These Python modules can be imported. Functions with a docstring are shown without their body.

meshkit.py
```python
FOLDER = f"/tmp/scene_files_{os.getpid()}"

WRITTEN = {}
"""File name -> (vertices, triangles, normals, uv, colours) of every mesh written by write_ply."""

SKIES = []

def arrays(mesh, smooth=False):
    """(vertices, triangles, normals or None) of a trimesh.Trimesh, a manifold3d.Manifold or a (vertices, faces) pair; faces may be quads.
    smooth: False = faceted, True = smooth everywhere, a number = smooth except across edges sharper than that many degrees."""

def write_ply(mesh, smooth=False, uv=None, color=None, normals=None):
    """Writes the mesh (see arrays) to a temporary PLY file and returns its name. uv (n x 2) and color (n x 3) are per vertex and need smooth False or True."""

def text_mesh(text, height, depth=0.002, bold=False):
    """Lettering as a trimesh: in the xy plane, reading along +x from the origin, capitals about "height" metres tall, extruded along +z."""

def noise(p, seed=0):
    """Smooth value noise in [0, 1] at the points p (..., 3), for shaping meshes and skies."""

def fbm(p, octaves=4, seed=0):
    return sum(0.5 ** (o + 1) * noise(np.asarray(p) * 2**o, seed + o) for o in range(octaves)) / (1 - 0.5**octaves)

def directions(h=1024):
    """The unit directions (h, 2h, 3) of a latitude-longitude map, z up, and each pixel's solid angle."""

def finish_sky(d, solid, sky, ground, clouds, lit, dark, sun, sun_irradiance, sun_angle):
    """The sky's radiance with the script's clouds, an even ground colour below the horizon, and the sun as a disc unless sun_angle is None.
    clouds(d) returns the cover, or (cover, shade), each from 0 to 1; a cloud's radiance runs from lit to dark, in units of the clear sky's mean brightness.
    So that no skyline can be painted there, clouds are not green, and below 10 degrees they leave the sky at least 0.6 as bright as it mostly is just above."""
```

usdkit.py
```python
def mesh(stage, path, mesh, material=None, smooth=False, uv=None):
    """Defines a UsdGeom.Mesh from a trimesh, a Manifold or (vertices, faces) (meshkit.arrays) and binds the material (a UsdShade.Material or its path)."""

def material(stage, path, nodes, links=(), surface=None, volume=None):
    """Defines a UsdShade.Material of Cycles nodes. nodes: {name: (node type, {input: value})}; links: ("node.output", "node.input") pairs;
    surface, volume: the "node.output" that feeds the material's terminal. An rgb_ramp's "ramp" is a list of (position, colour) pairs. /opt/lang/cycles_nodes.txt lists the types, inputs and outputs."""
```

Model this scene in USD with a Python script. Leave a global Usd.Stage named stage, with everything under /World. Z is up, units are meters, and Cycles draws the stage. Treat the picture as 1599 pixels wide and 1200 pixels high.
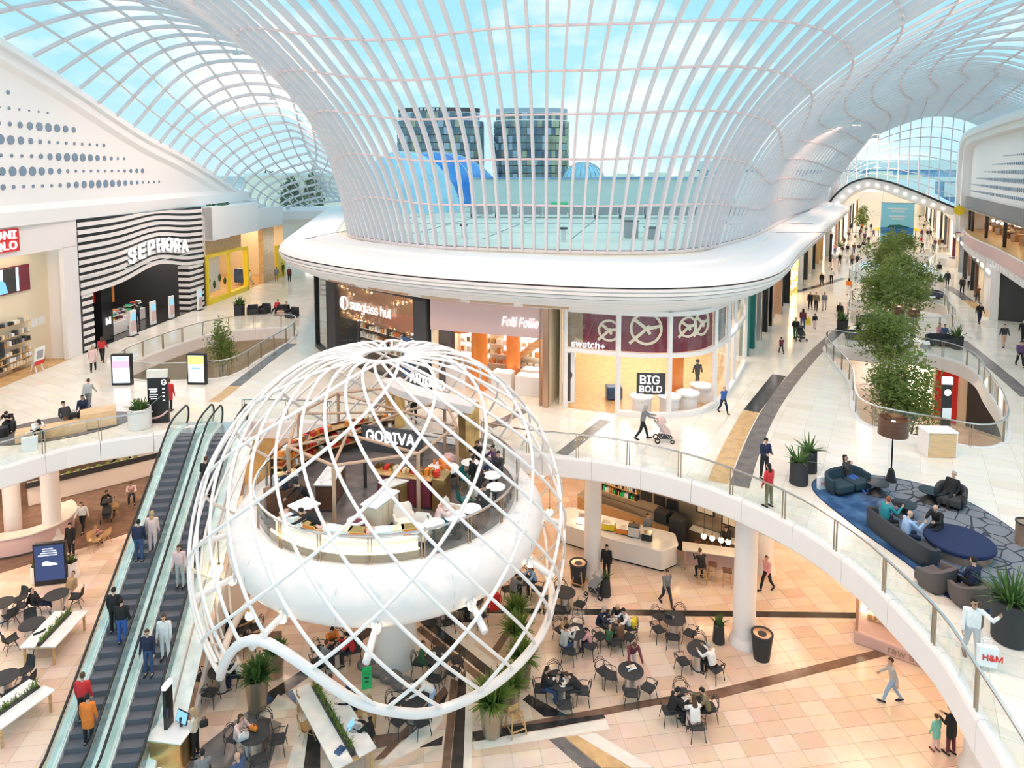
import math, random, numpy as np, trimesh, usdkit, meshkit, manifold3d as m3
from scipy.interpolate import CubicSpline, PchipInterpolator
from shapely.geometry import Polygon, LineString, Point, box as sbox
from shapely.ops import unary_union
from shapely import affinity
from pxr import Usd, UsdGeom, UsdLux, UsdShade, Gf, Sdf

random.seed(7); RNG = np.random.default_rng(7)
PI = math.pi
stage = Usd.Stage.CreateInMemory()
UsdGeom.Xform.Define(stage, '/World')

# ------------------------------------------------------------ camera, sky, area lights, exposure
F, TILT, EYE, HORIZON = 1050.0, math.radians(4.5), 12.6, 265.0
CT, ST = math.cos(TILT), math.sin(TILT)
cam = UsdGeom.Camera.Define(stage, '/World/camera')
cam.AddTransformOp().Set(Gf.Matrix4d(1, 0, 0, 0, 0, ST, CT, 0, 0, -CT, ST, 0, 0, 0, EYE, 1))
cam.CreateHorizontalApertureAttr(36.0)
cam.CreateFocalLengthAttr(36.0 * F / 1599)
cam.CreateVerticalApertureOffsetAttr(-(600 - HORIZON - F * math.tan(TILT)) / 1599 * 36)
cam.CreateExposureAttr(0.56)

usdkit.material(stage, '/World/Looks/sky', {
    "tc": ("texture_coordinate", {}), "map": ("mapping", {"scale": (1.0, 1.0, 2.2), "location": (0.35, 0.1, 0.2)}),
    "n": ("noise_texture", {"scale": 3.2, "detail": 7.0, "roughness": 0.55}),
    "r": ("rgb_ramp", {"ramp": [(0, (0, 0, 0)), (.5, (0, 0, 0)), (.64, (1, 1, 1)), (1, (1, 1, 1))]}),
    "sep": ("separate_xyz", {}),
    "g": ("rgb_ramp", {"ramp": [(0, (.66, .92, 1.0)), (.12, (.5, .88, 1.0)), (.4, (.27, .76, .98)), (1, (.24, .68, .95))]}),
    "mx": ("mix_color", {"b": (1.12, 1.09, 1.04)}), "b": ("background_shader", {"strength": .72})},
    [("tc.generated", "map.vector"), ("map.vector", "n.vector"), ("n.fac", "r.fac"), ("tc.generated", "sep.vector"), ("sep.z", "g.fac"),
     ("r.color", "mx.fac"), ("g.color", "mx.a"), ("mx.result", "b.color")], surface="b.background")
dome = UsdLux.DomeLight.Define(stage, '/World/sky_light'); dome.CreateIntensityAttr(1.0)
UsdShade.MaterialBindingAPI.Apply(dome.GetPrim()).Bind(UsdShade.Material.Get(stage, '/World/Looks/sky'))
FILL_FLOOD = 950.0
LIGHTS = [0]
def unseen_rect_light(x, y, z, w, h, power, color=(1, .86, .74), rot=(0, 0, 0)):
    """An unseen area light facing down (or turned by rot, degrees)."""
    LIGHTS[0] += 1
    l = UsdLux.RectLight.Define(stage, f'/World/lamp_{LIGHTS[0]:03d}')
    l.AddTranslateOp().Set((x, y, z)); l.AddRotateXYZOp().Set(rot)
    l.CreateWidthAttr(w); l.CreateHeightAttr(h); l.CreateIntensityAttr(power); l.CreateColorAttr(color)
# unseen area lights under the slab, placed to light the lower level
for x, y in [(13, 33), (5, 36), (-4, 38), (-17, 37.4), (-27, 36), (-25.6, 27.6), (15, 25), (17, 16)]:
    unseen_rect_light(x, y, -1.0, 3.4, 3.4, 4.2 if x > 0 else 8.0, (1, .76, .56))
for x, y in [(14.5, 44.5), (35, 47), (30, 64.5), (43, 62), (47.5, 97.5)]:
    unseen_rect_light(x, y, -1.0, 3.4, 3.4, 7.0, (1, .84, .68))

# ------------------------------------------------------------ helpers
def P(px, py, z=0.0):
    """Where the sight line through a pixel of the photograph meets the level z (for reading distances off the floors)."""
    x, u = (px - 799.5) / F, -(py - HORIZON - F * math.tan(TILT)) / F
    d = np.array([x, CT + u * ST, -ST + u * CT]); t = (z - EYE) / d[2]
    return d[:2] * t
def PY(px, py, y):
    x, u = (px - 799.5) / F, -(py - HORIZON - F * math.tan(TILT)) / F
    d = np.array([x, CT + u * ST, -ST + u * CT])
    return np.array([0, 0, EYE]) + d * (y / d[1])
LG = -6.5
USED, M = {}, {}
def numbered(parent, name):
    n = USED.get((parent, name), 0); USED[(parent, name)] = n + 1
    return f'{parent}/{name}' if n == 0 else f'{parent}/{name}_{n:03d}'
def tag(prim, label=None, cat=None, group=None, kind=None):
    p = prim.GetPrim() if hasattr(prim, 'GetPrim') else prim
    for k, v in (('label', label), ('category', cat), ('group', group), ('kind', kind)):
        if v: p.SetCustomDataByKey(k, v)
    return p
def pth(o): return '/World' if o is None else o if isinstance(o, str) else str(o.GetPath())
def obj(name, mesh, mat, parent=None, smooth=False, label=None, cat=None, group=None, kind=None):
    m = usdkit.mesh(stage, numbered(pth(parent), name), mesh, M[mat], smooth)
    return tag(m, label, cat, group, kind)
def thing(name, label=None, cat=None, loc=(0, 0, 0), rot=0.0, group=None, kind=None, scale=None):
    x = UsdGeom.Xform.Define(stage, numbered('/World', name))
    x.AddTranslateOp().Set(tuple(float(v) for v in loc)); x.AddRotateZOp().Set(float(rot))
    if scale: x.AddScaleOp().Set((scale, scale, scale))
    return tag(x, label, cat, group, kind)
def copy_of(proto, name, label, cat, loc, rot=0.0, group=None, scale=None):
    r = thing(name, label, cat, loc, rot, group, None, scale)
    r.GetReferences().AddInternalReference(pth(proto)); r.SetInstanceable(True)
    return r
def proto_class(name):
    return stage.CreateClassPrim(f'/World/Kinds/{name}') if stage.GetPrimAtPath('/World/Kinds') else (stage.CreateClassPrim('/World/Kinds'), stage.CreateClassPrim(f'/World/Kinds/{name}'))[1]

def mat(name, color, rough=.5, metal=0., vary=0., vscale=6., bump=0., bscale=40., emit=None, es=1., coat=0., spec=None, alt=None, stretch=None):
    """A principled material; vary mixes in noise of a lighter and darker tone (or of the colour alt)."""
    p = {"base_color": color, "roughness": rough, "metallic": metal}
    if coat: p["coat_weight"] = coat; p["coat_roughness"] = .08
    if spec is not None: p["specular_ior_level"] = spec
    if emit is not None: p["emission_color"] = emit; p["emission_strength"] = es
    nodes, links = {"p": ("principled_bsdf", p)}, []
    if vary or bump:
        nodes["tc"] = ("geometry", {}); nodes["mp"] = ("mapping", {"scale": stretch or (1, 1, 1)})
        links.append(("tc.position", "mp.vector"))
    if vary:
        c = np.array(color)
        a, b = (tuple(c * (1 - vary)), tuple(np.minimum(c * (1 + vary), .95))) if alt is None else (color, alt)
        nodes["n"] = ("noise_texture", {"scale": vscale, "detail": 4.}); nodes["r"] = ("rgb_ramp", {"ramp": [(0, a), (.35, a), (.65, b), (1, b)]})
        links += [("mp.vector", "n.vector"), ("n.fac", "r.fac"), ("r.color", "p.base_color")]
    if bump:
        nodes["bn"] = ("noise_texture", {"scale": bscale, "detail": 3.}); nodes["bp"] = ("bump", {"strength": bump, "distance": .02})
        links += [("mp.vector", "bn.vector"), ("bn.fac", "bp.height"), ("bp.normal", "p.normal")]
    M[name] = usdkit.material(stage, f'/World/Looks/{name}', nodes, links, surface="p.BSDF")
def glow(name, color, s): M[name] = usdkit.material(stage, f'/World/Looks/{name}', {"e": ("emission", {"color": color, "strength": s})}, [], surface="e.emission")
def stone(name, c1, c2, c3, size, angle, rough, org=(0, 0)):
    """Polished stone whose tone changes from tile to tile of a grid, with soft clouding."""
    M[name] = usdkit.material(stage, f'/World/Looks/{name}', {
        "g": ("geometry", {}), "m": ("mapping", {"rotation": (0, 0, -angle)}), "o": ("vector_math", {"math_type": "add", "vector2": (-org[0], -org[1], 0)}),
        "d": ("vector_math", {"math_type": "divide", "vector2": (size[0], size[1], 900.)}), "fl": ("vector_math", {"math_type": "floor"}),
        "w": ("white_noise_texture", {"dimensions": "3D"}), "r": ("rgb_ramp", {"ramp": [(0, c1), (.5, c2), (1, c3)]}),
        "n": ("noise_texture", {"scale": 1.7, "detail": 6.}), "mx": ("mix_color", {"blend_type": "soft_light", "fac": .35}),
        "p": ("principled_bsdf", {"roughness": rough})},
        [("g.position", "m.vector"), ("m.vector", "o.vector1"), ("o.vector", "d.vector1"), ("d.vector", "fl.vector1"), ("fl.vector", "w.vector"), ("w.value", "r.fac"),
         ("g.position", "n.vector"), ("r.color", "mx.a"), ("n.color", "mx.b"), ("mx.result", "p.base_color")], surface="p.BSDF")
def pane(name, tint=(.93, .98, .98), base=.05, rough=.0, refl=(1, 1, 1), k=.8):
    """Thin glass: clear, with a reflection that grows towards grazing sight on either face."""
    M[name] = usdkit.material(stage, f'/World/Looks/{name}', {"t": ("transparent_bsdf", {"color": tint}), "g": ("glossy_bsdf", {"roughness": rough, "color": refl}),
        "lw": ("layer_weight", {"blend": .5}), "pw": ("math", {"math_type": "power", "value2": 5.}), "ma": ("math", {"math_type": "multiply_add", "value2": k - base, "value3": base}), "mx": ("mix_closure", {})},
        [("lw.facing", "pw.value1"), ("pw.value", "ma.value1"), ("ma.value", "mx.fac"), ("t.BSDF", "mx.closure1"), ("g.BSDF", "mx.closure2")], surface="mx.closure")

# mesh builders; a part is collected in a list and joined with J
def J(*ms):
    ms = [m for x in ms for m in (x if isinstance(x, list) else [x])]
    vs, fs, n = [], [], 0
    for m in ms:
        v, f, _ = meshkit.arrays(m); vs.append(v); fs.append(f + n); n += len(v)
    return trimesh.Trimesh(np.vstack(vs), np.vstack(fs), process=False)
BOX_F = np.array([[0, 3, 2, 1], [4, 5, 6, 7], [0, 1, 5, 4], [1, 2, 6, 5], [2, 3, 7, 6], [3, 0, 4, 7]])
BOX_T = np.vstack([BOX_F[:, [0, 1, 2]], BOX_F[:, [0, 2, 3]]])
def tm(v, f):
    f = np.asarray(f)
    if f.shape[1] == 4: f = np.vstack([f[:, [0, 1, 2]], f[:, [0, 2, 3]]])
    return trimesh.Trimesh(np.asarray(v, float), f, process=False)
def bx(c, s, rz=0.0):
    x, y, z = np.array(s) / 2
    v = np.array([[-x, -y, -z], [x, -y, -z], [x, y, -z], [-x, y, -z], [-x, -y, z], [x, -y, z], [x, y, z], [-x, y, z]])
    if rz: a, b = math.cos(rz), math.sin(rz); v = v @ np.array([[a, b, 0], [-b, a, 0], [0, 0, 1]])
    return tm(v + np.array(c), BOX_T)
def rbx(c, s, r=.03, rz=0.0, seg=2):
    """A box with rounded edges."""
    s = np.array(s) / 2 - r; pts = []
    sph = trimesh.creation.icosphere(seg - 1, r).vertices
    for k in np.ndindex(2, 2, 2): pts.append(sph + s * (np.array(k) * 2 - 1))
    m = hull(np.vstack(pts))
    if rz: m.apply_transform(trimesh.transformations.rotation_matrix(rz, (0, 0, 1)))
    m.apply_translation(c); return m
def hull(pts):
    m = m3.Manifold.hull_points(np.asarray(pts, float)).to_mesh()
    return trimesh.Trimesh(m.vert_properties[:, :3], m.tri_verts, process=False)
def bar(a, b, w, h=None, up=(0, 0, 1)):
    """A rectangular bar from a to b."""
    a, b = np.array(a, float), np.array(b, float); h = h or w; t = b - a; t /= np.linalg.norm(t) + 1e-12
    s = np.cross(t, up); n = np.linalg.norm(s)
    if n < 1e-6: s = np.cross(t, (1, 0, 0)); n = np.linalg.norm(s)
    s /= n; u = np.cross(s, t)
    o = [-s * w / 2 - u * h / 2, s * w / 2 - u * h / 2, s * w / 2 + u * h / 2, -s * w / 2 + u * h / 2]
    return tm(np.array([a + k for k in o] + [b + k for k in o]), BOX_T)
def frames(pts):
    pts = np.asarray(pts, float); t = np.gradient(pts, axis=0); t /= np.linalg.norm(t, axis=1, keepdims=True) + 1e-12
    up = np.tile((0, 0, 1.), (len(pts), 1)); bad = np.abs(t[:, 2]) > .98; up[bad] = (1, 0, 0)
    s = np.cross(t, up); s /= np.linalg.norm(s, axis=1, keepdims=True); return t, s, np.cross(s, t)
def tube(pts, r, n=8, closed=False):
    pts = np.asarray(pts, float)
    if closed: pts = np.vstack([pts[-1], pts, pts[0], pts[1]])
    t = np.gradient(pts, axis=0); t /= np.linalg.norm(t, axis=1, keepdims=True) + 1e-12
    s = np.cross(t[0], (0, 0, 1.) if abs(t[0][2]) < .9 else (1., 0, 0)); S = []
    for k in range(len(pts)):
        s = s - t[k] * (s @ t[k]); s = s / (np.linalg.norm(s) + 1e-12); S.append(s)
    S = np.array(S); U = np.cross(S, t); r = np.broadcast_to(np.asarray(r, float), (len(pts),))
    a = np.arange(n) / n * 2 * PI
    v = pts[:, None] + r[:, None, None] * (np.cos(a)[None, :, None] * S[:, None] + np.sin(a)[None, :, None] * U[:, None])
    if closed: v = v[1:-1]
    k = len(v); f = grid_f(k, n, True); v = v.reshape(-1, 3)
    if closed: return tm(v, f)
    c0, c1 = len(v), len(v) + 1; v = np.vstack([v, pts[0], pts[-1]]); i = np.arange(n); j = (i + 1) % n
    return tm(v, np.vstack([f, np.stack([np.full(n, c0), j, i], 1), np.stack([np.full(n, c1), (k - 1) * n + i, (k - 1) * n + j], 1)]))
def grid_f(a, b, wrap=False, wrap_a=False):
    i, j = np.meshgrid(np.arange(a - (not wrap_a)), np.arange(b - (not wrap)), indexing='ij'); i, j = i.ravel(), j.ravel()
    j2, i2 = (j + 1) % b, (i + 1) % a
    q = np.stack([i * b + j, i * b + j2, i2 * b + j2, i2 * b + j], 1)
    return np.vstack([q[:, [0, 1, 2]], q[:, [0, 2, 3]]])
def ribbon(pts, ups, w, h):
    """A bar of section w x h swept along pts whose depth runs along ups."""
    pts, ups = np.asarray(pts, float), np.asarray(ups, float)
    t = np.gradient(pts, axis=0); t /= np.linalg.norm(t, axis=1, keepdims=True) + 1e-12
    s = np.cross(t, ups); s /= np.linalg.norm(s, axis=1, keepdims=True) + 1e-12; u = np.cross(s, t)
    v = np.stack([pts + s * w / 2 + u * h / 2, pts - s * w / 2 + u * h / 2, pts - s * w / 2 - u * h / 2, pts + s * w / 2 - u * h / 2], 1)
    n = len(pts); f = grid_f(n, 4, True)
    return tm(v.reshape(-1, 3), np.vstack([f, [[0, 1, 2], [0, 2, 3]], [[4 * n - 4, 4 * n - 2, 4 * n - 3], [4 * n - 4, 4 * n - 1, 4 * n - 2]]]))
def lathe(prof, n=24, loc=(0, 0, 0), sx=1., sy=1.):
    prof = np.asarray(prof, float); a = np.arange(n) / n * 2 * PI
    v = np.stack([prof[:, None, 0] * np.cos(a) * sx, prof[:, None, 0] * np.sin(a) * sy, np.broadcast_to(prof[:, None, 1], (len(prof), n))], -1).reshape(-1, 3)
    return tm(v + np.array(loc), grid_f(len(prof), n, True))
def cyl(a, b, r, n=12, r2=None):
    return tube([a, b], [r, r if r2 is None else r2], n)
def extrude(poly, z0, z1):
    out = []
    for g in getattr(poly, 'geoms', [poly]):
        if g.geom_type == 'Polygon' and g.area > 1e-6:
            m = trimesh.creation.extrude_polygon(g, z1 - z0, engine='earcut'); m.apply_translation((0, 0, z0)); out.append(m)
    return J(out)
def place(m, loc=(0, 0, 0), rz=0., rx=0., ry=0., s=1.):
    m = m.copy()
    if s != 1.: m.apply_scale(s)
    R = trimesh.transformations
    if rx: m.apply_transform(R.rotation_matrix(rx, (1, 0, 0)))
    if ry: m.apply_transform(R.rotation_matrix(ry, (0, 1, 0)))
    if rz: m.apply_transform(R.rotation_matrix(rz, (0, 0, 1)))
    m.apply_translation(loc); return m
def text(s, h, a, b, z, depth=.04, bold=True, stand=0.0):
    """Lettering that starts at plan point a and runs towards b, upright at height z, standing proud towards the reader."""
    m = meshkit.text_mesh(s, h, depth, bold); a, b = np.array(a, float), np.array(b, float); d = (b - a) / np.linalg.norm(b - a); n = np.array([d[1], -d[0]])
    v = m.vertices; w = np.empty_like(v)
    w[:, :2] = a + v[:, :1] * d + (v[:, 2:] + stand) * n; w[:, 2] = z + v[:, 1]
    return trimesh.Trimesh(w, m.faces, process=False)
def curve(pts, n, closed=False):
    """A smooth curve through the points, evenly resampled."""
    pts = np.asarray(pts, float)
    if closed: pts = np.vstack([pts, pts[:1]])
    s = np.r_[0, np.cumsum(np.linalg.norm(np.diff(pts, axis=0), axis=1))]
    cs = CubicSpline(s, pts, bc_type='periodic') if closed else PchipInterpolator(s, pts)
    q = cs(np.linspace(0, s[-1], n * 4)); s2 = np.r_[0, np.cumsum(np.linalg.norm(np.diff(q, axis=0), axis=1))]
    at = np.linspace(0, s2[-1], n + 1)[:-1] if closed else np.linspace(0, s2[-1], n)
    return np.stack([np.interp(at, s2, q[:, k]) for k in range(q.shape[1])], 1)
def normals2(path):
    t = np.gradient(path, axis=0); t /= np.linalg.norm(t, axis=1, keepdims=True) + 1e-12
    return np.stack([t[:, 1], -t[:, 0]], 1)
def loft(path, prof, caps=False):
    """A profile of (offset to the right of the path, height) swept along a plan path."""
    path = np.asarray(path, float); n = normals2(path)
    v = np.stack([np.column_stack([path + n * o, np.full(len(path), z)]) for o, z in prof], 1)
    return tm(v.reshape(-1, 3), grid_f(len(path), len(prof))[:, ::-1])
def loftc(path, prof):
    """As loft, with a closed profile."""
    path = np.asarray(path, float); n = normals2(path); k = len(prof)
    v = np.stack([np.column_stack([path + n * o, np.full(len(path), z)]) for o, z in prof], 1)
    e = np.array([[0, i, i + 1] for i in range(1, k - 1)]); m = (len(path) - 1) * k
    return tm(v.reshape(-1, 3), np.vstack([grid_f(len(path), k, True)[:, ::-1], e, m + e[:, ::-1]]))

mat('plaster', (.88, .86, .85), .55)
mat('plaster_warm', (.9, .84, .8), .5)
mat('white_paint', (.89, .835, .815), .38)
mat('rib', (.68, .63, .64), .45)
mat('ring', (.78, .6, .6), .4)
mat('steel', (.72, .72, .72), .25, 1.)
mat('chrome', (.8, .8, .8), .12, 1.)
mat('black', (.012, .012, .013), .4)
mat('black_gloss', (.01, .01, .011), .15)
mat('dark', (.05, .047, .05), .5)
mat('charcoal', (.035, .036, .04), .75)
mat('grey', (.35, .35, .36), .6)
mat('light_grey', (.62, .62, .62), .5)
mat('brass', (.72, .5, .22), .25, 1., vary=.15, vscale=2.)
mat('bronze', (.42, .33, .24), .35, .8)
mat('gold', (.85, .6, .22), .2, 1.)
mat('copper', (.62, .4, .28), .3, .9)
mat('bronze_beam', (.55, .36, .24), .4)
mat('oak', (.62, .38, .17), .45, vary=.18, vscale=3., stretch=(1, 1, 12))
mat('oak_pale', (.74, .5, .28), .45, vary=.12, vscale=3., stretch=(1, 1, 12))
mat('sofa_teal', (.025, .05, .07), .85); mat('sofa_grey', (.045, .047, .055), .85); mat('sofa_brown', (.12, .095, .09), .85); mat('navy_fabric', (.012, .025, .085), .9); mat('banner_sky', (.34, .78, .92), .6)
mat('walnut', (.13, .06, .035), .4, vary=.2, vscale=3., stretch=(1, 1, 10))
mat('marble', (.86, .84, .82), .2, vary=.06, vscale=2.5)
mat('dark_stone', (.035, .03, .028), .14, vary=.3, vscale=3.)
mat('grey_stone', (.17, .15, .145), .18, vary=.2, vscale=2.)
mat('brown_stone', (.19, .11, .075), .18, vary=.2, vscale=3.)
mat('tan_stone', (.66, .42, .2), .2, vary=.12, vscale=3.)
mat('cream_stone', (.84, .78, .7), .17, vary=.05, vscale=2.)
mat('blue_tile', (.035, .09, .2), .15, vary=.3, vscale=3.)
mat('yellow', (.9, .68, .03), .4)
mat('orange', (.85, .25, .03), .45)
mat('red', (.7, .03, .03), .45)
mat('maroon', (.2, .03, .05), .6, vary=.1)
mat('teal', (.01, .16, .15), .4)
mat('pink_wall', (.72, .5, .48), .7, bump=.3, bscale=14)
mat('cream', (.86, .74, .56), .5)
mat('soil', (.05, .03, .02), .95)
mat('bark', (.14, .09, .05), .85, vary=.3, vscale=9.)
mat('porthole', (.2, .27, .36), .3)
mat('paper', (.9, .9, .9), .7)
mat('green_sign', (.03, .65, .2), .4)
glow('lamp_white', (1, .95, .88), 9.0)
glow('lamp_warm', (1, .72, .38), 14.0)
glow('sign_white', (1, .98, .96), 1.35)
glow('shop_warm', (1, .8, .55), 3.2)
glow('shop_white', (1, .9, .78), 2.8)
glow('screen_white', (.85, .92, 1), 1.0)
glow('screen_blue', (.25, .55, .9), 1.0)
glow('screen_yellow', (1, .78, .25), 1.0)
glow('screen_lilac', (.75, .55, .72), .9)
glow('screen_dark', (.05, .07, .16), 1.0)
pane('glass', (.98, .99, .99))
pane('roof_glass', (.95, .985, .99), .03, k=.5)
pane('rail_glass', (.95, .975, .97), .04, k=.6)
pane('green_glass', (.88, .96, .94), .05)
pane('shop_glass', (.98, .985, .985), .03, k=.6)
def leaf(name, c, t=.35):
    M[name] = usdkit.material(stage, f'/World/Looks/{name}', {"oi": ("geometry", {}), "r": ("rgb_ramp", {"ramp": [(0, tuple(np.array(c) * .6)), (1, tuple(np.minimum(np.array(c) * 1.5, .9)))]}),
        "p": ("principled_bsdf", {"roughness": .5}), "tr": ("translucent_bsdf", {}), "mx": ("mix_closure", {"fac": t})},
        [("oi.random_per_island", "r.fac"), ("r.color", "p.base_color"), ("r.color", "tr.color"), ("p.BSDF", "mx.closure1"), ("tr.BSDF", "mx.closure2")], surface="mx.closure")
leaf('leaf_tree', (.34, .46, .12), .5); leaf('leaf_plant', (.13, .25, .06)); leaf('leaf_bright', (.27, .4, .08)); leaf('leaf_far', (.16, .24, .12), .1)
# ------------------------------------------------------------ large structure: floors, slabs, edges
def proj(p):
    p = np.asarray(p, float); z = p[..., 2] - EYE; d = p[..., 1] * CT - z * ST; u = p[..., 1] * ST + z * CT
    return 799.5 + F * p[..., 0] / d, HORIZON + F * math.tan(TILT) - F * u / d, d
stone('stone_upper', (.82, .74, .63), (.86, .79, .69), (.89, .83, .74), (1.2, .8), math.radians(-30), .13)
stone('stone_lower', (.70, .51, .385), (.77, .595, .475), (.82, .68, .57), (.95, .62), math.radians(8), .16)
def tiles(parent, name, region, size, ang, z0, z1, mt, joint=.012, most=300, far=95.):
    w, h = size; ca, sa = math.cos(ang), math.sin(ang)
    R = affinity.rotate(region, -ang, origin=(0, 0), use_radians=True); a0, b0, a1, b1 = R.bounds
    from shapely.prepared import prep
    pr = prep(R); whole, cut = [], []
    for i in range(math.floor(a0 / w), math.ceil(a1 / w)):
        for j in range(math.floor(b0 / h), math.ceil(b1 / h)):
            cx, cy = (i + .5) * w, (j + .5) * h; x, y = cx * ca - cy * sa, cx * sa + cy * ca
            if y < 3: continue
            px, py, d = proj((x, y, z1))
            if d < 1 or not (-80 < px < 1680 and py < 1290) or y > far: continue
            g = sbox(i * w + joint / 2, j * h + joint / 2, (i + 1) * w - joint / 2, (j + 1) * h - joint / 2)
            if pr.contains(g): whole.append((F * F * w * h * (EYE - z1) / d ** 3, bx((x, y, (z0 + z1) / 2), (w - joint, h - joint, z1 - z0), ang)))
            elif pr.intersects(g):
                g = g.intersection(R)
                if g.area > .01: cut.append(place(extrude(g, z0, z1), rz=ang))
    whole.sort(key=lambda t: -t[0])
    for s, m in whole[:most]: obj(name, m, mt, parent)
    obj(name, J([m for s, m in whole[most:]] + cut), mt, parent, kind='stuff')

EDGE_PX = [(0, 730), (115, 697), (231, 678), (388, 656), (464, 657), (600, 668), (740, 692), (814, 706), (947, 721), (1080, 751), (1197, 797), (1285, 846), (1372, 915), (1460, 1007), (1533, 1120)]
EDGE = curve(np.array([(-29.5, 14), (-26, 22.3)] + [tuple(P(*p)) for p in EDGE_PX] + [(9.6, 9), (8.6, 3), (8.2, -5)]), 160)
VOID1 = curve([P(*p) for p in [(185, 585), (248, 548), (299, 530), (350, 518), (400, 513), (455, 512), (463, 522), (425, 550), (403, 564), (378, 580), (350, 590), (305, 594), (215, 594)]], 90, True)
VOID2 = curve([P(*p) for p in [(1312, 540), (1322, 590), (1334, 645), (1350, 662), (1425, 681), (1488, 693), (1530, 700), (1558, 697), (1574, 686), (1574, 668), (1562, 637), (1540, 604), (1512, 572), (1480, 560), (1440, 552), (1350, 545)]], 110, True)
VOID3 = curve([P(*p) for p in [(1322, 497), (1335, 508), (1400, 515), (1470, 517), (1489, 512), (1482, 490), (1462, 474), (1400, 468), (1340, 468), (1325, 480)]], 80, True)
VOID4 = curve([P(*p) for p in [(1343, 420), (1350, 443), (1400, 448), (1452, 445), (1447, 420), (1440, 402), (1400, 398), (1350, 400)]], 60, True)
ATRIUM = Polygon(np.vstack([EDGE, [(-60, -5), (-60, 14)]])).buffer(0)
CORR = np.array([.4905, .8714]); CN = np.array([.8714, -.4905])          # along the corridor, and across it to the right
GROUND = Polygon([(-60, 10), (-60, 120), (-20, 120), (40, 260), (160, 290), (175, 250), (70, 60), (60, 0), (20, -6), (8, -6)])
UP = GROUND.difference(ATRIUM).difference(Polygon(VOID1)).difference(Polygon(VOID2)).difference(Polygon(VOID3)).difference(Polygon(VOID4))
floor = thing('floor', kind='structure')
obj('slab', extrude(UP, -.9, -.05), 'plaster_warm', floor)
near = UP.intersection(Polygon([(-34, 8), (-34, 96), (-10, 96), (10, 34), (14, 40), (52, 108), (66, 100), (40, 48), (40, 8)]))
obj('screed', extrude(UP.difference(near), -.05, -.004), 'stone_upper', floor)
obj('joint_bed', extrude(near.buffer(-.01), -.05, -.02), 'light_grey', floor)
tiles(floor, 'tile', near, (1.2, .8), math.radians(-30), -.03, -.004, 'stone_upper')

def strip(px, z, w, off, mt, nm, parent, n=40):
    c = curve([P(*p, z) for p in px], n)
    return obj(nm, loftc(c, [(off, z - .008), (off + w, z - .008), (off + w, z), (off, z)]), mt, parent)
ARC = [(1139, 757), (1158, 705), (1187, 645), (1229, 588), (1285, 530), (1313, 507)]
strip(ARC, 0, .75, 0, 'grey_stone', 'inlay_strip', floor, 60)
strip(ARC[:3], 0, .8, -.85, 'tan_stone', 'inlay_strip', floor)
strip(ARC[2:4], 0, .8, -.85, 'dark_stone', 'inlay_strip', floor)
strip([(1229, 588), (1260, 555), (1285, 530)], 0, .8, -.85, 'cream_stone', 'inlay_strip', floor)
strip([(1313, 507), (1300, 440), (1330, 425)], 0, .01, .9, 'grey_stone', 'inlay_strip', floor) if 0 else None
strip([(1238, 455), (1270, 447), (1313, 434)], 0, .7, 0, 'dark_stone', 'inlay_strip', floor)
strip([(1509, 532), (1560, 572), (1620, 622)], 0, .8, 0, 'grey_stone', 'inlay_strip', floor)
strip([(1486, 448), (1503, 458), (1520, 470)], 0, .9, 0, 'grey_stone', 'inlay_strip', floor)
strip([(1520, 470), (1540, 484), (1557, 497)], 0, .9, 0, 'tan_stone', 'inlay_strip', floor)
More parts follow.
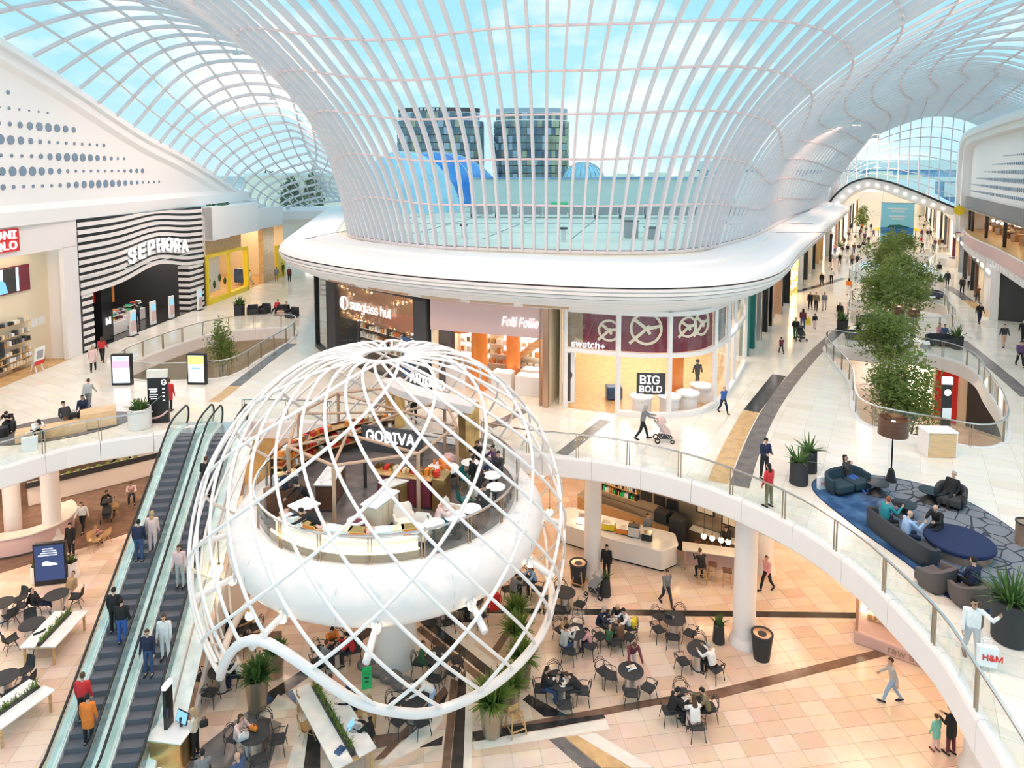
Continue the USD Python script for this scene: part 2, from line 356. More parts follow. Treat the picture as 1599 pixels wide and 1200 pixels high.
strip([(464, 537), (420, 568), (376, 603)], 0, .7, 0, 'grey_stone', 'inlay_strip', floor)
strip([(376, 603), (360, 616), (344, 628)], 0, .7, 0, 'tan_stone', 'inlay_strip', floor)
for a, b in [((868, 708), (937, 655)), ((757, 665), (814, 639)), ((575, 638), (593, 617))]:
    strip([a, ((a[0] + b[0]) / 2, (a[1] + b[1]) / 2), b], 0, .55, 0, 'grey_stone', 'inlay_strip', floor, 6)

# lower floor
lower = thing('floor', kind='structure')
LOWP = Polygon([(-60, -8), (-60, 70), (10, 70), (40, 130), (70, 130), (40, -8)])
obj('screed', extrude(LOWP, LG - .3, LG - .02), 'light_grey', lower)
LOWN = Polygon([(-27, 8), (-27, 44), (2, 42), (20, 42), (22, 30), (22, 8)])
obj('paving', extrude(LOWP.difference(LOWN), LG - .02, LG - .006), 'stone_lower', lower)
tiles(lower, 'tile', LOWN, (.95, .62), math.radians(8), LG - .02, LG - .004, 'stone_lower')
INL = [0]
def inlay(px, mt): INL[0] += 1; obj('inlay_strip', extrude(Polygon([P(*p, LG) for p in px]).buffer(0), LG - .004, LG - .002 + INL[0] * .0007), mt, lower)
for px, mt in [
    ([(1340, 957), (1340, 966), (860, 960), (760, 958), (760, 950), (862, 951)], 'dark_stone'),
    ([(1366, 1016), (1385, 1024), (1120, 1092), (1028, 1101), (737, 1158), (737, 1143), (1030, 1090), (1113, 1078)], 'brown_stone'),
    ([(737, 1144), (742, 1158), (946, 1122), (942, 1116)], 'dark_stone'),
    ([(737, 1160), (742, 1172), (952, 1139), (946, 1124)], 'cream_stone'),
    ([(816, 1093), (826, 1085), (886, 1118), (850, 1120)], 'dark_stone'),
    ([(704, 1060), (716, 1064), (703, 1200), (690, 1200)], 'brown_stone'),
    ([(716, 1060), (730, 1040), (723, 1200), (704, 1200)], 'dark_stone'),
    ([(730, 974), (742, 974), (736, 1200), (724, 1200)], 'cream_stone'),
    ([(656, 972), (668, 966), (776, 1052), (764, 1060)], 'dark_stone'),
    ([(668, 966), (680, 962), (790, 1046), (776, 1052)], 'cream_stone'),
    ([(650, 984), (657, 978), (762, 1062), (756, 1072)], 'brown_stone'),
    ([(661, 958), (740, 955), (738, 972), (657, 974)], 'dark_stone'),
    ([(766, 1018), (790, 983), (800, 986), (776, 1024)], 'brown_stone'),
    ([(694, 1072), (700, 1082), (600, 1185), (584, 1188)], 'brown_stone'),
    ([(700, 1082), (694, 1098), (640, 1160), (600, 1190)], 'dark_stone'),
    ([(662, 1128), (692, 1112), (690, 1128), (656, 1168), (600, 1196), (590, 1196)], 'cream_stone'),
    ([(655, 1168), (692, 1150), (690, 1164)], 'dark_stone'),
    ([(578, 1150), (650, 1142), (620, 1162), (578, 1172)], 'brown_stone'),
    ([(588, 972), (596, 980), (420, 1100), (412, 1086)], 'dark_stone'),
    ([(420, 1086), (428, 1094), (330, 1166), (316, 1166)], 'blue_tile'),
    ([(434, 1085), (470, 1106), (416, 1112)], 'cream_stone'),
    ([(316, 1166), (388, 1112), (440, 1130), (420, 1200), (290, 1200)], 'grey_stone'),
    ([(446, 1084), (456, 1078), (474, 1090), (466, 1104)], 'blue_tile'),
    ([(304, 1000), (360, 992), (440, 986), (440, 1000), (304, 1014)], 'brown_stone'),
    ([(476, 1100), (488, 1090), (474, 1200), (448, 1200)], 'cream_stone'),
    ([(488, 1090), (500, 1098), (500, 1200), (474, 1200)], 'dark_stone'),
    ([(858, 1156), (880, 1152), (938, 1200), (908, 1200)], 'grey_stone'),
    ([(882, 1152), (902, 1150), (985, 1200), (940, 1200)], 'tan_stone'),
    ([(902, 1150), (930, 1146), (1020, 1200), (986, 1200)], 'cream_stone')]: inlay(px, mt)
def annex(name, z):  # dark marble of the lower mall on the left
    obj('paving', extrude(Polygon([P(*p, LG) for p in [(-30, 905), (150, 850), (420, 760), (420, 720), (-30, 720)]]).buffer(0), LG - .004, LG), 'brown_stone', lower)
annex('paving', LG)

# slab edge and glass balustrade round the atrium
def seg_path(path, step):
    s = np.r_[0, np.cumsum(np.linalg.norm(np.diff(path, axis=0), axis=1))]; k = max(1, round(s[-1] / step)); cuts = np.linspace(0, s[-1], k + 1)
    out = []
    for a, b in zip(cuts[:-1], cuts[1:]):
        q = np.r_[a, s[(s > a + .05) & (s < b - .05)], b]; out.append(np.stack([np.interp(q, s, path[:, c]) for c in (0, 1)], 1))
    return out
def fascia(name, path, step=2.2, top=.03, bot=-.92, lip=.16, mt='white_paint'):
    t = thing(name, kind='structure')
    for p in seg_path(path, step):
        n = len(p); q = p if n > 2 else np.array([p[0], (p[0] + p[1]) / 2, p[1]])
        d0, d1 = q[1] - q[0], q[-1] - q[-2]; q = q.copy(); q[0] += d0 / np.linalg.norm(d0) * .008; q[-1] -= d1 / np.linalg.norm(d1) * .008
        obj('fascia_panel', loftc(q, [(-.1, bot), (lip - .05, bot), (lip, bot + .06), (lip, top - .1), (lip - .04, top), (-.1, top)]), mt, t)
    return t
def balustrade(name, label, path, step=2.2, z=0., h=1.08, off=.06, posts=True, group=None):
    t = thing(name, label, 'railing', group=group); n = normals2(path); rp = path + n * off
    for p in seg_path(rp, step):
        q = p if len(p) > 2 else np.array([p[0], (p[0] + p[1]) / 2, p[1]])
        d0, d1 = q[1] - q[0], q[-1] - q[-2]; q = q.copy(); q[0] += d0 / np.linalg.norm(d0) * .03; q[-1] -= d1 / np.linalg.norm(d1) * .03
        obj('glass_panel', loftc(q, [(-.007, z + .03), (.007, z + .03), (.007, z + h - .03), (-.007, z + h - .03)]), 'rail_glass', t)
        for e in (-.055, .055) if posts else (): u0 = p[0] + d0 / np.linalg.norm(d0) * e; obj('post', bar((*u0, z), (*u0, z + h), .05, .028, up=(*(d0 / np.linalg.norm(d0)), 0)), 'bronze', t)
    obj('handrail', ribbon(np.column_stack([rp, np.full(len(rp), z + h)]), np.tile((0, 0, 1.), (len(rp), 1)), .07, .05), 'steel', t)
    return t
s0 = np.argmin(np.linalg.norm(EDGE - P(231, 678), axis=1)); s1 = np.argmin(np.linalg.norm(EDGE - P(388, 656), axis=1))
k0 = np.argmin(np.linalg.norm(EDGE - P(590, 667), axis=1)); k1 = np.argmin(np.linalg.norm(EDGE - P(752, 694), axis=1))
fascia('trim_1', EDGE)
balustrade('balcony_railing', 'glass balcony railing with steel handrail beside the bench at far left', EDGE[:s0 + 1])
balustrade('balcony_railing', 'short glass balcony railing just right of the escalator landing', EDGE[s1:k0])
balustrade('balcony_railing', 'long curved glass balcony railing sweeping down to the bottom right corner', EDGE[k1:])
def loop(name, label, path, step=2.0, n='trim'):
    path = path[::-1] if Polygon(path).exterior.is_ccw else path            # clockwise, so that the right side of the path is the void
    c = np.vstack([path, path[:2]]); fascia(n, c, step); balustrade(name, label, c, step)
loop('void_railing', 'glass railing round the floor opening with one small tree, front of the striped shop', VOID1, n='trim_2')
loop('void_railing', 'glass railing round the nearest tree opening behind the kiosk', VOID2, n='trim_3')
loop('void_railing', 'glass railing round the second tree opening of the long mall', VOID3, n='trim_4')
loop('void_railing', 'glass railing round the third, farther tree opening of the long mall', VOID4, n='trim_5')

# columns
def column(x, y, r, z0, z1, foot=True):
    pr = [(0, z0), (r * 1.32, z0), (r * 1.3, z0 + .12), (r * 1.1, z0 + .3), (r, z0 + .45), (r, z1), (0, z1)] if foot else [(0, z0), (r, z0), (r, z1), (0, z1)]
    t = thing('column', kind='structure', loc=(x, y, 0)); obj('shaft', lathe(pr, 32), 'white_paint', t, smooth=40)
for px, py, r in [(1161, 1004, .44), (925, 897, .4), (83, 846, .42), (22, 846, .38), (1195, 893, .36), (1527, 1205, .42)]:
    x, y = P(px, py, LG); column(x, y, r, LG, -.9)
# walls under the slab
for pts in [[(-60, 58), (-15, 58), (-14.5, 43.6), (-2, 43.2), (9, 40.5), (14.5, 39), (16.4, 31), (16.8, 24), (17.5, 16), (18, -6)]]:
    obj('wall_lower', loftc(np.array(pts), [(-.3, LG), (0, LG), (0, -.9), (-.3, -.9)]), 'cream', kind='structure')

# ------------------------------------------------------------ the island building between the two malls
FAC0 = np.array([(-22, 90), (-17.5, 66), (-14.4, 50), (-13.9, 46.6), (-12, 44.0), (-8, 40.5), (-4.5, 37.4), (-1, 36.1), (2.1, 35), (5, 33.9), (7.3, 33.4), (9.2, 33.7), (10.9, 35.2), (13.1, 38.9), (15.7, 44.1), (22.4, 55.9), (30, 69.3), (45.8, 97.2)])
FAC = curve(FAC0, 240)
def smooth_path(p, it=30):
    p = p.copy()
    for _ in range(it): p[1:-1] = .25 * p[:-2] + .5 * p[1:-1] + .25 * p[2:]
    return p
FASC = smooth_path(FAC, 60)
isl = thing('wall_island', kind='structure')
_o = [1.0, 1.5, 1.95, 2.3, 2.55, 2.72, 2.8]; _z = np.linspace(5.5, 6.98, 8); band = [(-1, 5.45), (.9, 5.45)]
for o_, za, zb in zip(_o, _z[:-1], _z[1:]): band += [(o_ - .1, za), (o_, za + .03), (o_ + .03, zb - .05), (o_ - .07, zb - .035)]
obj('fascia_band', loft(FASC, band), 'white_paint', isl, smooth=30)
obj('fascia_cap', loft(FASC, [(2.78, 7.013), (2.74, 7.215), (2.5, 7.447), (2.05, 7.617), (1.3, 7.741), (.7, 7.772), (.66, 7.911), (.2, 7.950), (-1.2, 7.950)]), 'white_paint', isl, smooth=35)
obj('roof_deck', extrude(Polygon(np.vstack([FASC, [(60, 130), (20, 130), (-20, 95)]])).buffer(-.6), 7.2, 7.9), 'plaster', isl)
obj('soffit', extrude(Polygon(np.vstack([FASC, [(60, 130), (20, 130), (-20, 95)]])).buffer(.9), 5.46, 5.52), 'plaster_warm', isl)
for a, b in [((-11.0, 43.1), (-8.3, 40.8)), ((-7.9, 40.4), (-5.2, 38.1)), ((-4.6, 37.6), (-2.4, 36.65)), ((-1.9, 36.4), (.4, 35.6)), ((.9, 35.4), (3.2, 34.6))]:
    n = np.array([b[1] - a[1], a[0] - b[0]]); n = n / np.linalg.norm(n) * 1.01; a, b = np.array(a) + n, np.array(b) + n
    obj('air_grille', bar((*a, 5.6), (*b, 5.6), .04, .16), 'copper', isl)

# ------------------------------------------------------------ the glass roof: one sheet of ribs, rings and panes
def station(A, n, dz, z0=8.):
    return [(A[0] + n[0] * d, A[1] + n[1] * d, z) for d, z in dz]
def left_station(ax, y, cz):
    h, bz = cz - 8., 20 - .285 * (y - 38.7)
    return [(ax, y, 8.), (ax - .7, y, 8 + .36 * h), (ax - 2.0, y, 8 + .68 * h), (ax - 5., y, 8 + .93 * h), (-22.2, y, cz), (-26., y, .5 * (cz + bz) + .9), (-29.4, y, bz)]
FR = [(0, 8), (1.2, 11.6), (3.2, 14.8), (6.4, 17.6), (11, 20.3), (19, 23), (32, 24.6)]
def fr(sd, sz=1.): return [(d * sd, 8 + (z - 8) * sz) for d, z in FR]
RT = [(0, 8), (.9, 11.2), (2.3, 14.2), (4.6, 16.9), (8.6, 19.2), (13.5, 19.7), (19.6, 16.9)]
def rt(bul=0., low=1.): return [(d + bul * w, 8 + (z - 8) * (low if k < 5 else 1)) for k, ((d, z), w) in enumerate(zip(RT, (0, .7, 1, .9, .5, 0, 0)))]
def unit(x, y): return np.array([x, y]) / math.hypot(x, y)
STN = [[(-20, 89, 8), (-20.8, 89, 8.2), (-21.9, 89, 8.4), (-23.4, 89, 8.4), (-25.4, 89, 8.2), (-27.4, 89, 7.7), (-29.4, 89, 7.0)], left_station(-18.5, 80, 11.9), left_station(-16, 70, 15.4), left_station(-13.4, 58, 19.0), left_station(-12.0, 49.5, 21.4),
       [(-10.8, 45.6, 8), (-11.7, 45, 12.2), (-13.4, 43.8, 16.6), (-16.4, 42, 20.2), (-20.5, 39.5, 22.6), (-25, 36.5, 22.9), (-29.4, 33, 21.6)],
       [(-8.6, 42.9, 8), (-9.6, 41.8, 11.8), (-11.4, 39.6, 15.8), (-13.9, 36.4, 19.2), (-17.4, 31.5, 22.4), (-22.6, 24, 24.4), (-29.4, 14, 24.6)],
       station((-5, 39.7), unit(-.36, -.93), fr(1.)), station((0, 37.9), unit(-.12, -1), fr(1.)), station((5, 36.7), unit(.08, -1), fr(1.)),
       station((9.3, 37.4), unit(.3, -.95), fr(1.05)), station((12.4, 40.3), unit(.62, -.78), fr(.95, .96)),
       station((16.8, 46.6), CN, rt(-.2, .97)), station((22.4, 56.6), CN, rt(-1.7, .84)), station((28.6, 67.6), CN, rt(.8, .95)), station((34, 77), CN, rt(2.4, 1.02)), station((39.6, 86.7), CN, rt(-.8, .92)), station((45.3, 96.6), CN, rt(0, .96))]
STN = np.array(STN)                                                          # stations x 7 points x 3
sb = np.r_[0, np.cumsum(np.linalg.norm(np.diff(STN[:, 0], axis=0), axis=1) * .6 + np.linalg.norm(np.diff(STN[:, 3], axis=0), axis=1) * .4)]
sheet = CubicSpline(sb, STN.reshape(len(STN), -1))
def rib_at(s, n=33):
    q = sheet(s).reshape(7, 3); c = CubicSpline(np.arange(7), q)(np.linspace(0, 6, 80)); l = np.r_[0, np.cumsum(np.linalg.norm(np.diff(c, axis=0), axis=1))]
    L = np.linspace(0, l[-1], n); return np.stack([np.interp(L, l, c[:, k]) for k in range(3)], 1)
NV = 28                                                                       # rows of panes from the sill to the far rim
sL = sb[5]; _q = np.linspace(0, sL, 400); _e = np.array([rib_at(s_, 9) for s_ in _q]); _m = np.r_[0, np.cumsum(np.maximum(np.linalg.norm(np.diff(_e[:, 0], axis=0), axis=1), np.linalg.norm(np.diff(_e[:, -1], axis=0), axis=1)))]
S = np.r_[np.interp(np.arange(0, _m[-1] - 1.5, 2.35), _m, _q), np.arange(sL, sb[11], .74), np.arange(sb[11], sb[-1] + .3, .95)]; S[-1] = sb[-1]
GRD = np.array([rib_at(s, NV * 2 + 1) for s in S])
dS = np.gradient(GRD, axis=0); dT = np.gradient(GRD, axis=1); NRM = np.cross(dS, dT); NRM /= np.linalg.norm(NRM, axis=2, keepdims=True)
roof = thing('roof', kind='structure')
fine = S >= sL
def row_of(k): return 2 * k
for i in range(len(S)):
    w, h = (.12, .34 if S[i] < sb[11] else .17) if fine[i] else (.13, .24)
    obj('rib', ribbon(GRD[i], NRM[i], w, h), 'rib', roof)
RINGS = [k for k in range(1, NV) if k % 2 == 0]
for k in RINGS:
    r0 = GRD[fine, row_of(k)]; obj('ring', tube(r0, .065, 6), 'ring', roof, smooth=True)
nl = int((~fine).sum()) + 1
for k in range(2, NV, 2):
    obj('ring', ribbon(GRD[:nl, row_of(k)], NRM[:nl, row_of(k)], .1, .18), 'rib', roof)
obj('sill_ring', tube(GRD[:, 0] + (0, 0, .05), .16, 8), 'rib', roof, smooth=True)
obj('sill_gap', ribbon(GRD[:, 0] - (0, 0, .06), NRM[:, 0], .5, .12), 'dark', roof)
quads = []
for i in range(len(S) - 1):
    for k in range(0, NV, 2):
        a, b = row_of(k), row_of(k + 2); c = GRD[i:i + 2, a:b + 1].mean((0, 1)); px, py, d = proj(c)
        o = NRM[i:i + 2, a:b + 1] * -.1; v = (GRD[i:i + 2, a:b + 1] + o).reshape(-1, 3); n = b - a + 1
        quads.append(((d if d > 2 and -60 < px < 1660 and -60 < py < 620 else 1e6) / (3. if S[i] < sL else 1.), tm(v, grid_f(2, n))))
quads.sort(key=lambda t: t[0])
for _, q in quads[:300]: obj('pane', q, 'roof_glass', roof)
obj('pane', J([q for _, q in quads[300:]]), 'roof_glass', roof, kind='stuff')

# left gable: leaning beam, white wall with portholes, long bulkhead
gab = thing('wall_left', kind='structure')
def bz(y): return 20 - .285 * (y - 38.7)
ys = np.linspace(14, 87, 40)
_be = GRD[:nl + 30, -1]; _be = _be[np.argsort(_be[:, 1])]
def lz(y): return np.interp(y, _be[:, 1], _be[:, 2])
pr = [(-.5, .15), (.3, .1), (.35, -.35), (.05, -.45), (.05, -.75), (.3, -.85), (.3, -1.15), (-.1, -1.5), (-.5, -1.5)]
obj('raking_beam', tm(np.array([[(-29.7 + o, y, float(lz(y)) + dz) for o, dz in pr] for y in ys]).reshape(-1, 3), grid_f(len(ys), len(pr), True)), 'plaster', gab, smooth=30)
obj('gable', tm(np.array([[(-29.75, y, z), (-30.05, y, z), (-30.05, y, 9.2), (-29.75, y, 9.2)] for y in ys for z in [max(9.3, float(lz(y)) - 1.4)]]).reshape(-1, 3), grid_f(len(ys), 4, True)), 'plaster', gab)
obj('bulkhead', tm(np.array([[(-29.3, y, 9.25), (-29.3, y, 10.1), (-29.75, y, 10.5), (-32, y, 10.5), (-32, y, 9.25)] for y in np.linspace(14, 75, 20)]).reshape(-1, 3), grid_f(20, 5, True)), 'plaster', gab)
rows = [(10, 82, 452), (8, 253, 515), (6, 372, 570), (4, 480, 622), (18, 573, 671), (22, 658, 717), (25, 735, 761)]
for k, (x0, x1, yz) in enumerate(rows):
    y = 36.; zr = 17.15 - k * .93
    while True:
        px = 799.5 - 29.7 * F / y
        if px * 2.855 > x1: break
        u = (px * 2.855 - 40 - 60 * k) / 330.; r = .30 * max(.35, min(1, .62 + .38 * math.sin(2.6 * k + px / 34.) - .55 * max(0, px * 2.855 / x1 - .55))) * (.6 if k in (0, 1) else 1)
        obj('porthole', cyl((-29.74, y, zr), (-29.70, y, zr), r, 14), 'porthole', gab)
        y += .83
# ------------------------------------------------------------ shops, portal, upper terrace
def shop(name, label, a, b, kind=None, cat='shop'):
    a, b = np.array(a, float), np.array(b, float); d = b - a
    t = thing(name, label, cat, (*a, 0), math.degrees(math.atan2(d[1], d[0])), kind=kind); return t, float(np.linalg.norm(d))
def room(t, L, h, depth, wall='cream', flr='tan_stone', light='shop_warm', z0=.0, lights=3, back=None):
    """Back wall, sides, floor and unseen ceiling lamps of a shop that opens towards -y."""
    obj('back_wall', bx((L / 2, depth, h / 2 + z0), (L, .1, h)), back or wall, t)
    for x in (.05, L - .05): obj('side_wall', bx((x, depth / 2, h / 2 + z0), (.1, depth, h)), wall, t)
    obj('shop_floor', bx((L / 2, depth / 2, .006 + z0), (L, depth, .012)), flr, t)
    obj('shop_ceiling', bx((L / 2, depth / 2, h + z0 - .03), (L, depth, .06)), 'plaster', t)
    for k in range(lights): obj('unseen_ceiling_lamp', bx(((k + .5) * L / lights, depth * .45, h + z0 - .09), (L / lights * .6, depth * .5, .05)), light, t)
GOODS = ['red', 'teal', 'maroon', 'paper', 'charcoal', 'orange', 'blue_tile', 'cream', 'pink_wall', 'brass', 'green_sign', 'yellow']
def shelves(t, x0, x1, y, zs, n, mats=GOODS, board='white_paint', d=.35, seed=1, hmax=.32):
    r = random.Random(seed)
    for z in zs:
        obj('shelf', bx(((x0 + x1) / 2, y, z), (x1 - x0, d, .04)), board, t)
        per = {}
        for k in range(n):
            w = (x1 - x0) / n; h = hmax * r.uniform(.5, 1); per.setdefault(r.choice(mats), []).append(bx((x0 + (k + .5) * w, y, z + .02 + h / 2), (w * r.uniform(.5, .85), d * .7, h)))
        for m, l in per.items(): obj('goods', J(l), m, t, kind='stuff')
# striped beauty shop on the left wall
t, L = shop('striped_shop', 'black and white striped shop front with a wavy arch and large white letters', (-29.4, 45.3), (-28.4, 61.6))
L = 16.33
def wav(x, z): return z + .85 * math.exp(-((x - 9.0) / 3.6) ** 2) * max(.25, 1 - .13 * (z - 4.1))
xs = np.linspace(0, L, 60)
obj('backing', tm(np.array([[(x, .12, wav(x, 4.0)), (x, .12, 9.22), (x, .3, 9.22), (x, .3, wav(x, 4.0))] for x in xs]).reshape(-1, 3), grid_f(60, 4, True)), 'black', t)
for k in range(10):
    z = 4.02 + k * .52
    if z + .3 > 9.2: break
    obj('white_stripe', tm(np.array([[(x, 0, wav(x, z)), (x, 0, min(9.2, wav(x, z) + .29)), (x, .14, min(9.2, wav(x, z) + .29)), (x, .14, wav(x, z))] for x in xs]).reshape(-1, 3), grid_f(60, 4, True)[:, ::-1]), 'white_paint', t)
for x0, x1, dy in ((0, 1.3, 0), (13.9, 16.33, 0)):
    obj('pier', bx(((x0 + x1) / 2, .6, 2.02), (x1 - x0, 1., 4.04)), 'black', t)
    for k in range(8): obj('white_stripe', bx(((x0 + x1) / 2, .6, .12 + k * .52 + .145), (x1 - x0 + .06, 1.06, .29)), 'white_paint', t)
for k, (c, x) in enumerate(zip('SEPHORA', np.linspace(5.4, 12.7, 7))):
    m = meshkit.text_mesh(c, 1.05, .12, True); v = m.vertices; zb = wav(x, 5.35) - .1
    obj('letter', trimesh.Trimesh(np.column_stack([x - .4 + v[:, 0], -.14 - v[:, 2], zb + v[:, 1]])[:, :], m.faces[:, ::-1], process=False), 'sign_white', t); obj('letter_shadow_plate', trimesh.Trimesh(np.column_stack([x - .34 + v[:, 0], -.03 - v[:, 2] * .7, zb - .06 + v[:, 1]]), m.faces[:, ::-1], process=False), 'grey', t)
room(t, L, 5.2, 9, 'dark', 'dark_stone', 'shop_white', lights=4)
obj('portal_lining', bx((3.2, 1.2, 2.3), (1.2, 1.6, 4.6)), 'black_gloss', t); obj('red_panel', bx((2.0, .9, 3.6), (1.1, .1, 1.1)), 'red', t)
obj('letter', J(text('M', .5, (2.9, .38), (4, .38), 1.3)), 'sign_white', t)
shelves(t, 5, 13.5, 8.6, (.8, 1.5, 2.2, 2.9), 26, seed=3); obj('poster', bx((9.3, 6.0, 3.6), (2.2, .06, 1.6)), 'pink_wall', t); obj('poster', bx((4.7, 1.3, 3.5), (1.3, .06, 1.9)), 'orange', t); obj('poster', bx((6.6, 7.0, 3.5), (1.8, .06, 2.2)), 'blue_tile', t); obj('screen', bx((9., 5.9, 2.3), (2.6, .05, .7)), 'screen_white', t)
for i, (x, y, w) in enumerate([(5.6, 1.6, 2.2), (7.7, 2.4, 1.4), (10.2, 2.8, 1.6)]):
    s = thing('display_counter', ['white slanted make-up display counter at the left of the striped shop door', 'round white make-up counter in the middle of the striped shop door', 'low display counter at the right inside the striped shop'][i], 'counter', (-29.4 - y + .06 * x, 45.3 + x, .012), 86.5)
    obj('body', rbx((0, 0, .48), (w, .9, .94), .04), 'white_paint', s)
    shelves(s, -w / 2, w / 2, .1, (1.0, 1.35), 9, seed=10 + i, d=.6, hmax=.2)
for i, (x, y, tx) in enumerate([(5.0, -.3, 'leftmost'), (8.6, .3, 'second'), (10.9, .1, 'third'), (14.4, -.45, 'rightmost')]):
    s = thing('poster_stand', f'slim lit poster stand at the striped shop entrance, {tx} of four', 'poster stand', (-29.4 - y + .06 * x, 45.3 + x, 0), 86.5)
    obj('panel', rbx((0, 0, 1.0), (.7, .16, 1.9), .03), 'paper', s); obj('picture', bx((0, -.085, .75), (.6, .012, .8)), 'pink_wall', s); obj('picture', bx((0, -.085, 1.45), (.5, .012, .5)), 'screen_blue', s); obj('base', bx((0, 0, .03), (.8, .4, .06)), 'black', s)
# red square sign shop, leftmost
t, L = shop('clothing_shop', 'white framed clothing shop with a square red sign and a wide screen at far left', (-29.9, 29), (-29.42, 45.25)); L = 16.25
obj('frame', J(bx((L / 2, .15, 8.35), (L, .3, 1.8)), bx((15.55, .15, 3.75), (1.4, .3, 7.5)), bx((15.9, .9, 3.75), (.7, 1.6, 7.5))), 'white_paint', t)
obj('back_wall', bx((L / 2, 1.7, 3.75), (L, .12, 7.5)), 'cream', t); obj('shop_floor', bx((L / 2 - .6, .85, .006), (L - 1.2, 1.7, .012)), 'oak', t)
obj('unseen_ceiling_lamp', bx((L / 2 - 1, .8, 7.42), (L - 3, .5, .06)), 'shop_warm', t)
obj('sign_panel', bx((9.9, -.06, 8.45), (2.2, .14, 1.35)), 'red', t)
for s_, z in (('UNI', 8.55), ('QLO', 7.93)):
    m = meshkit.text_mesh(s_, .46, .05, True); v = m.vertices; w = v[:, 0].max()
    obj('letter', trimesh.Trimesh(np.column_stack([9.0 + v[:, 0] * 1.75 / w, -.14 - v[:, 2], z + v[:, 1]]), m.faces[:, ::-1], process=False), 'sign_white', t)
scr = obj('screen', bx((10.6, 1.58, 5.75), (6.4, .12, 1.65)), 'maroon', t)
mat('screen_sky', (.5, .7, .85), .4, emit=(.45, .7, .9), es=.7); mat('screen_skin', (.6, .4, .3), .5, emit=(.6, .38, .28), es=.6); mat('screen_shirt', (.15, .4, .75), .5, emit=(.15, .42, .8), es=.7); mat('screen_leaf', (.2, .6, .3), .5, emit=(.2, .6, .3), es=.5)
obj('picture', bx((10.2, 1.51, 5.75), (5.3, .02, 1.5)), 'screen_sky', t); obj('picture', bx((12.1, 1.50, 5.75), (1.0, .02, 1.5)), 'dark', t)
obj('picture', extrude(Polygon([(10.2, 5.02), (11.9, 5.02), (11.7, 5.7), (11.2, 5.92), (10.7, 5.92), (10.35, 5.6)]), 0, .02).apply_transform(np.array([[1, 0, 0, 0], [0, 0, -1, 1.49], [0, 1, 0, 0], [0, 0, 0, 1]])), 'screen_shirt', t)
obj('picture', place(lathe([(0, -.02), (.22, -.02), (.22, 0), (0, 0)], 16, sy=1.25), (10.95, 1.48, 6.15), rx=PI / 2), 'screen_skin', t); obj('picture', place(lathe([(0, -.02), (.22, -.02), (.22, 0), (0, 0)], 16, sy=.6), (10.9, 1.46, 6.36), rx=PI / 2), 'dark', t)
obj('picture', place(lathe([(0, -.02), (.35, -.02), (.35, 0), (0, 0)], 9), (9.7, 1.48, 5.95), rx=PI / 2), 'screen_leaf', t)
shelves(t, 9.4, 13.3, 1.4, (.35, .75, 1.15, 1.75, 2.3, 3.0), 15, ['charcoal', 'cream', 'dark', 'oak', 'paper', 'grey'], 'oak', seed=5)
obj('hanging_clothes', J([rbx((9.6 + .16 * k, 1.3, 1.75), (.12, .35, .9), .03) for k in range(9)]), 'charcoal', t)
obj('notice', J(bx((14.1, 1.62, 2.65), (.55, .03, .5)), bx((14.75, 1.62, 2.65), (.55, .03, .5))), 'paper', t)
s = thing('easel_sign', 'poster on a small white easel at the clothing shop entrance', 'sign', (-29.55, 41.1, .0), 88)
obj('poster', place(bx((0, 0, 1.05), (.85, .03, 1.1)), rx=.12), 'paper', s); obj('poster_band', place(bx((0, -.02, .62), (.85, .03, .25)), rx=.12), 'red', s); obj('picture', place(bx((0, -.02, 1.15), (.5, .03, .5)), rx=.12), 'grey', s)
for x in (-.3, .3): obj('leg', bar((x, -.1, 0), (x * .7, .15, 1.3), .05), 'white_paint', s)
obj('leg', bar((0, .5, 0), (0, .12, 1.2), .05), 'white_paint', s)
for i, (px, py) in enumerate([(22, 579), (61, 564)]):
    s = thing('floor_box', ['small grey box on the floor left of the easel sign', 'small grey box on the floor right of the easel sign'][i], 'box', (*P(px, py), 0)); obj('box', rbx((0, 0, .16), (.5, .5, .32), .02), 'bronze', s); obj('lid', rbx((0, 0, .33), (.54, .54, .03), .01), 'light_grey', s)
# shop with yellow windows
t, L = shop('yellow_shop', 'warm shop with yellow framed display windows past the striped front', (-28.4, 61.75), (-27.3, 80)); L = 18.28
obj('bulkhead', J(bx((L / 2, .2, 7.2), (L, .4, 2.2)), bx((5, -.3, 7.6), (9.8, .9, 3.0)), bx((1.6, -.3, 7.6), (3.0, 1.1, 3.1))), 'plaster', t)
room(t, L, 6.1, 8, 'cream', 'oak', 'shop_warm', lights=5)
obj('window_frame', J(bx((4.2, 0, .18), (8.2, .5, .5)), bx((4.2, 0, 4.5), (8.2, .4, .25)), bx((.15, 0, 2.3), (.3, .4, 4.6)), bx((8.2, 0, 2.3), (.3, .5, 4.6)), bx((4.4, 0, 2.3), (.12, .3, 4.4))), 'yellow', t)
obj('upper_display', bx((4, .5, 5.3), (8, .3, 1.4)), 'tan_stone', t); obj('display_back', bx((2.6, 1.2, 2.4), (4.6, .1, 3.6)), 'paper', t); obj('yellow_panel', bx((16.9, -.1, 1.9), (2.4, .3, 3.8)), 'yellow', t)
obj('pier', bx((13.6, .1, 3.0), (3.0, .5, 6.0)), 'tan_stone', t); obj('yellow_light', bx((10.3, 4, 4.9), (2.3, .1, 1.5)), 'screen_yellow', t)
obj('plant_print', J([place(lathe([(0, 0), (.12, .2), (.16, .5), (.05, .8), (0, .85)], 8), (1 + 1.05 * k, .8, 1.0 + .5 * (k % 2))) for k in range(5)]), 'leaf_plant', t)
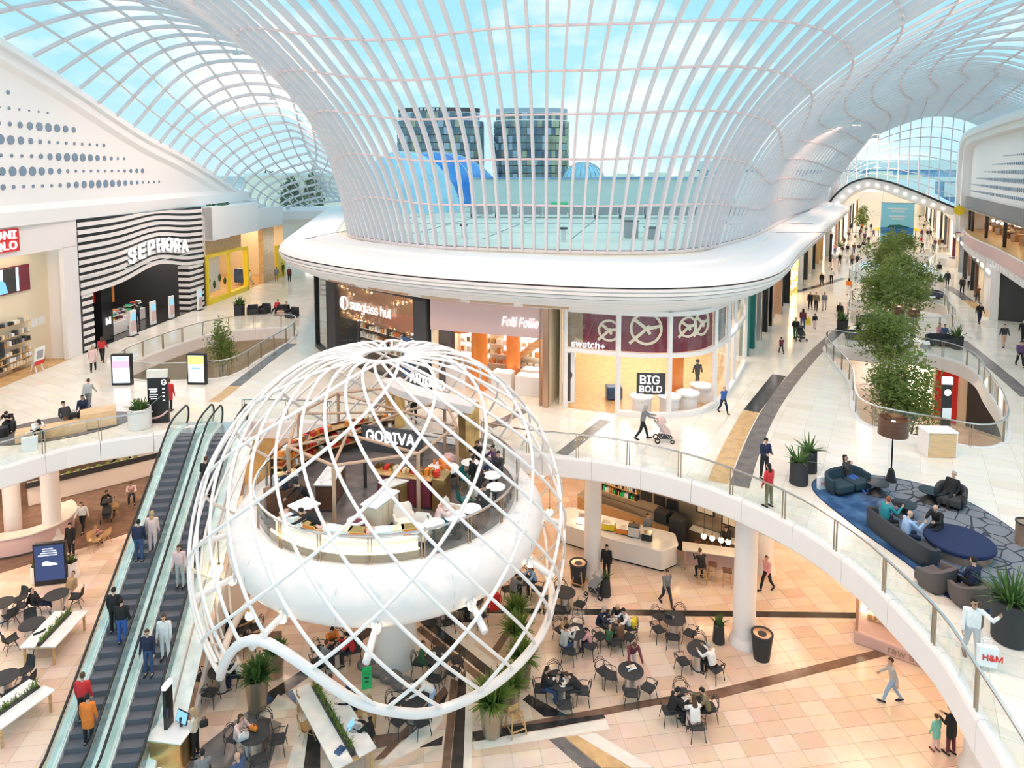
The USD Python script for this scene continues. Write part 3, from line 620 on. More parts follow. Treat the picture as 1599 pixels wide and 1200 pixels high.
for k, (x, m) in enumerate([(11.2, 'blue_tile'), (11.9, 'paper'), (12.3, 'dark')]): obj('clothes_rail', rbx((x, 2.2, 1.0), (.5, .9, 1.5), .05), m, t)
# far end of the left mall
t = thing('wall_back', kind='structure')
obj('wall', bx((-22, 99, 3.2), (26, .4, 6.4)), 'plaster_warm', t); obj('fascia', loftc(curve([(-31, 84), (-27.5, 88), (-23, 89.6), (-15, 90)], 30), [(-1.5, 5.6), (.4, 5.6), (.7, 6.2), (.5, 7.2), (-.2, 7.7), (-1.5, 7.7)]), 'white_paint', t)
obj('ceiling', bx((-24, 95, 5.55), (26, 10, .1)), 'plaster_warm', t)
t, L = shop('red_sign_shop', 'far white shop with red signs beyond the yellow windows', (-31, 98.6), (-13, 98.6)); L = 18
obj('front', bx((9, 0, 2.7), (18, .3, 5.4)), 'white_paint', t); obj('red_sign', J(bx((4.2, -.2, 4.4), (3.4, .2, .3)), bx((4.2, -.2, 2.9), (2.6, .2, .2)), bx((10.3, -.2, 3.3), (2.6, .3, 3.4))), 'red', t)
for x in (1.5, 7, 13.2, 15.5): obj('lit_window', bx((x, -.17, 1.5), (2., .08, 2.6)), 'shop_white', t)
# ---- island shops
def window_front(t, L, h, bars, frame='white_paint', glass='shop_glass', sill=.25, head=None, w=.22):
    xs_ = [0] + list(bars) + [L]
    for a, b in zip(xs_[:-1], xs_[1:]): obj('pane', bx(((a + b) / 2, .05, (h + sill) / 2), (b - a - .1, .02, h - sill)), glass, t)
    for x in xs_: obj('mullion', bx((x, .05, h / 2), (w, w, h)), frame, t)
    obj('sill', bx((L / 2, .05, sill / 2), (L, w, sill)), frame, t)
HS = 5.45
t, L = shop('sunglasses_shop', 'dark framed sunglasses shop with a lit name over its window', (-12.1, 44.15), (-4.75, 37.35)); L = 10.0
obj('frame', J(bx((.35, .1, HS / 2), (.9, .5, HS)), bx((L - .55, .1, HS / 2), (1.1, .5, HS)), bx((L / 2, .1, HS - .12), (L, .5, .25))), 'dark', t)
obj('mesh_screen', J([bx((.9 + k * .09, .15, 4.1), (.035, .02, 2.3)) for k in range(90)] + [bx((L / 2, .15, 3.0 + k * .09), (L - 2, .02, .035)) for k in range(26)]), 'copper', t)
room(t, L, HS - .1, 2.0, 'dark', 'grey_stone', 'shop_warm', lights=3, back='walnut')
m = meshkit.text_mesh('sunglass hut', .62, .05, False); v = m.vertices; obj('letter', trimesh.Trimesh(np.column_stack([2.4 + v[:, 0] * 4.3 / v[:, 0].max(), -.05 - v[:, 2], 3.72 + v[:, 1]]), m.faces[:, ::-1], process=False), 'sign_white', t)
obj('logo_disc', J(place(lathe([(.38, -.03), (.45, -.03), (.45, .03), (.38, .03), (.38, -.03)], 28), (1.72, -.06, 4.0), rx=PI / 2), bx((1.6, -.06, 4.0), (.22, .05, .7))), 'sign_white', t)
r = random.Random(4)
for k in range(20): obj('bulb', trimesh.creation.icosphere(1, .07).apply_translation((r.uniform(.9, L - 1), .3, r.choice([r.uniform(2.9, 3.5), r.uniform(4.55, 5.15)]))), 'lamp_warm', t)
window_front(t, L, 3.0, [3.2, 6.2, 7.8], 'dark', sill=.2, w=.1)
shelves(t, 1, 9, 1.75, (.8, 1.4, 2.0, 2.6), 24, ['paper', 'brass', 'orange', 'cream'], seed=6); obj('orange_canopy', bx((6.4, 1.4, 3.1), (3.8, .3, .9)), 'red', t)
obj('poster', bx((8.35, -.06, 1.65), (1.3, .06, 2.4)), 'blue_tile', t); obj('poster_face', J([bx((8.1 + .5 * k, -.1, 2.2), (.42, .03, .6)) for k in (0, 1)]), 'screen_skin', t); obj('poster_glasses', J([bx((8.1 + .5 * k, -.12, 2.3), (.4, .03, .13)) for k in (0, 1)]), 'black', t)
t, L = shop('side_window', 'dark glazed return of the island corner left of the sunglasses shop', (-14.0, 47.2), (-12.3, 44.3), cat='shop window'); L = 3.36
obj('frame', J(bx((.12, .1, HS / 2), (.24, .3, HS)), bx((L - .1, .1, HS / 2), (.2, .3, HS)), bx((L / 2, .1, .15), (L, .3, .3))), 'black', t); obj('pane', bx((L / 2, .1, HS / 2), (L, .02, HS)), 'shop_glass', t); obj('back_wall', bx((L / 2, 1.4, HS / 2), (L, .1, HS)), 'charcoal', t); obj('timber_panel', bx((L - .8, .8, HS / 2), (.5, .1, HS)), 'walnut', t)
t, L = shop('jewellery_shop', 'pink fronted jewellery shop with orange columns and a white script name', (-4.55, 37.3), (2.0, 35.02)); L = 6.93
obj('fascia_sign', bx((L / 2, .05, 4.55), (L, .3, 1.8)), 'pink_wall', t); obj('pier', J(bx((L - .16, .0, HS / 2), (.3, .5, HS)), bx((L - .5, .1, 2.7), (.06, .5, HS))), 'copper', t)
m = meshkit.text_mesh('Folli Follie', .5, .05, False); v = m.vertices; v = v + np.column_stack([v[:, 1] * .25, v[:, 1] * 0, v[:, 1] * 0]); obj('letter', trimesh.Trimesh(np.column_stack([4.25 + v[:, 0] * 2.1 / v[:, 0].max(), -.12 - v[:, 2], 4.2 + v[:, 1]]), m.faces[:, ::-1], process=False), 'sign_white', t)
room(t, L, HS - .2, 3.6, 'cream', 'cream_stone', 'shop_warm', lights=3, back='cream'); obj('added_glow_panel', bx((4.9, 3.52, 2.4), (3.6, .05, 1.5)), 'shop_white', t); obj('added_glow_panel', bx((1.2, 3.52, 2.2), (1.8, .05, 2.0)), 'shop_white', t)  # added glowing panels brighten the shop from its back wall
window_front(t, L, 3.65, [1.6, 3.4, 5.2], 'glass', sill=.06, w=.03)
for x, y, rr in ((2.35, 1.4, .48), (4.0, 2.6, .42)): obj('column_cladding', cyl((x, y, 0), (x, y, 3.7), rr, 20), 'orange', t)
obj('lamp_shade', J(cyl((1.0, 2., 3.1), (1.0, 2., 3.7), .5, 18)), 'orange', t)
for x, y, w in ((.9, 1.6, 1.3), (3.7, 1.7, 1.2), (5.5, 1.5, 1.8), (5.4, 2.7, 1.8)): obj('showcase', rbx((x, y, .55), (w, .8, 1.1), .03), 'white_paint', t); obj('showcase_light', bx((x, y, 1.13), (w * .8, .5, .03)), 'shop_white', t)
obj('stair', bar((3.6, 3.3, 1.1), (6.4, 3.3, 3.4), .25, .4), 'oak', t); shelves(t, .3, 6.6, 3.35, (1.0, 1.6, 2.2), 16, ['paper', 'cream', 'brass', 'orange'], seed=8)
# watch shop: curved glazed front
t = thing('watch_shop', 'curved glazed watch shop with white frames and a maroon printed blind', 'shop')
SW = FAC[(FAC[:, 0] > 2.35) & (FAC[:, 0] < 15.4)]; ss = np.r_[0, np.cumsum(np.linalg.norm(np.diff(SW, axis=0), axis=1))]
def sw(s): return np.array([np.interp(s, ss, SW[:, 0]), np.interp(s, ss, SW[:, 1])])
def swp(s0_, s1_, n=8): return np.array([sw(s) for s in np.linspace(s0_, s1_, n)])
MU = [0.15, 2.95, 5.55, 8.9, 11.2, 13.2, ss[-1] - .15]
for s in MU: x, y = sw(s); obj('mullion', bx((x, y, HS / 2), (.2, .2, HS), .4), 'white_paint', t)
for z, hh, a in ((HS - .12, .24, 0), (3.2, .22, 0)): obj('transom', loftc(swp(.15, ss[-1] - .15, 60), [(-.1, z - hh / 2), (.1, z - hh / 2), (.1, z + hh / 2), (-.1, z + hh / 2)]), 'white_paint', t)
obj('sill', loftc(swp(2.95, ss[-1], 50), [(-.1, 0), (.14, 0), (.14, .26), (-.1, .26)]), 'white_paint', t)
for a, b in zip(MU[:-1], MU[1:]):
    if a > 1: obj('pane', loftc(swp(a + .1, b - .1), [(-.01, .26), (.01, .26), (.01, 3.1), (-.01, 3.1)]), 'shop_glass', t)
    obj('upper_pane', loftc(swp(a + .1, b - .1), [(-.01, 3.3), (.01, 3.3), (.01, 5.3), (-.01, 5.3)]), 'shop_glass', t)
    obj('blind', loftc(swp(a + (.9 if a < 1 else .1), b - .1), [(-.16, 3.32 if a < 9 else 3.9), (-.13, 3.32 if a < 9 else 3.9), (-.13, 5.3), (-.16, 5.3)]), 'maroon' if a < 8 else 'grey', t)
    if a < 1: obj('blind', loftc(swp(.25, 1.05), [(-.16, 3.32), (-.13, 3.32), (-.13, 5.3), (-.16, 5.3)]), 'bronze', t)
def on_front(s_, z, r, sw_=.16):
    """A watch-dial print: ring, two hands and hub, lying on the blind."""
    def pt(u, w): p = sw(s_ + u); q = sw(s_ + u + .05) - p; n = np.array([q[1], -q[0]]) / np.linalg.norm(q); p = p - n * .1; return (p[0], p[1], z + w)
    a = np.linspace(0, 2 * PI, 36); ms = [ribbon([pt(r * math.cos(k), max(min(r * math.sin(k), 5.28 - z), 3.34 - z)) for k in a], [(.3, -1, .1)] * 36, sw_, .02)]
    for ang, l0, l1 in ((.75, -1.5, .3), (2.5, -.2, 1.1), (.2, -.1, .9), (-.9, -.1, .45)):
        q = [pt(math.cos(ang) * r * k, min(math.sin(ang) * r * k, 5.26 - z)) for k in np.linspace(l0, l1, 8)]; ms.append(ribbon(q, [(.3, -1, .1)] * 8, sw_ * 1.2, .02))
    return J(ms)
for s_, z, r_ in ((2.45, 4.35, .52), (4.35, 4.55, .78), (6.6, 4.6, .5), (7.6, 4.7, .6)): obj('watch_print', on_front(s_, z, r_, .1 + .05 * r_), 'cream', t)
x0, x1 = sw(.5), sw(2.6); obj('letter', text('swatch+', .33, x0, x1, 3.42, .08, False, .14), 'sign_white', t)
x0, x1 = sw(11.4), sw(13.0); obj('letter', text('swatch', .33, x0, x1, 3.42, .08, False, .14), 'sign_white', t)
x0, x1 = sw(4.0), sw(5.3); m = J(text('BIG', .42, x0, x1, 1.75, .04, True, .06), text('BOLD', .32, x0, x1, 1.32, .04, True, .06)); obj('window_lettering', m, 'sign_white', t); obj('sticker', loftc(swp(3.9, 5.35), [(.012, 1.2), (.03, 1.2), (.03, 2.3), (.012, 2.3)]), 'dark', t)
inner = Polygon(np.vstack([swp(.1, ss[-1] - .1, 50), [(12, 52), (4, 48)]])).buffer(-.15)
obj('shop_floor', extrude(inner, .0, .01), 'tan_stone', t); obj('shop_ceiling', extrude(inner, 5.3, 5.4), 'plaster', t); obj('unseen_ceiling_lamp', extrude(inner.buffer(-1.6), 5.22, 5.29), 'shop_white', t)  # ceiling lamp is out of view, lights the watch shop
obj('back_wall', J(bar((2.6, 35.2, 2.7), (4.4, 47.5, 2.7), .12, 5.4), bar((4.4, 47.5, 2.7), (14.6, 47.5, 2.7), .12, 5.4)), 'cream', t)
obj('dado', J(bar((2.75, 35.4, .5), (4.1, 44, .5), .3, 1.0)), 'bronze', t); obj('wall_niche', bar((3.3, 37.5, 2.0), (3.9, 42.0, 2.0), .35, 2.2), 'paper', t)
obj('watch_poster', bar((2.75, 34.85, 1.6), (3.35, 35.25, 1.6), .06, 2.9), 'paper', t); obj('watch_strap', J(bar((2.86, 34.86, 1.6), (3.1, 35.02, 1.6), .05, 2.6), place(cyl((0, 0, -.04), (0, 0, .04), .25, 16), (2.98, 34.93, 1.7), rx=PI / 2, rz=.6)), 'dark', t)
for s_, k in ((5.9, .8), (7.6, .9), (4.2, .8), (9.4, .9)):
    p = sw(s_); q = sw(s_ + .1) - p; n = np.array([q[1], -q[0]]) / np.linalg.norm(q); c = p - n * k
    obj('display_plinth', lathe([(0, .01), (.5, .01), (.5, .72), (.62, .75), (.62, .85), (0, .85)], 20, (*c, 0)), 'white_paint', t); obj('display_lamp', lathe([(0, .86), (.45, .86), (.45, .89), (0, .89)], 16, (*c, 0)), 'shop_white', t)
obj('column_cladding', cyl((9.0, 36.2, .01), (9.0, 36.2, 5.2), .42, 18), 'orange', t)
obj('mannequin', J(cyl((10.6, 37.9, .05), (10.62, 37.9, .8), .06, 8), cyl((10.8, 38.0, .05), (10.75, 38, .8), .06, 8), hull(np.vstack([trimesh.creation.icosphere(1, .14).apply_translation((10.69, 37.95, .85)).vertices, trimesh.creation.icosphere(1, .17).apply_translation((10.69, 37.95, 1.3)).vertices])), cyl((10.5, 37.9, 1.4), (10.42, 37.9, .95), .05, 8), cyl((10.88, 38.0, 1.4), (10.96, 38, .95), .05, 8), trimesh.creation.icosphere(2, .11).apply_translation((10.69, 37.95, 1.62))), 'charcoal', t)
obj('sofa_blue', rbx((5.6, 36.2, .4), (.9, .8, .7), .1), 'blue_tile', t)
# ---- shop units along the long mall; each is a frame, a lit room, goods and a sign
UNITS = [(2.6, 'teal', 'teal shop front with white window script next to the curved watch shop'), (2.6, 'steel', 'pale blue glazed shop front after the teal one'), (3.0, 'black', 'tall black shop front after the blue glass'), (2.4, 'black_gloss', 'narrow black shop front with a bright white sign'),
         (5.2, 'copper', 'copper headed shop front with a round white emblem'), (5.4, 'black', 'wide black shop front with a small white sign'), (6.2, 'gold', 'shop front full of gold lights'), (4.8, 'white_paint', 'pale shop front after the gold one'), (4.6, 'charcoal', 'dark double height shop front after the pale one'), (5.0, 'cream', 'cream shop front with warm light'), (4.0, 'black', 'narrow dark shop front before the white digital panel'), (5.4, 'tan_stone', 'tan shop front near the end of the glass roof'), (5.0, 'oak', 'timber shop front nearest the arch on the left side')]
def unit_front(t, w, fr_, k, h=HS, glowm=None, sign=True):
    obj('pier', J(bx((.15, .1, h / 2), (.3, .6, h)), bx((w - .15, .1, h / 2), (.3, .6, h))), fr_, t)
    obj('header', bx((w / 2, .1, h - .55), (w - .6, .5, 1.1)), fr_, t)
    obj('pane', bx((w / 2, .15, (h - 1.1) / 2), (w - .6, .02, h - 1.1)), 'shop_glass', t)
    obj('door_post', bx((w * .62, .15, (h - 1.1) / 2), (.08, .1, h - 1.1)), fr_, t)
    obj('shop_room', J(bx((w / 2, 2.6, h / 2), (w - .3, .1, h)), bx((.2, 1.4, h / 2), (.06, 2.4, h)), bx((w - .2, 1.4, h / 2), (.06, 2.4, h))), ('cream', 'walnut', 'plaster', 'dark')[k % 4], t)
    obj('unseen_ceiling_lamp', bx((w / 2, 1.4, h - 1.15), (w - .8, 1.6, .05)), glowm or ('shop_warm', 'shop_white')[k % 2], t)  # out of view, placed to light the shop room
    if sign: obj('sign_bar', bx((w * .5, -.2, h - .6), (w * .42, .08, .28)), 'sign_white', t)
    shelves(t, .5, w - .5, 2.3, (.8, 1.6, 2.4), max(4, int(w * 2.5)), seed=40 + k)
    obj('plinth', rbx((w * .3, .9, .45), (w * .3, .7, .9), .03), 'white_paint', t)
c = np.array([15.75, 44.6])
for k, (w, fr_, lab) in enumerate(UNITS):
    t, L = shop('shop_unit', lab, c + CORR * .04, c + CORR * w); w -= .08; unit_front(t, w, fr_, k, glowm=None, sign=k not in (0, 4)); c = c + CORR * (w + .08)
    if k == 0:
        obj('window_panel', bx((1.2, .1, 2.2), (1.7, .06, 3.2)), 'teal', t); obj('window_script', J([bx((.7 + .16 * (j % 2) + .35 * (j // 7), .05, 1.2 + .3 * (j % 7)), (.22, .04, .16 + .05 * (j % 3))) for j in range(14)]), 'sign_white', t)
    if k == 4: obj('emblem', place(cyl((0, 0, -.06), (0, 0, .06), .62, 20), (1.6, -.25, 4.75), rx=PI / 2), 'sign_white', t); obj('awning', bx((2.6, -.2, 3.85), (4.6, .5, .35)), 'cream_stone', t)
    if k == 6: obj('gold_lights', J([trimesh.creation.icosphere(0, .12).apply_translation((random.uniform(.4, w - .4), .0, random.uniform(.5, 5))) for _ in range(40)]), 'lamp_warm', t, kind='stuff')
END_L = c
t = thing('digital_panel', 'black framed white digital panel standing by the left shops of the long mall', 'screen', (*P(1297, 408), 0), 60); obj('case', rbx((0, 0, 1.9), (1.5, .3, 3.8), .04), 'black', t); obj('screen', bx((0, -.16, 2.1), (1.1, .03, 2.2)), 'screen_white', t)
# right side of the long mall: away-facing line back towards the camera
RU = [(5., 'maroon'), (5., 'cream'), (6., 'grey'), (5., 'charcoal'), (3.4, 'copper'), (4.2, 'black'), (3, 'walnut'), (4, 'cream'), (5, 'white_paint')]
RL = ['maroon shop front nearest the arch on the right side', 'cream shop front left of the grey wall under the terrace', 'plain grey front under the terrace corner', 'charcoal shop front under the terrace', 'copper shop front under the terrace', 'black panelled shop front under the terrace', 'walnut shop front under the curved terrace', 'cream shop front under the curved terrace', 'white shop front at the right edge of the picture']
c = np.array([60.2, 91.0])
for k, ((w, fr_), lab) in enumerate(zip(RU, RL)):
    t, L = shop('shop_unit', lab, c - CORR * .04, c - CORR * w); unit_front(t, w - .08, fr_, k + 3, h=4.4); c = c - CORR * w
# beyond the arch: a long bright mall
t = thing('wall_far_mall', kind='structure')
for side, o in ((0, np.array([46.2, 97.8])), (1, np.array([61.4, 91.5]))):
    s_ = 1 if side == 0 else -1
    for k in range(22):
        a = o + CORR * (k * 6.); 
        obj('pier', bar((*a, 2.6), (*(a + CORR * (1.2 + (k * 7 % 5) * .5)), 2.6), .8, 5.2), ('plaster', 'dark', 'cream', 'charcoal', 'copper', 'plaster')[(k * 5 + side) % 6], t)
        obj('lit_front', bar((*(a + CORR * 1.0 - CN * s_ * .6), 2.3), (*(a + CORR * 6 - CN * s_ * .6), 2.3), .1, 4.6), ('shop_warm', 'shop_white', 'cream')[(k * 2 + side) % 3], t)
        obj('header', bar((*a, 6.0), (*(a + CORR * 6), 6.0), .9, 2.0), 'plaster', t)
e = np.array([46.2, 97.8]) + CORR * 132
far_mall = t
for k in range(20): q = np.array([45.4, 96.5]) + CN * 6 + CORR * (8 + k * 6.3); obj('unseen_ceiling_lamp', bx((*q, 9.3), (4, 1.6, .06), math.atan2(CN[1], CN[0])), 'shop_white', t)
obj('end_wall', bar((*e, 5.5), (*(e + CN * 16), 5.5), .4, 11), 'cream', t)
for k, (x0, x1, z0, z1, m) in enumerate([(1, 6.5, .5, 6.3, 'orange'), (7.5, 11, .5, 6.5, 'plaster'), (7.8, 10.6, 3.4, 6.4, 'maroon'), (12, 15.5, 0, 6, 'dark')]):
    obj('end_panel', bar((*(e - CORR * (.4 + .1 * k) + CN * x0), (z0 + z1) / 2), (*(e - CORR * (.4 + .1 * k) + CN * x1), (z0 + z1) / 2), .1, z1 - z0), m, t)
# arch over the way into it, and the glazing between arch and roof
A0 = np.array([45.4, 96.5])
ar = curve([(0, 7.0), (.5, 8.2), (1.6, 9.6), (3.2, 10.8), (5, 11.3), (7, 10.95), (10, 9.85), (13, 8.5), (16.3, 7.0)], 44)
def arp(d, z, back=0.): q = A0 + CN * d + CORR * back; return (q[0], q[1], z)
t = thing('trim_6', kind='structure')
cen = np.array([7, 4.0]); dirs = ar - cen; dirs /= np.linalg.norm(dirs, axis=1, keepdims=True)
def ring_(o, back): return np.array([arp(*(p + n * o), back) for p, n in zip(ar, dirs)])
g = np.stack([ring_(-1.5, 1.2), ring_(-1.3, 0), ring_(-.35, -.25), ring_(0, -.2), ring_(.1, .6), ring_(-1.3, 6)], 1)
obj('arch_band', tm(g.reshape(-1, 3), grid_f(44, 6)), 'white_paint', t, smooth=40); obj('arch_edge', tube(ring_(.1, -.25), .13, 6), 'charcoal', t, smooth=True)
obj('vault', tm(np.stack([ring_(-1.3, 6), ring_(-1.3, 70), ring_(-1.3, 136)], 1).reshape(-1, 3), grid_f(44, 3)), 'plaster', far_mall, smooth=60)
for k in range(3, 42, 3): p = ring_(-.8, -.3)[k]; obj('arch_lamp', trimesh.creation.icosphere(1, .09).apply_translation(p), 'lamp_white', t)
obj('spandrel', J(bar(arp(-.6, 6.2), arp(1.2, 6.2), 1.5, 2.4), bar(arp(15.4, 5.4), arp(20.5, 5.4), 1.5, 3.2)), 'white_paint', t)
top = np.array(rt(0, .96)); tc = CubicSpline(np.arange(7), top)(np.linspace(0, 6, 120))
eg = []
for d, z in ar:
    zt = np.interp(d, tc[:, 0], tc[:, 1]); zs_ = np.linspace(z + .1, max(zt, z + .3), 9); eg.append([arp(d, zz, .4 + 2.2 * math.sin(PI * kk / 8) * min(1, (zt - z) / 6)) for kk, zz in enumerate(zs_)])
eg = np.array(eg); t = thing('window_1', kind='structure')
for k in range(0, 44, 3): obj('mullion', tube(eg[k], .07, 6), 'rib', t, smooth=True)
for k in range(1, 9): obj('transom', tube(eg[:, k], .06, 6), 'rib', t, smooth=True)
for k in range(0, 42, 3):
    for j in range(8): obj('pane', tm(eg[k:k + 4, j:j + 2].reshape(-1, 3), grid_f(min(4, 44 - k), 2)), 'roof_glass', t)
# upper terrace and its frame
U0, UD = np.array([42.8, 56.0]), unit(.447, .894); UN = np.array([-UD[1], UD[0]])
def up(s_, z, out=0.): q = U0 + UD * s_ + UN * out; return (q[0], q[1], z)
t = thing('wall_right', kind='structure')
fp = curve([(36.3, 4.2), (36.3, 9), (36.2, 13.2), (35.2, 15.6), (32.5, 16.7), (25, 17.0), (5, 17.2), (-20, 17.2)], 70)
fd = np.gradient(fp, axis=0); fd /= np.linalg.norm(fd, axis=1, keepdims=True); fn = np.stack([-fd[:, 1], fd[:, 0]], 1)
sec = [(.5, -1.0), (.5, .5), (.1, .62), (-.3, .5), (-.32, .1), (-.9, .05), (-.95, -1.0)]
obj('frame', tm(np.array([[up(p[0] - n[0] * o, p[1] - n[1] * o, w) for o, w in sec] for p, n in zip(fp, fn)]).reshape(-1, 3), grid_f(70, 7, True)), 'plaster', t, smooth=35)
obj('perforated_wall', J(bar(up(35.6, 12.9, -1), up(-20, 12.9, -1), .2, 8.0)), 'plaster', t)
holes = []
for k in range(8):
    for s_ in np.arange(-6 + (k % 2) * .4, 35, .8):
        rr = .27 * max(0, min(1, .35 + .65 * math.sin((s_ + 9) / 14. + .3 * k))) * (1 if k < 6 else .6) * max(.3, 1 - abs(k - 2.2) * .16)
        if rr > .04: holes.append((F * rr / (U0 + UD * s_)[1], place(cyl((0, 0, -.03), (0, 0, .03), rr, 10), up(s_, 9.9 + k * .82, -.87), rx=PI / 2, rz=math.atan2(UD[1], UD[0]))))
holes.sort(key=lambda h: -h[0])
for _, m in holes[:290]: obj('porthole', m, 'porthole', t)
if len(holes) > 290: obj('porthole', J([m for _, m in holes[290:]]), 'porthole', t, kind='stuff')
obj('slat_band', J(bar(up(35.8, 8.4, -.6), up(-20, 8.4, -.6), .1, 1.5)), 'copper', t)
for s_ in np.arange(-4, 35.6, .45): obj('slat', bar(up(s_, 7.65, -.5), up(s_, 9.15, -.5), .1, .16), 'grey', t)
DK = np.vstack([[up(37, 0, -.5)[:2]], curve([P(*p, 5.95) for p in [(1506, 361), (1522, 373), (1550, 385), (1600, 411), (1680, 455), (1800, 540)]], 60)])
t2 = thing('floor_terrace', kind='structure')
dkp = Polygon(np.vstack([DK, [(70, 30), (80, 90)]])); obj('slab', extrude(dkp.buffer(0), 4.5, 4.88), 'plaster', t2); obj('terrace_floor', extrude(dkp.buffer(-.2), 4.88, 4.9), 'oak', t2)
t = thing('terrace_railing', 'pleated pinkish balustrade of the upper right terrace', 'railing')
DR = smooth_path(np.vstack([DK[1:]]), 4)[::-1]
DRr = DR[::-1]; sgn = -1 if np.dot(normals2(DRr)[10], UN) > 0 else 1
for k, p in enumerate(seg_path(DRr, .55)[:90]):
    n = normals2(np.array([p[0], p[-1]]))[0] * -sgn; o = .1 * (k % 2)
    obj('panel', bar((*(p[0] + n * o), 5.35), (*(p[-1] + n * (.1 - o)), 5.35), .03, 1.05), 'pink_wall', t); obj('white_slat', bar((*(p[0] + n * .06), 4.5), (*((p[0] + p[-1]) / 2 + n * .06), 4.5), .06, .6), 'white_paint', t)
obj('handrail', ribbon(np.column_stack([DRr, np.full(len(DRr), 5.93)]), np.tile((0, 0, 1.), (len(DRr), 1)), .16, .06), 'white_paint', t)
t = thing('terrace_restaurant', 'open upper restaurant with dark posts, warm lamps and a pale tiled wall at right', 'restaurant')
obj('back_wall', bar(up(75, 6.3, -7), up(-14, 6.3, -7), .2, 2.8), 'bronze', t); obj('pale_wall', bar(up(47, 6.4, -6.6), up(-14, 6.4, -6.6), .2, 2.6), 'plaster', t); obj('ceiling', extrude(Polygon([up(35, 0, 0)[:2], up(-16, 0, 0)[:2], up(-16, 0, -7)[:2], up(76, 0, -7)[:2], up(50, 0, -1.2)[:2]]), 7.68, 7.75), 'bronze', t)
obj('red_letters', J([bar(up(43 - .75 * k, 6.7, -6.45), up(42.5 - .75 * k, 6.7, -6.45), .05, .42 if k % 3 else .36) for k in range(9)]), 'red', t)
for s_ in (34, 31.5, 22, 12, 2): obj('post', bar(up(s_, 4.9, -.8), up(s_, 7.7, -.8), .22), 'black', t)
obj('lamp_rail', J(bar(up(33, 7.2, -2), up(-10, 7.2, -2), .06), bar(up(33, 6.9, -2.4), up(-10, 6.9, -2.4), .06)), 'black', t)
for s_ in np.arange(-8, 33, 1.3): obj('globe_lamp', trimesh.creation.icosphere(1, .16).apply_translation(up(s_, 7.0 - .4 * (int(s_ * 3) % 2), -2.2 - (int(s_) % 3))), 'lamp_warm', t)
obj('bench', J([rbx(up(s_, 5.3, -3.2 - (k % 2) * 1.6), (1.2, .7, .8), .06) for k, s_ in enumerate(np.arange(-6, 40, 2.1))]), 'copper', t)
s = thing('round_sign', 'yellow round sign hanging at the terrace corner', 'sign', up(34.6, 7.3, .3), math.degrees(math.atan2(UD[1], UD[0])) + 90); obj('disc', place(cyl((0, 0, -.1), (0, 0, .1), .62, 24), rx=PI / 2), 'yellow', s); obj('bracket', bar((0, 0, .6), (0, 0, .9), .08), 'black', s)
s = thing('white_counter', 'angular white counter with a dark middle on the floor under the terrace', 'counter', (*P(1490, 415), 0), 15); obj('body', extrude(Polygon([(-2, -.6), (-1.2, -1.2), (1.6, -1), (2.2, .2), (1, 1), (-1.6, .8)]), 0, 1.0), 'white_paint', s); obj('top', extrude(Polygon([(-1, -.5), (0, -.8), (.6, 0), (-.4, .5)]), 1.0, 1.06), 'black', s)
# ------------------------------------------------------------ outside the glass
mat('out_ground', (.5, .5, .46), .9, vary=.2, vscale=.05); mat('out_roof', (.86, .8, .66), .8, vary=.06, vscale=.3); mat('out_white', (.8, .82, .8), .6); mat('out_green', (.62, .72, .68), .4)
mat('tower_glass', (.05, .1, .16), .08, vary=.6, vscale=.12, alt=(.16, .26, .28)); mat('tower_gold', (.3, .32, .22), .2, vary=.4, vscale=.15); mat('tower_rail', (.35, .42, .5), .4); mat('canopy_blue', (.03, .2, .62), .15, vary=.4, vscale=.25, alt=(.1, .38, .8)); mat('canopy_pale', (.4, .7, .85), .2, vary=.1, vscale=.4); mat('blue_front', (.12, .26, .48), .2, vary=.5, vscale=.2, alt=(.4, .55, .7))
g = thing('ground', kind='structure'); obj('land', extrude(Polygon([(-900, 105), (900, 300), (900, 1500), (-900, 1500)]), -3, -2.5), 'out_ground', g)
obj('land', extrude(Polygon([(-900, 40), (-62, 40), (-62, 130), (-900, 130)]), -3, -2.5), 'out_ground', g)
r = thing('parapet', 'long pale green glazed wall standing on the flat roof behind the glass', 'wall', (0, 0, 7.9))
obj('wall', bx((10, 74, 1.9), (29, .4, 3.6)), 'out_green', r); obj('coping', bx((10, 74, 3.75), (29.4, .7, .2)), 'blue_front', r); obj('cap_teeth', J([bx((9 + k * .6, 74, 3.9), (.3, .3, .14)) for k in range(25)]), 'out_white', r); obj('green_panel', bx((5.2, 73.7, .6), (1.8, .1, 1.0)), 'green_sign', r)
r = thing('roof_duct', 'low row of grey cabinets on legs on the flat roof', 'duct', (0, 0, 7.9))
for k in range(12): obj('cabinet', rbx((-3 + 2.4 * k, 66 - .25 * k, .75), (2.2, .9, .8), .04), 'grey', r)
for k in range(13): obj('leg', bx((-4 + 2.4 * k, 66 - .25 * k, .2), (.12, .6, .4)), 'dark', r)
for i, (px, py, h) in enumerate([(724, 372, .9), (880, 378, .9), (985, 372, 1.2), (1018, 374, .8)]):
    q = P(px, py, 7.9); s = thing('roof_vent', ['small roof vent on a post, leftmost on the flat roof', 'thin roof vent pipe in the middle of the flat roof', 'grey roof cabinet behind the glass, right of the middle', 'low grey roof cabinet, rightmost on the flat roof'][i], 'vent', (*q, 7.9)); obj('pipe', rbx((0, 0, h / 2), (.3, .3, h), .03) if i < 2 else rbx((0, 0, h / 2), (.9, .7, h), .04), 'light_grey' if i < 2 else 'grey', s); obj('cap', rbx((0, 0, h), (.5, .5, .12), .03) if i < 2 else rbx((0, 0, h), (1., .8, .08), .02), 'dark', s)
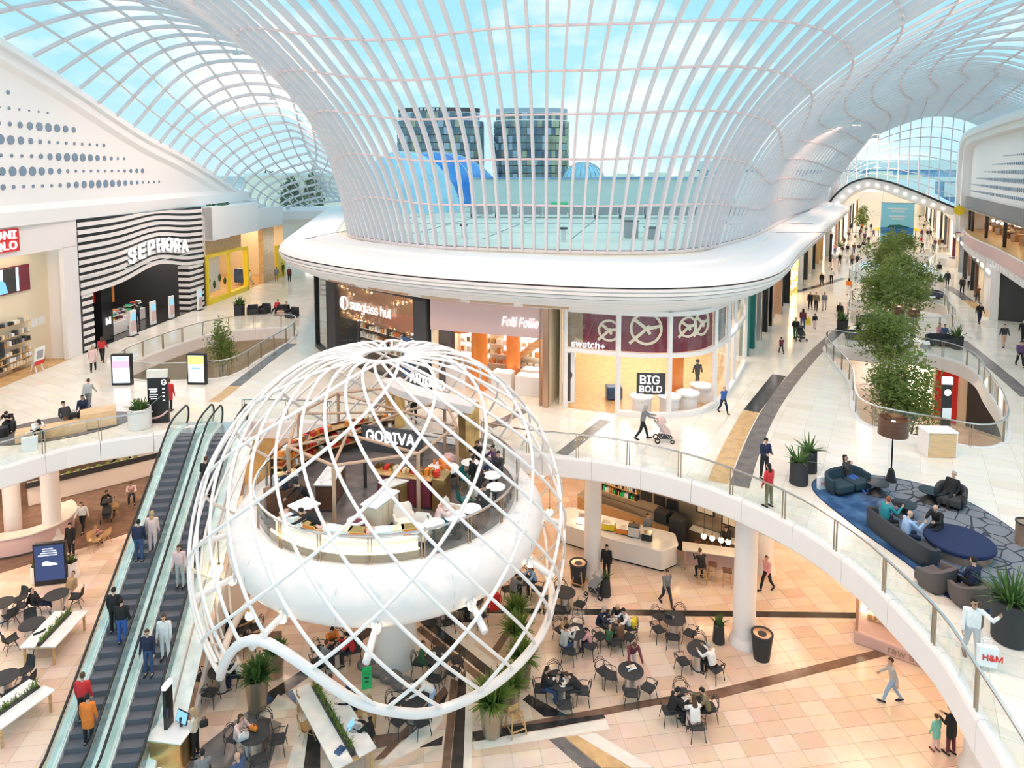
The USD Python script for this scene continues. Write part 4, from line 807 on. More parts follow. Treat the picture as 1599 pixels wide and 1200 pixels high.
obj('roof_seam', J([bar((-14 + 6 * k, 45, 7.93), (-4 + 6 * k, 92, 7.93), .08, .05) for k in range(6)] + [bar((-14, 50 + 8 * k, 7.93), (26, 50 + 8 * k, 7.93), .08, .05) for k in range(5)]), 'grey', isl); obj('roof_sheet', extrude(Polygon(np.vstack([FASC, [(60, 130), (20, 130), (-20, 95)]])).buffer(-1.2), 7.9, 7.92), 'out_roof', isl)
def shell(name, lab, c, rx, ry, rz, m, tilt):
    s = thing(name, lab, 'canopy', c, tilt); th = np.linspace(0, PI / 2, 9); a = np.linspace(0, 2 * PI, 33)[:-1]
    v = np.array([[(rx * math.cos(t_) * math.cos(k), ry * math.cos(t_) * math.sin(k), rz * math.sin(t_)) for k in a] for t_ in th]).reshape(-1, 3); obj('skin', tm(v, grid_f(9, 32, True)), m, s, smooth=True)
    for k in range(0, 32, 4): obj('seam', tube([v[j * 32 + k] * 1.004 for j in range(9)], .05, 5), 'out_white', s)
shell('roof_canopy', 'deep blue shiny rounded canopy behind the glass', (-10.5, 92, 7.4), 9.5, 6, 7.6, 'canopy_blue', -8)
shell('roof_canopy', 'pale blue rounded canopy at the left behind the glass', (-12.6, 78, 5.5), 7, 7, 9.2, 'canopy_pale', 0)
def tower(lab, x0, x1, y, z1, seed, rail):
    t = thing('office_tower', lab, 'building', ((x0 + x1) / 2, y, -2.5)); w, h = x1 - x0, z1 + 2.5; a = np.linspace(PI, 2 * PI, 25); hgt = [h - 3 if (k < 3 or k > 20) else h for k in range(24)]
    pts = np.stack([w / 2 * np.cos(a), 9 * np.sin(a)], 1)
    obj('core', extrude(Polygon(np.vstack([pts * .98, [(w / 2 * .98, 14), (-w / 2 * .98, 14)]])), 0, h - 3.2), 'dark', t)
    rr = random.Random(seed)
    for k in range(24):
        p, q = pts[k], pts[k + 1]; d = (q - p) * .02
        for f in range(9):
            z0 = h * .3 + (hgt[k] - h * .3) * f / 9; z2 = h * .3 + (hgt[k] - h * .3) * (f + 1) / 9
            obj('window_pane', bar((*(p + d), (z0 + z2) / 2), (*(q - d), (z0 + z2) / 2), .3, z2 - z0 - .25), 'tower_gold' if (k > 15 and seed == 2 and rr.random() < .8) or rr.random() < .12 else 'tower_glass' if rr.random() < .8 else 'tower_rail', t)
    obj('crown', tm(np.vstack([np.column_stack([pts[3:22] * 1.01, np.full(19, h)]), np.column_stack([pts[3:22] * 1.01, np.full(19, h + 1.6)])]), grid_f(2, 19)), 'tower_rail' if rail else 'dark', t)
    if seed == 1: obj('sign', J([bx((-6 + 1.5 * k, -9.4 + .06 * (k - 3) ** 2 * .2, h + .8), (.9, .3, .9)) for k in range(7)]), 'light_grey', t); obj('sign_disc', place(cyl((0, 0, -.2), (0, 0, .2), .9, 14), (-8.2, -8.6, h + .8), rx=PI / 2), 'orange', t)
tower('dark glass office tower with a sign, left of the two behind the glass', -44, -11, 260, 34, 1, False)
tower('office tower with a golden right half and railed top, right of the two', -7, 22, 262, 34, 2, True)
s = thing('glass_dome', 'distant ribbed glass dome right of the towers', 'dome', (17.5, 165, 9.5)); dv = lambda r_: [[(r_ * math.cos(e) * math.cos(a), r_ * math.cos(e) * math.sin(a), r_ * .95 * math.sin(e)) for e in np.linspace(0, PI / 2, 8)] for a in np.linspace(0, 2 * PI, 25)[:-1]]
obj('skin', lathe([(5.2 * math.cos(e), 5.0 * math.sin(e)) for e in np.linspace(0, PI / 2, 8)], 24), 'canopy_pale', s, smooth=True)
for m in dv(5.25): obj('rib', tube(m, .06, 5), 'grey', s)
obj('drum', cyl((0, 0, -10), (0, 0, 0), 5.3, 24), 'out_white', s)
s = thing('far_roof', 'long low white roofs on the horizon right of the dome', 'building', (70, 190, 0)); obj('wall', bx((0, 0, 4), (90, 14, 12)), 'out_white', s); obj('roof_unit', J([rbx((-38 + 9 * k, 0, 10.6 + .4 * (k % 3)), (4, 5, 1.6), .1) for k in range(9)]), 'out_roof', s)
s = thing('far_roof', 'pale low roof in front of the left tower', 'building', (-38, 150, 0)); obj('wall', bx((0, 0, 4.5), (38, 12, 14)), 'out_roof', s); obj('roof_edge', bx((0, -6.1, 11.6), (38.4, .4, .6)), 'out_white', s)
s = thing('distant_building', 'long blue glazed building front seen through the end glazing', 'building', (152, 285, -5), -25, None, None, 1.6)
obj('wall', bx((0, 0, 6), (90, 8, 10)), 'blue_front', s); obj('white_band', J(bx((0, -4.2, 8.6), (90, .5, 1.2)), bx((0, -4.2, 12.2), (90, .5, 2.4)), bx((0, -4.2, 1.5), (90, .5, 3))), 'out_white', s)
for k in range(18): obj('window_bay', rbx((-42 + 5 * k, -4.1, 6), (4.2, .4, 3.6), .05), 'blue_front' if k % 3 else 'out_white', s)
rr = random.Random(9)
def blob_tree(name, lab, c, h, w, m='leaf_far', n=260):
    s = thing(name, lab, 'tree', c); obj('trunk', cyl((0, 0, 0), (0, 0, h * .5), .25, 8, .15), 'bark', s); v, f = [], []
    for k in range(n):
        d = np.array([rr.gauss(0, 1), rr.gauss(0, 1), rr.gauss(0, 1)]); d /= np.linalg.norm(d); p = d * np.array([w, w, h * .42]) * rr.uniform(.6, 1) + (0, 0, h * .6); a, b = np.array([rr.gauss(0, 1) for _ in range(3)]), np.array([rr.gauss(0, 1) for _ in range(3)]); a *= .5 * w / 3; b *= .5 * w / 3; i = len(v); v += [p - a, p + b, p + a, p - b]; f.append([i, i + 1, i + 2, i + 3])
    obj('crown', tm(v, f), m, s, kind='stuff')
TL = ['leftmost', 'second', 'third', 'fourth', 'fifth', 'sixth', 'seventh', 'eighth', 'ninth']
for k in range(9): blob_tree('distant_tree', f'distant dark tree beyond the far left glass, {TL[k]} of the row', (-64 + 5.6 * k + rr.uniform(-1, 1), 150 + rr.uniform(-12, 12), -2.5), rr.uniform(11, 16), rr.uniform(2.2, 3.0))
for k in range(6):
    s = thing('far_house', f'low pale house roof beyond the far left glass, {TL[k]} of the row', 'house', (-62 + 8.6 * k, 122 + 3 * (k % 2), -2.5), 4 * k); obj('wall', bx((0, 0, 3.2), (6.5, 5, 6.4)), 'out_roof', s); obj('roof', hull([(-3.6, -2.8, 6.4), (3.6, -2.8, 6.4), (3.6, 2.8, 6.4), (-3.6, 2.8, 6.4), (-2.2, 0, 8.2), (2.2, 0, 8.2)]), 'grey' if k % 2 else 'bronze', s)
# ------------------------------------------------------------ added floodlights under the roof (warm fill for the hall)
for i, (s_, row) in enumerate([(sb[6] * .99, 30), (sb[6], 42), (sb[7], 36), (sb[7], 48), (sb[8], 34), (sb[8], 44), (sb[9], 38), (sb[9], 48), (sb[10], 40), (sb[11], 32), (sb[13], 24), (sb[15], 24), (sb[17], 24), (sb[4], 34), (sb[3], 32)]):
    p = rib_at(s_, NV * 2 + 1)[row]; q = (p[0], p[1], p[2] - .45)
    f = thing('added_floodlight', 'small round added lamp under a ring of the glass roof, warming the hall', 'lamp', q, group='added floodlights under the glass roof')
    obj('housing', lathe([(0, .34), (.2, .34), (.3, .1), (.34, 0), (.31, 0), (.28, .08), (0, .08)], 16), 'light_grey', f); obj('stem', cyl((0, 0, .3), (0, 0, .5), .04, 8), 'light_grey', f)
    l = UsdLux.DiskLight.Define(stage, pth(f) + '/bulb'); l.CreateRadiusAttr(.26); l.CreateIntensityAttr(FILL_FLOOD); l.CreateColorAttr((1, .62, .43)); l.AddTranslateOp().Set((0, 0, .02))

# ------------------------------------------------------------ two escalators
EW = .5
flat = [(-1.9, 0), (-.7, 0), (-.3, -.02), (.15, -.16)]; run = 10.9
EP = curve([(-1.9, 0), (-.8, 0), (-.2, -.06), (.5, -.37)] + [(.5 + k, -.37 - .577 * k) for k in np.arange(.6, 9.6, .6)] + [(10.6, -6.15), (11.2, -6.42), (11.9, -6.5), (13.1, -6.5)], 120)
def sideplate(poly, x, w): return extrude(poly, 0, w).apply_transform(np.array([[0, 0, 1, x], [1, 0, 0, 0], [0, 1, 0, 0], [0, 0, 0, 1.]]))
mat('skirt', (.78, .83, .82), .35); mat('step', (.17, .17, .2), .5, metal=.3); mat('esc_panel', (.78, .85, .83), .45, vary=.12, vscale=2.5)
def escalator(label, x, y, rot, tri):
    t = thing('escalator', label, 'escalator', (x, y, 0), rot)
    ys = np.arange(-.9, 12.4, .352)
    for k, yy in enumerate(ys):
        z = np.interp(yy + .17, EP[:, 0], EP[:, 1]); st = obj('step', bx((0, yy + .17, z - .16), (2 * EW, .35, .30)), 'step', t)
    obj('comb_plate', J(bx((0, -1.6, -.03), (1.5, 1.5, .08)), bx((0, 12.9, -6.53), (1.5, 1.4, .08))), 'steel', t)
    top = LineString(EP + (0, .52)); band = top.buffer(.43, cap_style='round')
    low = Polygon(np.vstack([EP + (0, .1), (EP - (0, .95))[::-1]]))
    for s_ in (-1, 1):
        a = s_ * (EW + .1)
        obj('glass_side', sideplate(band.difference(low), a - .007, .014), 'green_glass', t)
        c = np.array(top.buffer(.46).exterior.coords)[:-1][::2]; obj('handrail', tube(np.column_stack([np.full(len(c), a), c]), .045, 7, True), 'black', t, smooth=True)
        obj('skirting', sideplate(low, min(a, a - s_ * .07), .07), 'skirt', t)
        obj('deck', ribbon(np.column_stack([np.full(120, s_ * (EW + .2)), EP + (0, .12)]), np.tile((0, 0, 1.), (120, 1)), .24, .05), 'esc_panel', t)
        obj('outer_panel', sideplate(Polygon(np.vstack([EP + (0, .12), (EP - (0, 1.05))[::-1]])), min(s_ * (EW + .3), s_ * (EW + .34)), .04), 'white_paint', t)
    obj('truss', sideplate(Polygon(np.vstack([EP - (0, .4), (EP - (0, 1.05))[::-1]])), -EW - .25, 2 * EW + .5), 'white_paint', t)
    return t
ER = math.degrees(math.atan2(-.991, .134)) - 90
escalator('left escalator with dark steps and green glass sides', -15.25, 30.5, ER, False)
escalator('right escalator with dark steps and green glass sides, beside the white lattice', -13.55, 30.5, ER, True)
t = thing('escalator_wall', 'white solid wall under the right side of the escalators', 'wall', (-13.55, 30.5, 0), ER)  # solid wall standing under the outer side of the right escalator
obj('panel', sideplate(Polygon(np.vstack([[(1.2, -6.5)], [(1.2, -1.7)], EP[30:] - (0, 1.1)])).buffer(0), -EW - .9, .12), 'white_paint', t)
obj('sloping_deck', ribbon(np.column_stack([np.full(100, -EW - .62), EP[10:110] - (0, .1)]), np.tile((0, 0, 1.), (100, 1)), .5, .06), 'esc_panel', t)
t = thing('escalator_divider', 'pale green etched panel strip between the two escalators', 'panel', (-14.4, 30.5, 0), ER)
obj('strip', ribbon(np.column_stack([np.zeros(112), EP[4:116] + (0, .13)]), np.tile((0, 0, 1.), (112, 1)), .14, .05), 'esc_panel', t)

# ------------------------------------------------------------ lattice and pod
PC = np.array([-4.75, 25.5])
t = thing('cafe_pod', 'white bowl-shaped pod on a trunk that carries the chocolate cafe', 'pod')
bowl = [(4.9, .02), (5.15, .06), (5.45, -.02), (5.8, -.3), (5.98, -.8), (5.85, -1.35), (5.4, -1.8), (4.6, -2.15), (3.4, -2.35), (1.2, -2.4), (0, -2.4)]
obj('bowl', lathe(PchipInterpolator(np.arange(11), bowl)(np.linspace(0, 10, 41)), 72, (*PC, 0)), 'white_paint', t, smooth=60)
for k in range(10): a = k * PI / 5 + .2; obj('bowl_seam', tube([(PC[0] + (r_ + .012) * math.cos(a), PC[1] + (r_ + .012) * math.sin(a), z) for r_, z in bowl[2:9]], .012, 4), 'light_grey', t)
obj('deck', extrude(Point(*PC).buffer(5.0, 24).union(Polygon([(-9, 27), (-.4, 27), (-.9, 30.6), (-8.6, 32.6)])), -.25, -.002), 'grey_stone', t)
obj('deck_step', extrude(Polygon([(-4.9, 24.6), (-1.5, 27.4), (-1.6, 27.55), (-5.0, 24.75)]), -.002, .01), 'charcoal', t)
obj('trunk', lathe([(0, LG), (.95, LG), (.85, LG + .3), (.8, LG + 1.2), (.82, -3.2), (1.1, -2.35), (0, -2.35)], 36, (-4.55, 25.0, 0)), 'white_paint', t, smooth=40)
ga = np.linspace(math.radians(118), math.radians(408), 96)
gp = np.stack([PC[0] + 5.02 * np.cos(ga), PC[1] + 5.02 * np.sin(ga)], 1)
balustrade('pod_railing', 'low curved glass rail round the pod of the chocolate cafe', gp, 1.7, 0., 1.0, 0.)
SC, SR = np.array([-4.95, 25.5, -1.25]), 7.05
def apple(th, a):
    """Point of the apple-shaped lattice: th from the dimple (0) down, a round the axis."""
    f = max(0., 1 - th / .5); r_ = SR * math.sin(th) ; z = SR * math.cos(th) * 1.03 - .75 * f * f - .1
    return SC + (r_ * math.cos(a) + -.25 * math.cos(th) * 0, r_ * math.sin(a), z)
def thmax(a):
    """How far down the lattice reaches: its lower rim rises and falls round the axis."""
    d = (math.degrees(a) % 360)
    xs_ = [0, 40, 90, 150, 190, 212, 225, 233, 240, 248, 256, 264, 273, 290, 310, 330, 360]; v = [112, 116, 120, 122, 122, 120, 112, 103, 94, 89, 91, 96, 104, 112, 113, 112, 112]
    return math.radians(np.interp(d, xs_, v))
sc = thing('lattice_sculpture', 'giant apple-shaped white tube lattice wrapped round the cafe pod', 'sculpture')
def spiral(a0, twist, th0):
    out = []
    for k in np.linspace(0, 1, 60):
        th = th0 + k * (math.radians(124) - th0); a = a0 + twist * (th - th0) / math.radians(120)
        if th > thmax(a): break
        out.append(apple(th, a))
    return np.array(out)
for k in range(30): obj('lattice_tube', tube(spiral(k * 2 * PI / 30, math.radians(105), .13), .055, 7), 'white_paint', sc, smooth=True)
for k in range(11): obj('lattice_tube', tube(spiral(k * 2 * PI / 11 + .2, math.radians(-150), .13), .06, 7), 'white_paint', sc, smooth=True)
obj('top_ring', tube([apple(.13, a) for a in np.linspace(0, 2 * PI, 41)[:-1]], .09, 8, True), 'white_paint', sc, smooth=True)
ra = np.linspace(0, 2 * PI, 121)[:-1]; rim = np.array([apple(thmax(a), a) for a in ra])
for _ in range(2): rim = .25 * np.roll(rim, 1, 0) + .5 * rim + .25 * np.roll(rim, -1, 0)
obj('lower_rim', tube(rim, .15, 10, True), 'white_paint', sc, smooth=True)
for k in range(12):
    a = k * 2 * PI / 12 + .1; p = np.array([PC[0] + 5.85 * math.cos(a), PC[1] + 5.85 * math.sin(a), -1.35]); th = 1.62; q = apple(th, a)
    s = obj('strut', tube([p, q], [.1, .12], 10), 'white_paint', sc, smooth=True); obj('strut_lamp', trimesh.creation.icosphere(2, .13).apply_translation(p * .93 + q * .07 - (0, 0, .12)), 'lamp_warm', sc); obj('strut_collar', place(lathe([(.17, -.04), (.2, 0), (.17, .04), (.14, 0), (.17, -.04)], 16), p + (q - p) * .04, ry=PI / 2, rz=math.atan2(q[1] - p[1], q[0] - p[0])), 'light_grey', sc)
for k in range(4): obj('foot_rock', trimesh.creation.icosphere(2, .4).apply_transform(np.diag([1.1, .8, .5, 1])).apply_translation((-5.55 + .5 * k, 24.5 - .33 * k, LG + .08)), 'grey_stone', sc)
# timber-coloured frame over the cafe
fr_ = thing('overhead_frame', 'light brown tube frame standing over the chocolate cafe', 'frame')
hz = 2.35; nodes = {'a': (-9.0, 27.6), 'b': (-8.3, 24.2), 'c': (-6.2, 22.6), 'd': (-3.4, 23.6), 'e': (-2.2, 26.2), 'f': (-3.0, 29.2), 'g': (-5.6, 31.0), 'h': (-8.0, 30.2), 'i': (-6.4, 25.4), 'j': (-4.6, 27.8)}
for u, w in ['ab', 'bc', 'cd', 'de', 'ef', 'fg', 'gh', 'ha', 'bi', 'ij', 'jf', 'di', 'ej', 'aj', 'hj', 'ci']: obj('beam', tube([(*nodes[u], hz), (*nodes[w], hz)], .06, 8), 'bronze_beam', fr_, smooth=True)
for u in 'abcefghd': obj('post', cyl((*nodes[u], 0), (*nodes[u], hz), .07, 10), 'bronze_beam', fr_)
gt = thing('cafe_portal', 'brass portal with white back-to-front letters on its beam behind the lattice', 'portal')
ga_, gb = np.array([-5.7, 32.0]), np.array([-1.9, 28.9]); gd = (gb - ga_) / np.linalg.norm(gb - ga_); rzg = math.atan2(gd[1], gd[0])
for p in (ga_, gb): obj('leg', bx((*p, 1.15), (.42, .9, 2.3), rzg), 'brass', gt)
mid = (ga_ + gb) / 2; bw = curve([(*(ga_ - gd * .3), 2.25), (*(mid + [-.5, -.6]), 2.42), (*(gb + gd * .3), 2.25)], 14)
obj('beam', ribbon(bw, np.tile((0, 0, 1.), (14, 1)), .95, .34), 'white_paint', gt); obj('beam_underside', ribbon(bw - (0, 0, .19), np.tile((0, 0, 1.), (14, 1)), .9, .05), 'brass', gt)
obj('letter', text('GODIVA', .42, mid + gd * .95, mid - gd * .95, 2.55, .07), 'sign_white', gt)

# ------------------------------------------------------------ kinds of furniture, built once
def T(m, *a, **k): return place(m, *a, **k)
LOOPC = proto_class('loop_chair')
def back_loops(r=.011):
    out = []
    for h, w, lean in ((.82, .27, .05), (.76, .22, .03), (.70, .28, .0)):
        a = np.linspace(0, PI, 15); pts = [(w * math.cos(k), -.2 - lean * math.sin(k) - .06 * math.sin(k), .45 + (h - .45) * math.sin(k) ** .7) for k in a]; out.append(tube(pts, r, 5))
    return out
obj('seat', hull([(x * .235, y * .22, z) for x in (-1, -.7, .7, 1) for y in (-1, -.7, .7, 1) if abs(x) + abs(y) < 1.95 for z in (.435, .46)]), 'charcoal', LOOPC)
for m in back_loops(): obj('backrest', m, 'charcoal', LOOPC, smooth=True)
for x in (-1, 1):
    obj('armrest', tube([(x * .27, -.2, .62), (x * .28, 0, .64), (x * .25, .18, .6), (x * .22, .2, .45)], .012, 5), 'charcoal', LOOPC)
    for y in (-1, 1): obj('leg', cyl((x * .2, y * .18, .44), (x * .26, y * .24, 0), .014, 6), 'charcoal', LOOPC)
TABC = proto_class('cafe_table')
obj('tabletop', lathe([(0, .70), (.44, .70), (.47, .72), (.47, .74), (.45, .75), (0, .75)], 32), 'charcoal', TABC, smooth=40)
obj('pedestal', lathe([(0, .02), (.27, .02), (.25, .06), (.22, .35), (.25, .66), (.27, .70), (0, .70)], 24), 'steel', TABC, smooth=40); obj('base', lathe([(0, 0), (.3, 0), (.3, .03), (0, .04)], 24), 'dark', TABC)
WIREC = proto_class('shell_chair')
def shell_chair(par, m, legm='charcoal', arms=True):
    a = np.linspace(-1, 1, 9); rows_ = []
    for s_ in np.linspace(0, 1, 9):
        y = .24 - .46 * min(1, s_ * 1.6) - .1 * max(0, s_ - .6); z = .44 - .03 * math.sin(s_ * PI) + .45 * max(0, (s_ - .5) * 2) ** .9; w = .26 - .05 * s_
        rows_.append([(w * k, y - .05 * (1 - k * k) * (s_ > .55), z + .12 * abs(k) ** 3 * (1 - s_) * arms) for k in a])
    v = np.array(rows_).reshape(-1, 3); g_ = grid_f(9, 9); o = v - np.array([0, .02, .02])
    obj('seat', tm(np.vstack([v, o]), np.vstack([g_, g_[:, ::-1] + 81])), m, par, smooth=True)
    for x in (-1, 1):
        for y in (-1, 1): obj('leg', cyl((x * .12, y * .1, .42), (x * .24, y * .23, 0), .013, 6), legm, par)
    obj('brace', J(bar((-.18, -.17, .2), (.18, .17, .2), .012), bar((-.18, .17, .2), (.18, -.17, .2), .012)), legm, par)
shell_chair(WIREC, 'charcoal')
OAKC = proto_class('yellow_chair'); shell_chair(OAKC, 'tan_stone', 'oak')
TEALC = proto_class('teal_chair'); shell_chair(TEALC, 'teal', 'oak')
WHITEC = proto_class('white_armchair')
obj('seat', rbx((0, .02, .38), (.62, .6, .2), .06), 'cream_stone', WHITEC, smooth=40); obj('backrest', hull([(x * .33, -.28 - .12 * k, z) for x, k, z in ((-1, 0, .3), (1, 0, .3), (-1, 1, .82), (1, 1, .82), (-.7, 1, .95), (.7, 1, .95))] + [(x * .33, -.2 - .12 * k, z) for x, k, z in ((-1, 0, .3), (1, 0, .3), (-1, 1, .8), (1, 1, .8))]), 'cream_stone', WHITEC, smooth=40)
for x in (-1, 1): obj('armrest', rbx((x * .33, .0, .5), (.08, .56, .3), .03), 'cream_stone', WHITEC)
obj('base', J(cyl((0, 0, 0), (0, 0, .3), .05, 8), cyl((0, 0, 0), (0, 0, .03), .25, 16)), 'charcoal', WHITEC)
WTAB = proto_class('white_table'); obj('tabletop', lathe([(0, .71), (.36, .71), (.37, .73), (.36, .745), (0, .745)], 28), 'paper', WTAB); obj('stem', cyl((0, 0, 0), (0, 0, .71), .035, 8), 'charcoal', WTAB); obj('base', cyl((0, 0, 0), (0, 0, .03), .24, 20), 'charcoal', WTAB)
STOOL = proto_class('bar_stool'); obj('seat', rbx((0, 0, .74), (.4, .4, .06), .025), 'walnut', STOOL)
for x in (-1, 1):
    for y in (-1, 1): obj('leg', bar((x * .12, y * .12, .72), (x * .2, y * .2, 0), .035), 'oak', STOOL)
for y in (-1, 1): obj('footrest', bar((-.17, y * .17, .28), (.17, y * .17, .28), .03), 'oak', STOOL)
# ------------------------------------------------------------ people
TONES = dict(black=(.012, .012, .014), navy=(.015, .022, .06), charcoal=(.04, .04, .045), grey=(.22, .22, .23), pale_grey=(.5, .5, .5), white=(.82, .81, .8), cream=(.72, .64, .52), red=(.6, .03, .035), pink=(.75, .36, .38), pale_pink=(.78, .56, .54), maroon=(.15, .03, .04), blue=(.04, .12, .4), pale_blue=(.35, .5, .75), denim=(.05, .09, .2), green=(.04, .12, .05), mint=(.22, .6, .5), teal=(.02, .25, .3), orange=(.85, .22, .03), brown=(.12, .06, .03), tan=(.45, .28, .15), khaki=(.2, .17, .09), yellow=(.85, .6, .05), purple=(.12, .06, .16), peach=(.8, .45, .32), skin=(.62, .38, .27), dark_skin=(.24, .12, .07), brown_skin=(.42, .24, .15), hair_black=(.012, .009, .008), hair_brown=(.08, .04, .02), hair_blonde=(.48, .32, .17), hair_grey=(.4, .39, .38), hair_red=(.25, .08, .03))
def cloth(c):
    k = 'cloth_' + c
    if k not in M: mat(k, TONES[c], .5 if 'skin' in c else .8, vary=0 if 'skin' in c else .06, vscale=14.)
    return k
SPH = [trimesh.creation.icosphere(0, 1).vertices, trimesh.creation.icosphere(1, 1).vertices, trimesh.creation.icosphere(1, 1).vertices]
def limb(pairs, sph):
    """Manifold union of hulls over spheres; pairs: lists of (centre, radius)."""
    ms = [m3.Manifold.hull_points(np.vstack([np.asarray(c) + sph * np.asarray(r) for c, r in p])) for p in pairs]
    return m3.Manifold.batch_boolean(ms, m3.OpType.Add)
def soft(m, d, ln=.035, it=6):
    if d >= 2: m = m.refine_to_length(ln)
    q = m.to_mesh(); t = trimesh.Trimesh(q.vert_properties[:, :3], q.tri_verts, process=False)
    if d >= 2: t.merge_vertices(); trimesh.smoothing.filter_taubin(t, iterations=it)
    return t
POSES = {  # pelvis height, lean, (thigh, knee, spread) x2, (shoulder, spread, elbow, inward) x2, head pitch, head yaw
 'stand': (.93, 2, ((2, 2, 3), (-2, 2, 3)), ((4, 8, 14, 0), (2, 8, 12, 0)), 5, 0),
 'walk': (.91, 5, ((26, 10, 2), (-14, 22, 2)), ((-22, 8, 16, 0), (24, 8, 26, 0)), 5, 0),
 'walk2': (.91, 5, ((-16, 20, 2), (24, 8, 2)), ((22, 8, 24, 0), (-20, 8, 14, 0)), 0, 12),
 'phone': (.93, 3, ((3, 3, 3), (-2, 2, 3)), ((12, 6, 88, .35), (16, 6, 84, .35)), 28, 0),
 'wait': (.93, 2, ((3, 3, 3), (-2, 2, 3)), ((6, 8, 64, .4), (6, 8, 64, .4)), 22, 0),
 'rail': (.92, 14, ((4, 4, 3), (-8, 4, 3)), ((48, 14, 30, 0), (56, 10, 18, 0)), 8, 10),
 'wave': (.92, 2, ((12, 6, 2), (-12, 14, 2)), ((70, 40, 80, 0), (4, 8, 8, 0)), 0, 15),
 'push': (.9, 10, ((24, 10, 2), (-14, 22, 2)), ((50, 4, 28, 0), (50, 4, 28, 0)), 8, 0),
 'stoop': (.86, 52, ((18, 14, 4), (6, 10, 4)), ((62, 8, 10, 0), (70, 8, 10, 0)), 8, 0),
 'lean_on': (.88, 34, ((10, 8, 4), (-6, 6, 4)), ((40, 10, 12, 0), (46, 8, 8, 0)), 16, 0),
 'sit': (.54, 4, ((84, 84, 6), (84, 80, 6)), ((24, 8, 52, .2), (24, 8, 50, .2)), 8, 0),
 'sit_eat': (.54, 18, ((84, 88, 6), (80, 78, 6)), ((42, 10, 62, .3), (48, 8, 70, .35)), 20, 0),
 'sit_talk': (.54, 10, ((84, 84, 8), (78, 70, 6)), ((34, 12, 66, .35), (48, 16, 90, .2)), 4, 14),
 'sit_bent': (.54, 44, ((86, 84, 10), (86, 84, 10)), ((56, 8, 60, .35), (60, 8, 84, .35)), 22, 0),
 'sit_back': (.5, -24, ((78, 58, 6), (84, 52, 4)), ((8, 12, 46, .3), (8, 12, 42, .3)), -4, 10),
 'sit_sprawl': (.48, -20, ((74, 32, 4), (70, 26, 2)), ((-28, 72, 12, 0), (60, 12, 110, .3)), 4, 12),
 'sit_type': (.54, 16, ((84, 84, 6), (84, 84, 6)), ((44, 8, 52, .25), (44, 8, 52, .25)), 22, 0),
 'perch': (.78, 20, ((62, 74, 6), (58, 70, 6)), ((44, 8, 60, .3), (44, 8, 60, .3)), 22, 0)}
SHOPPERS = [0]
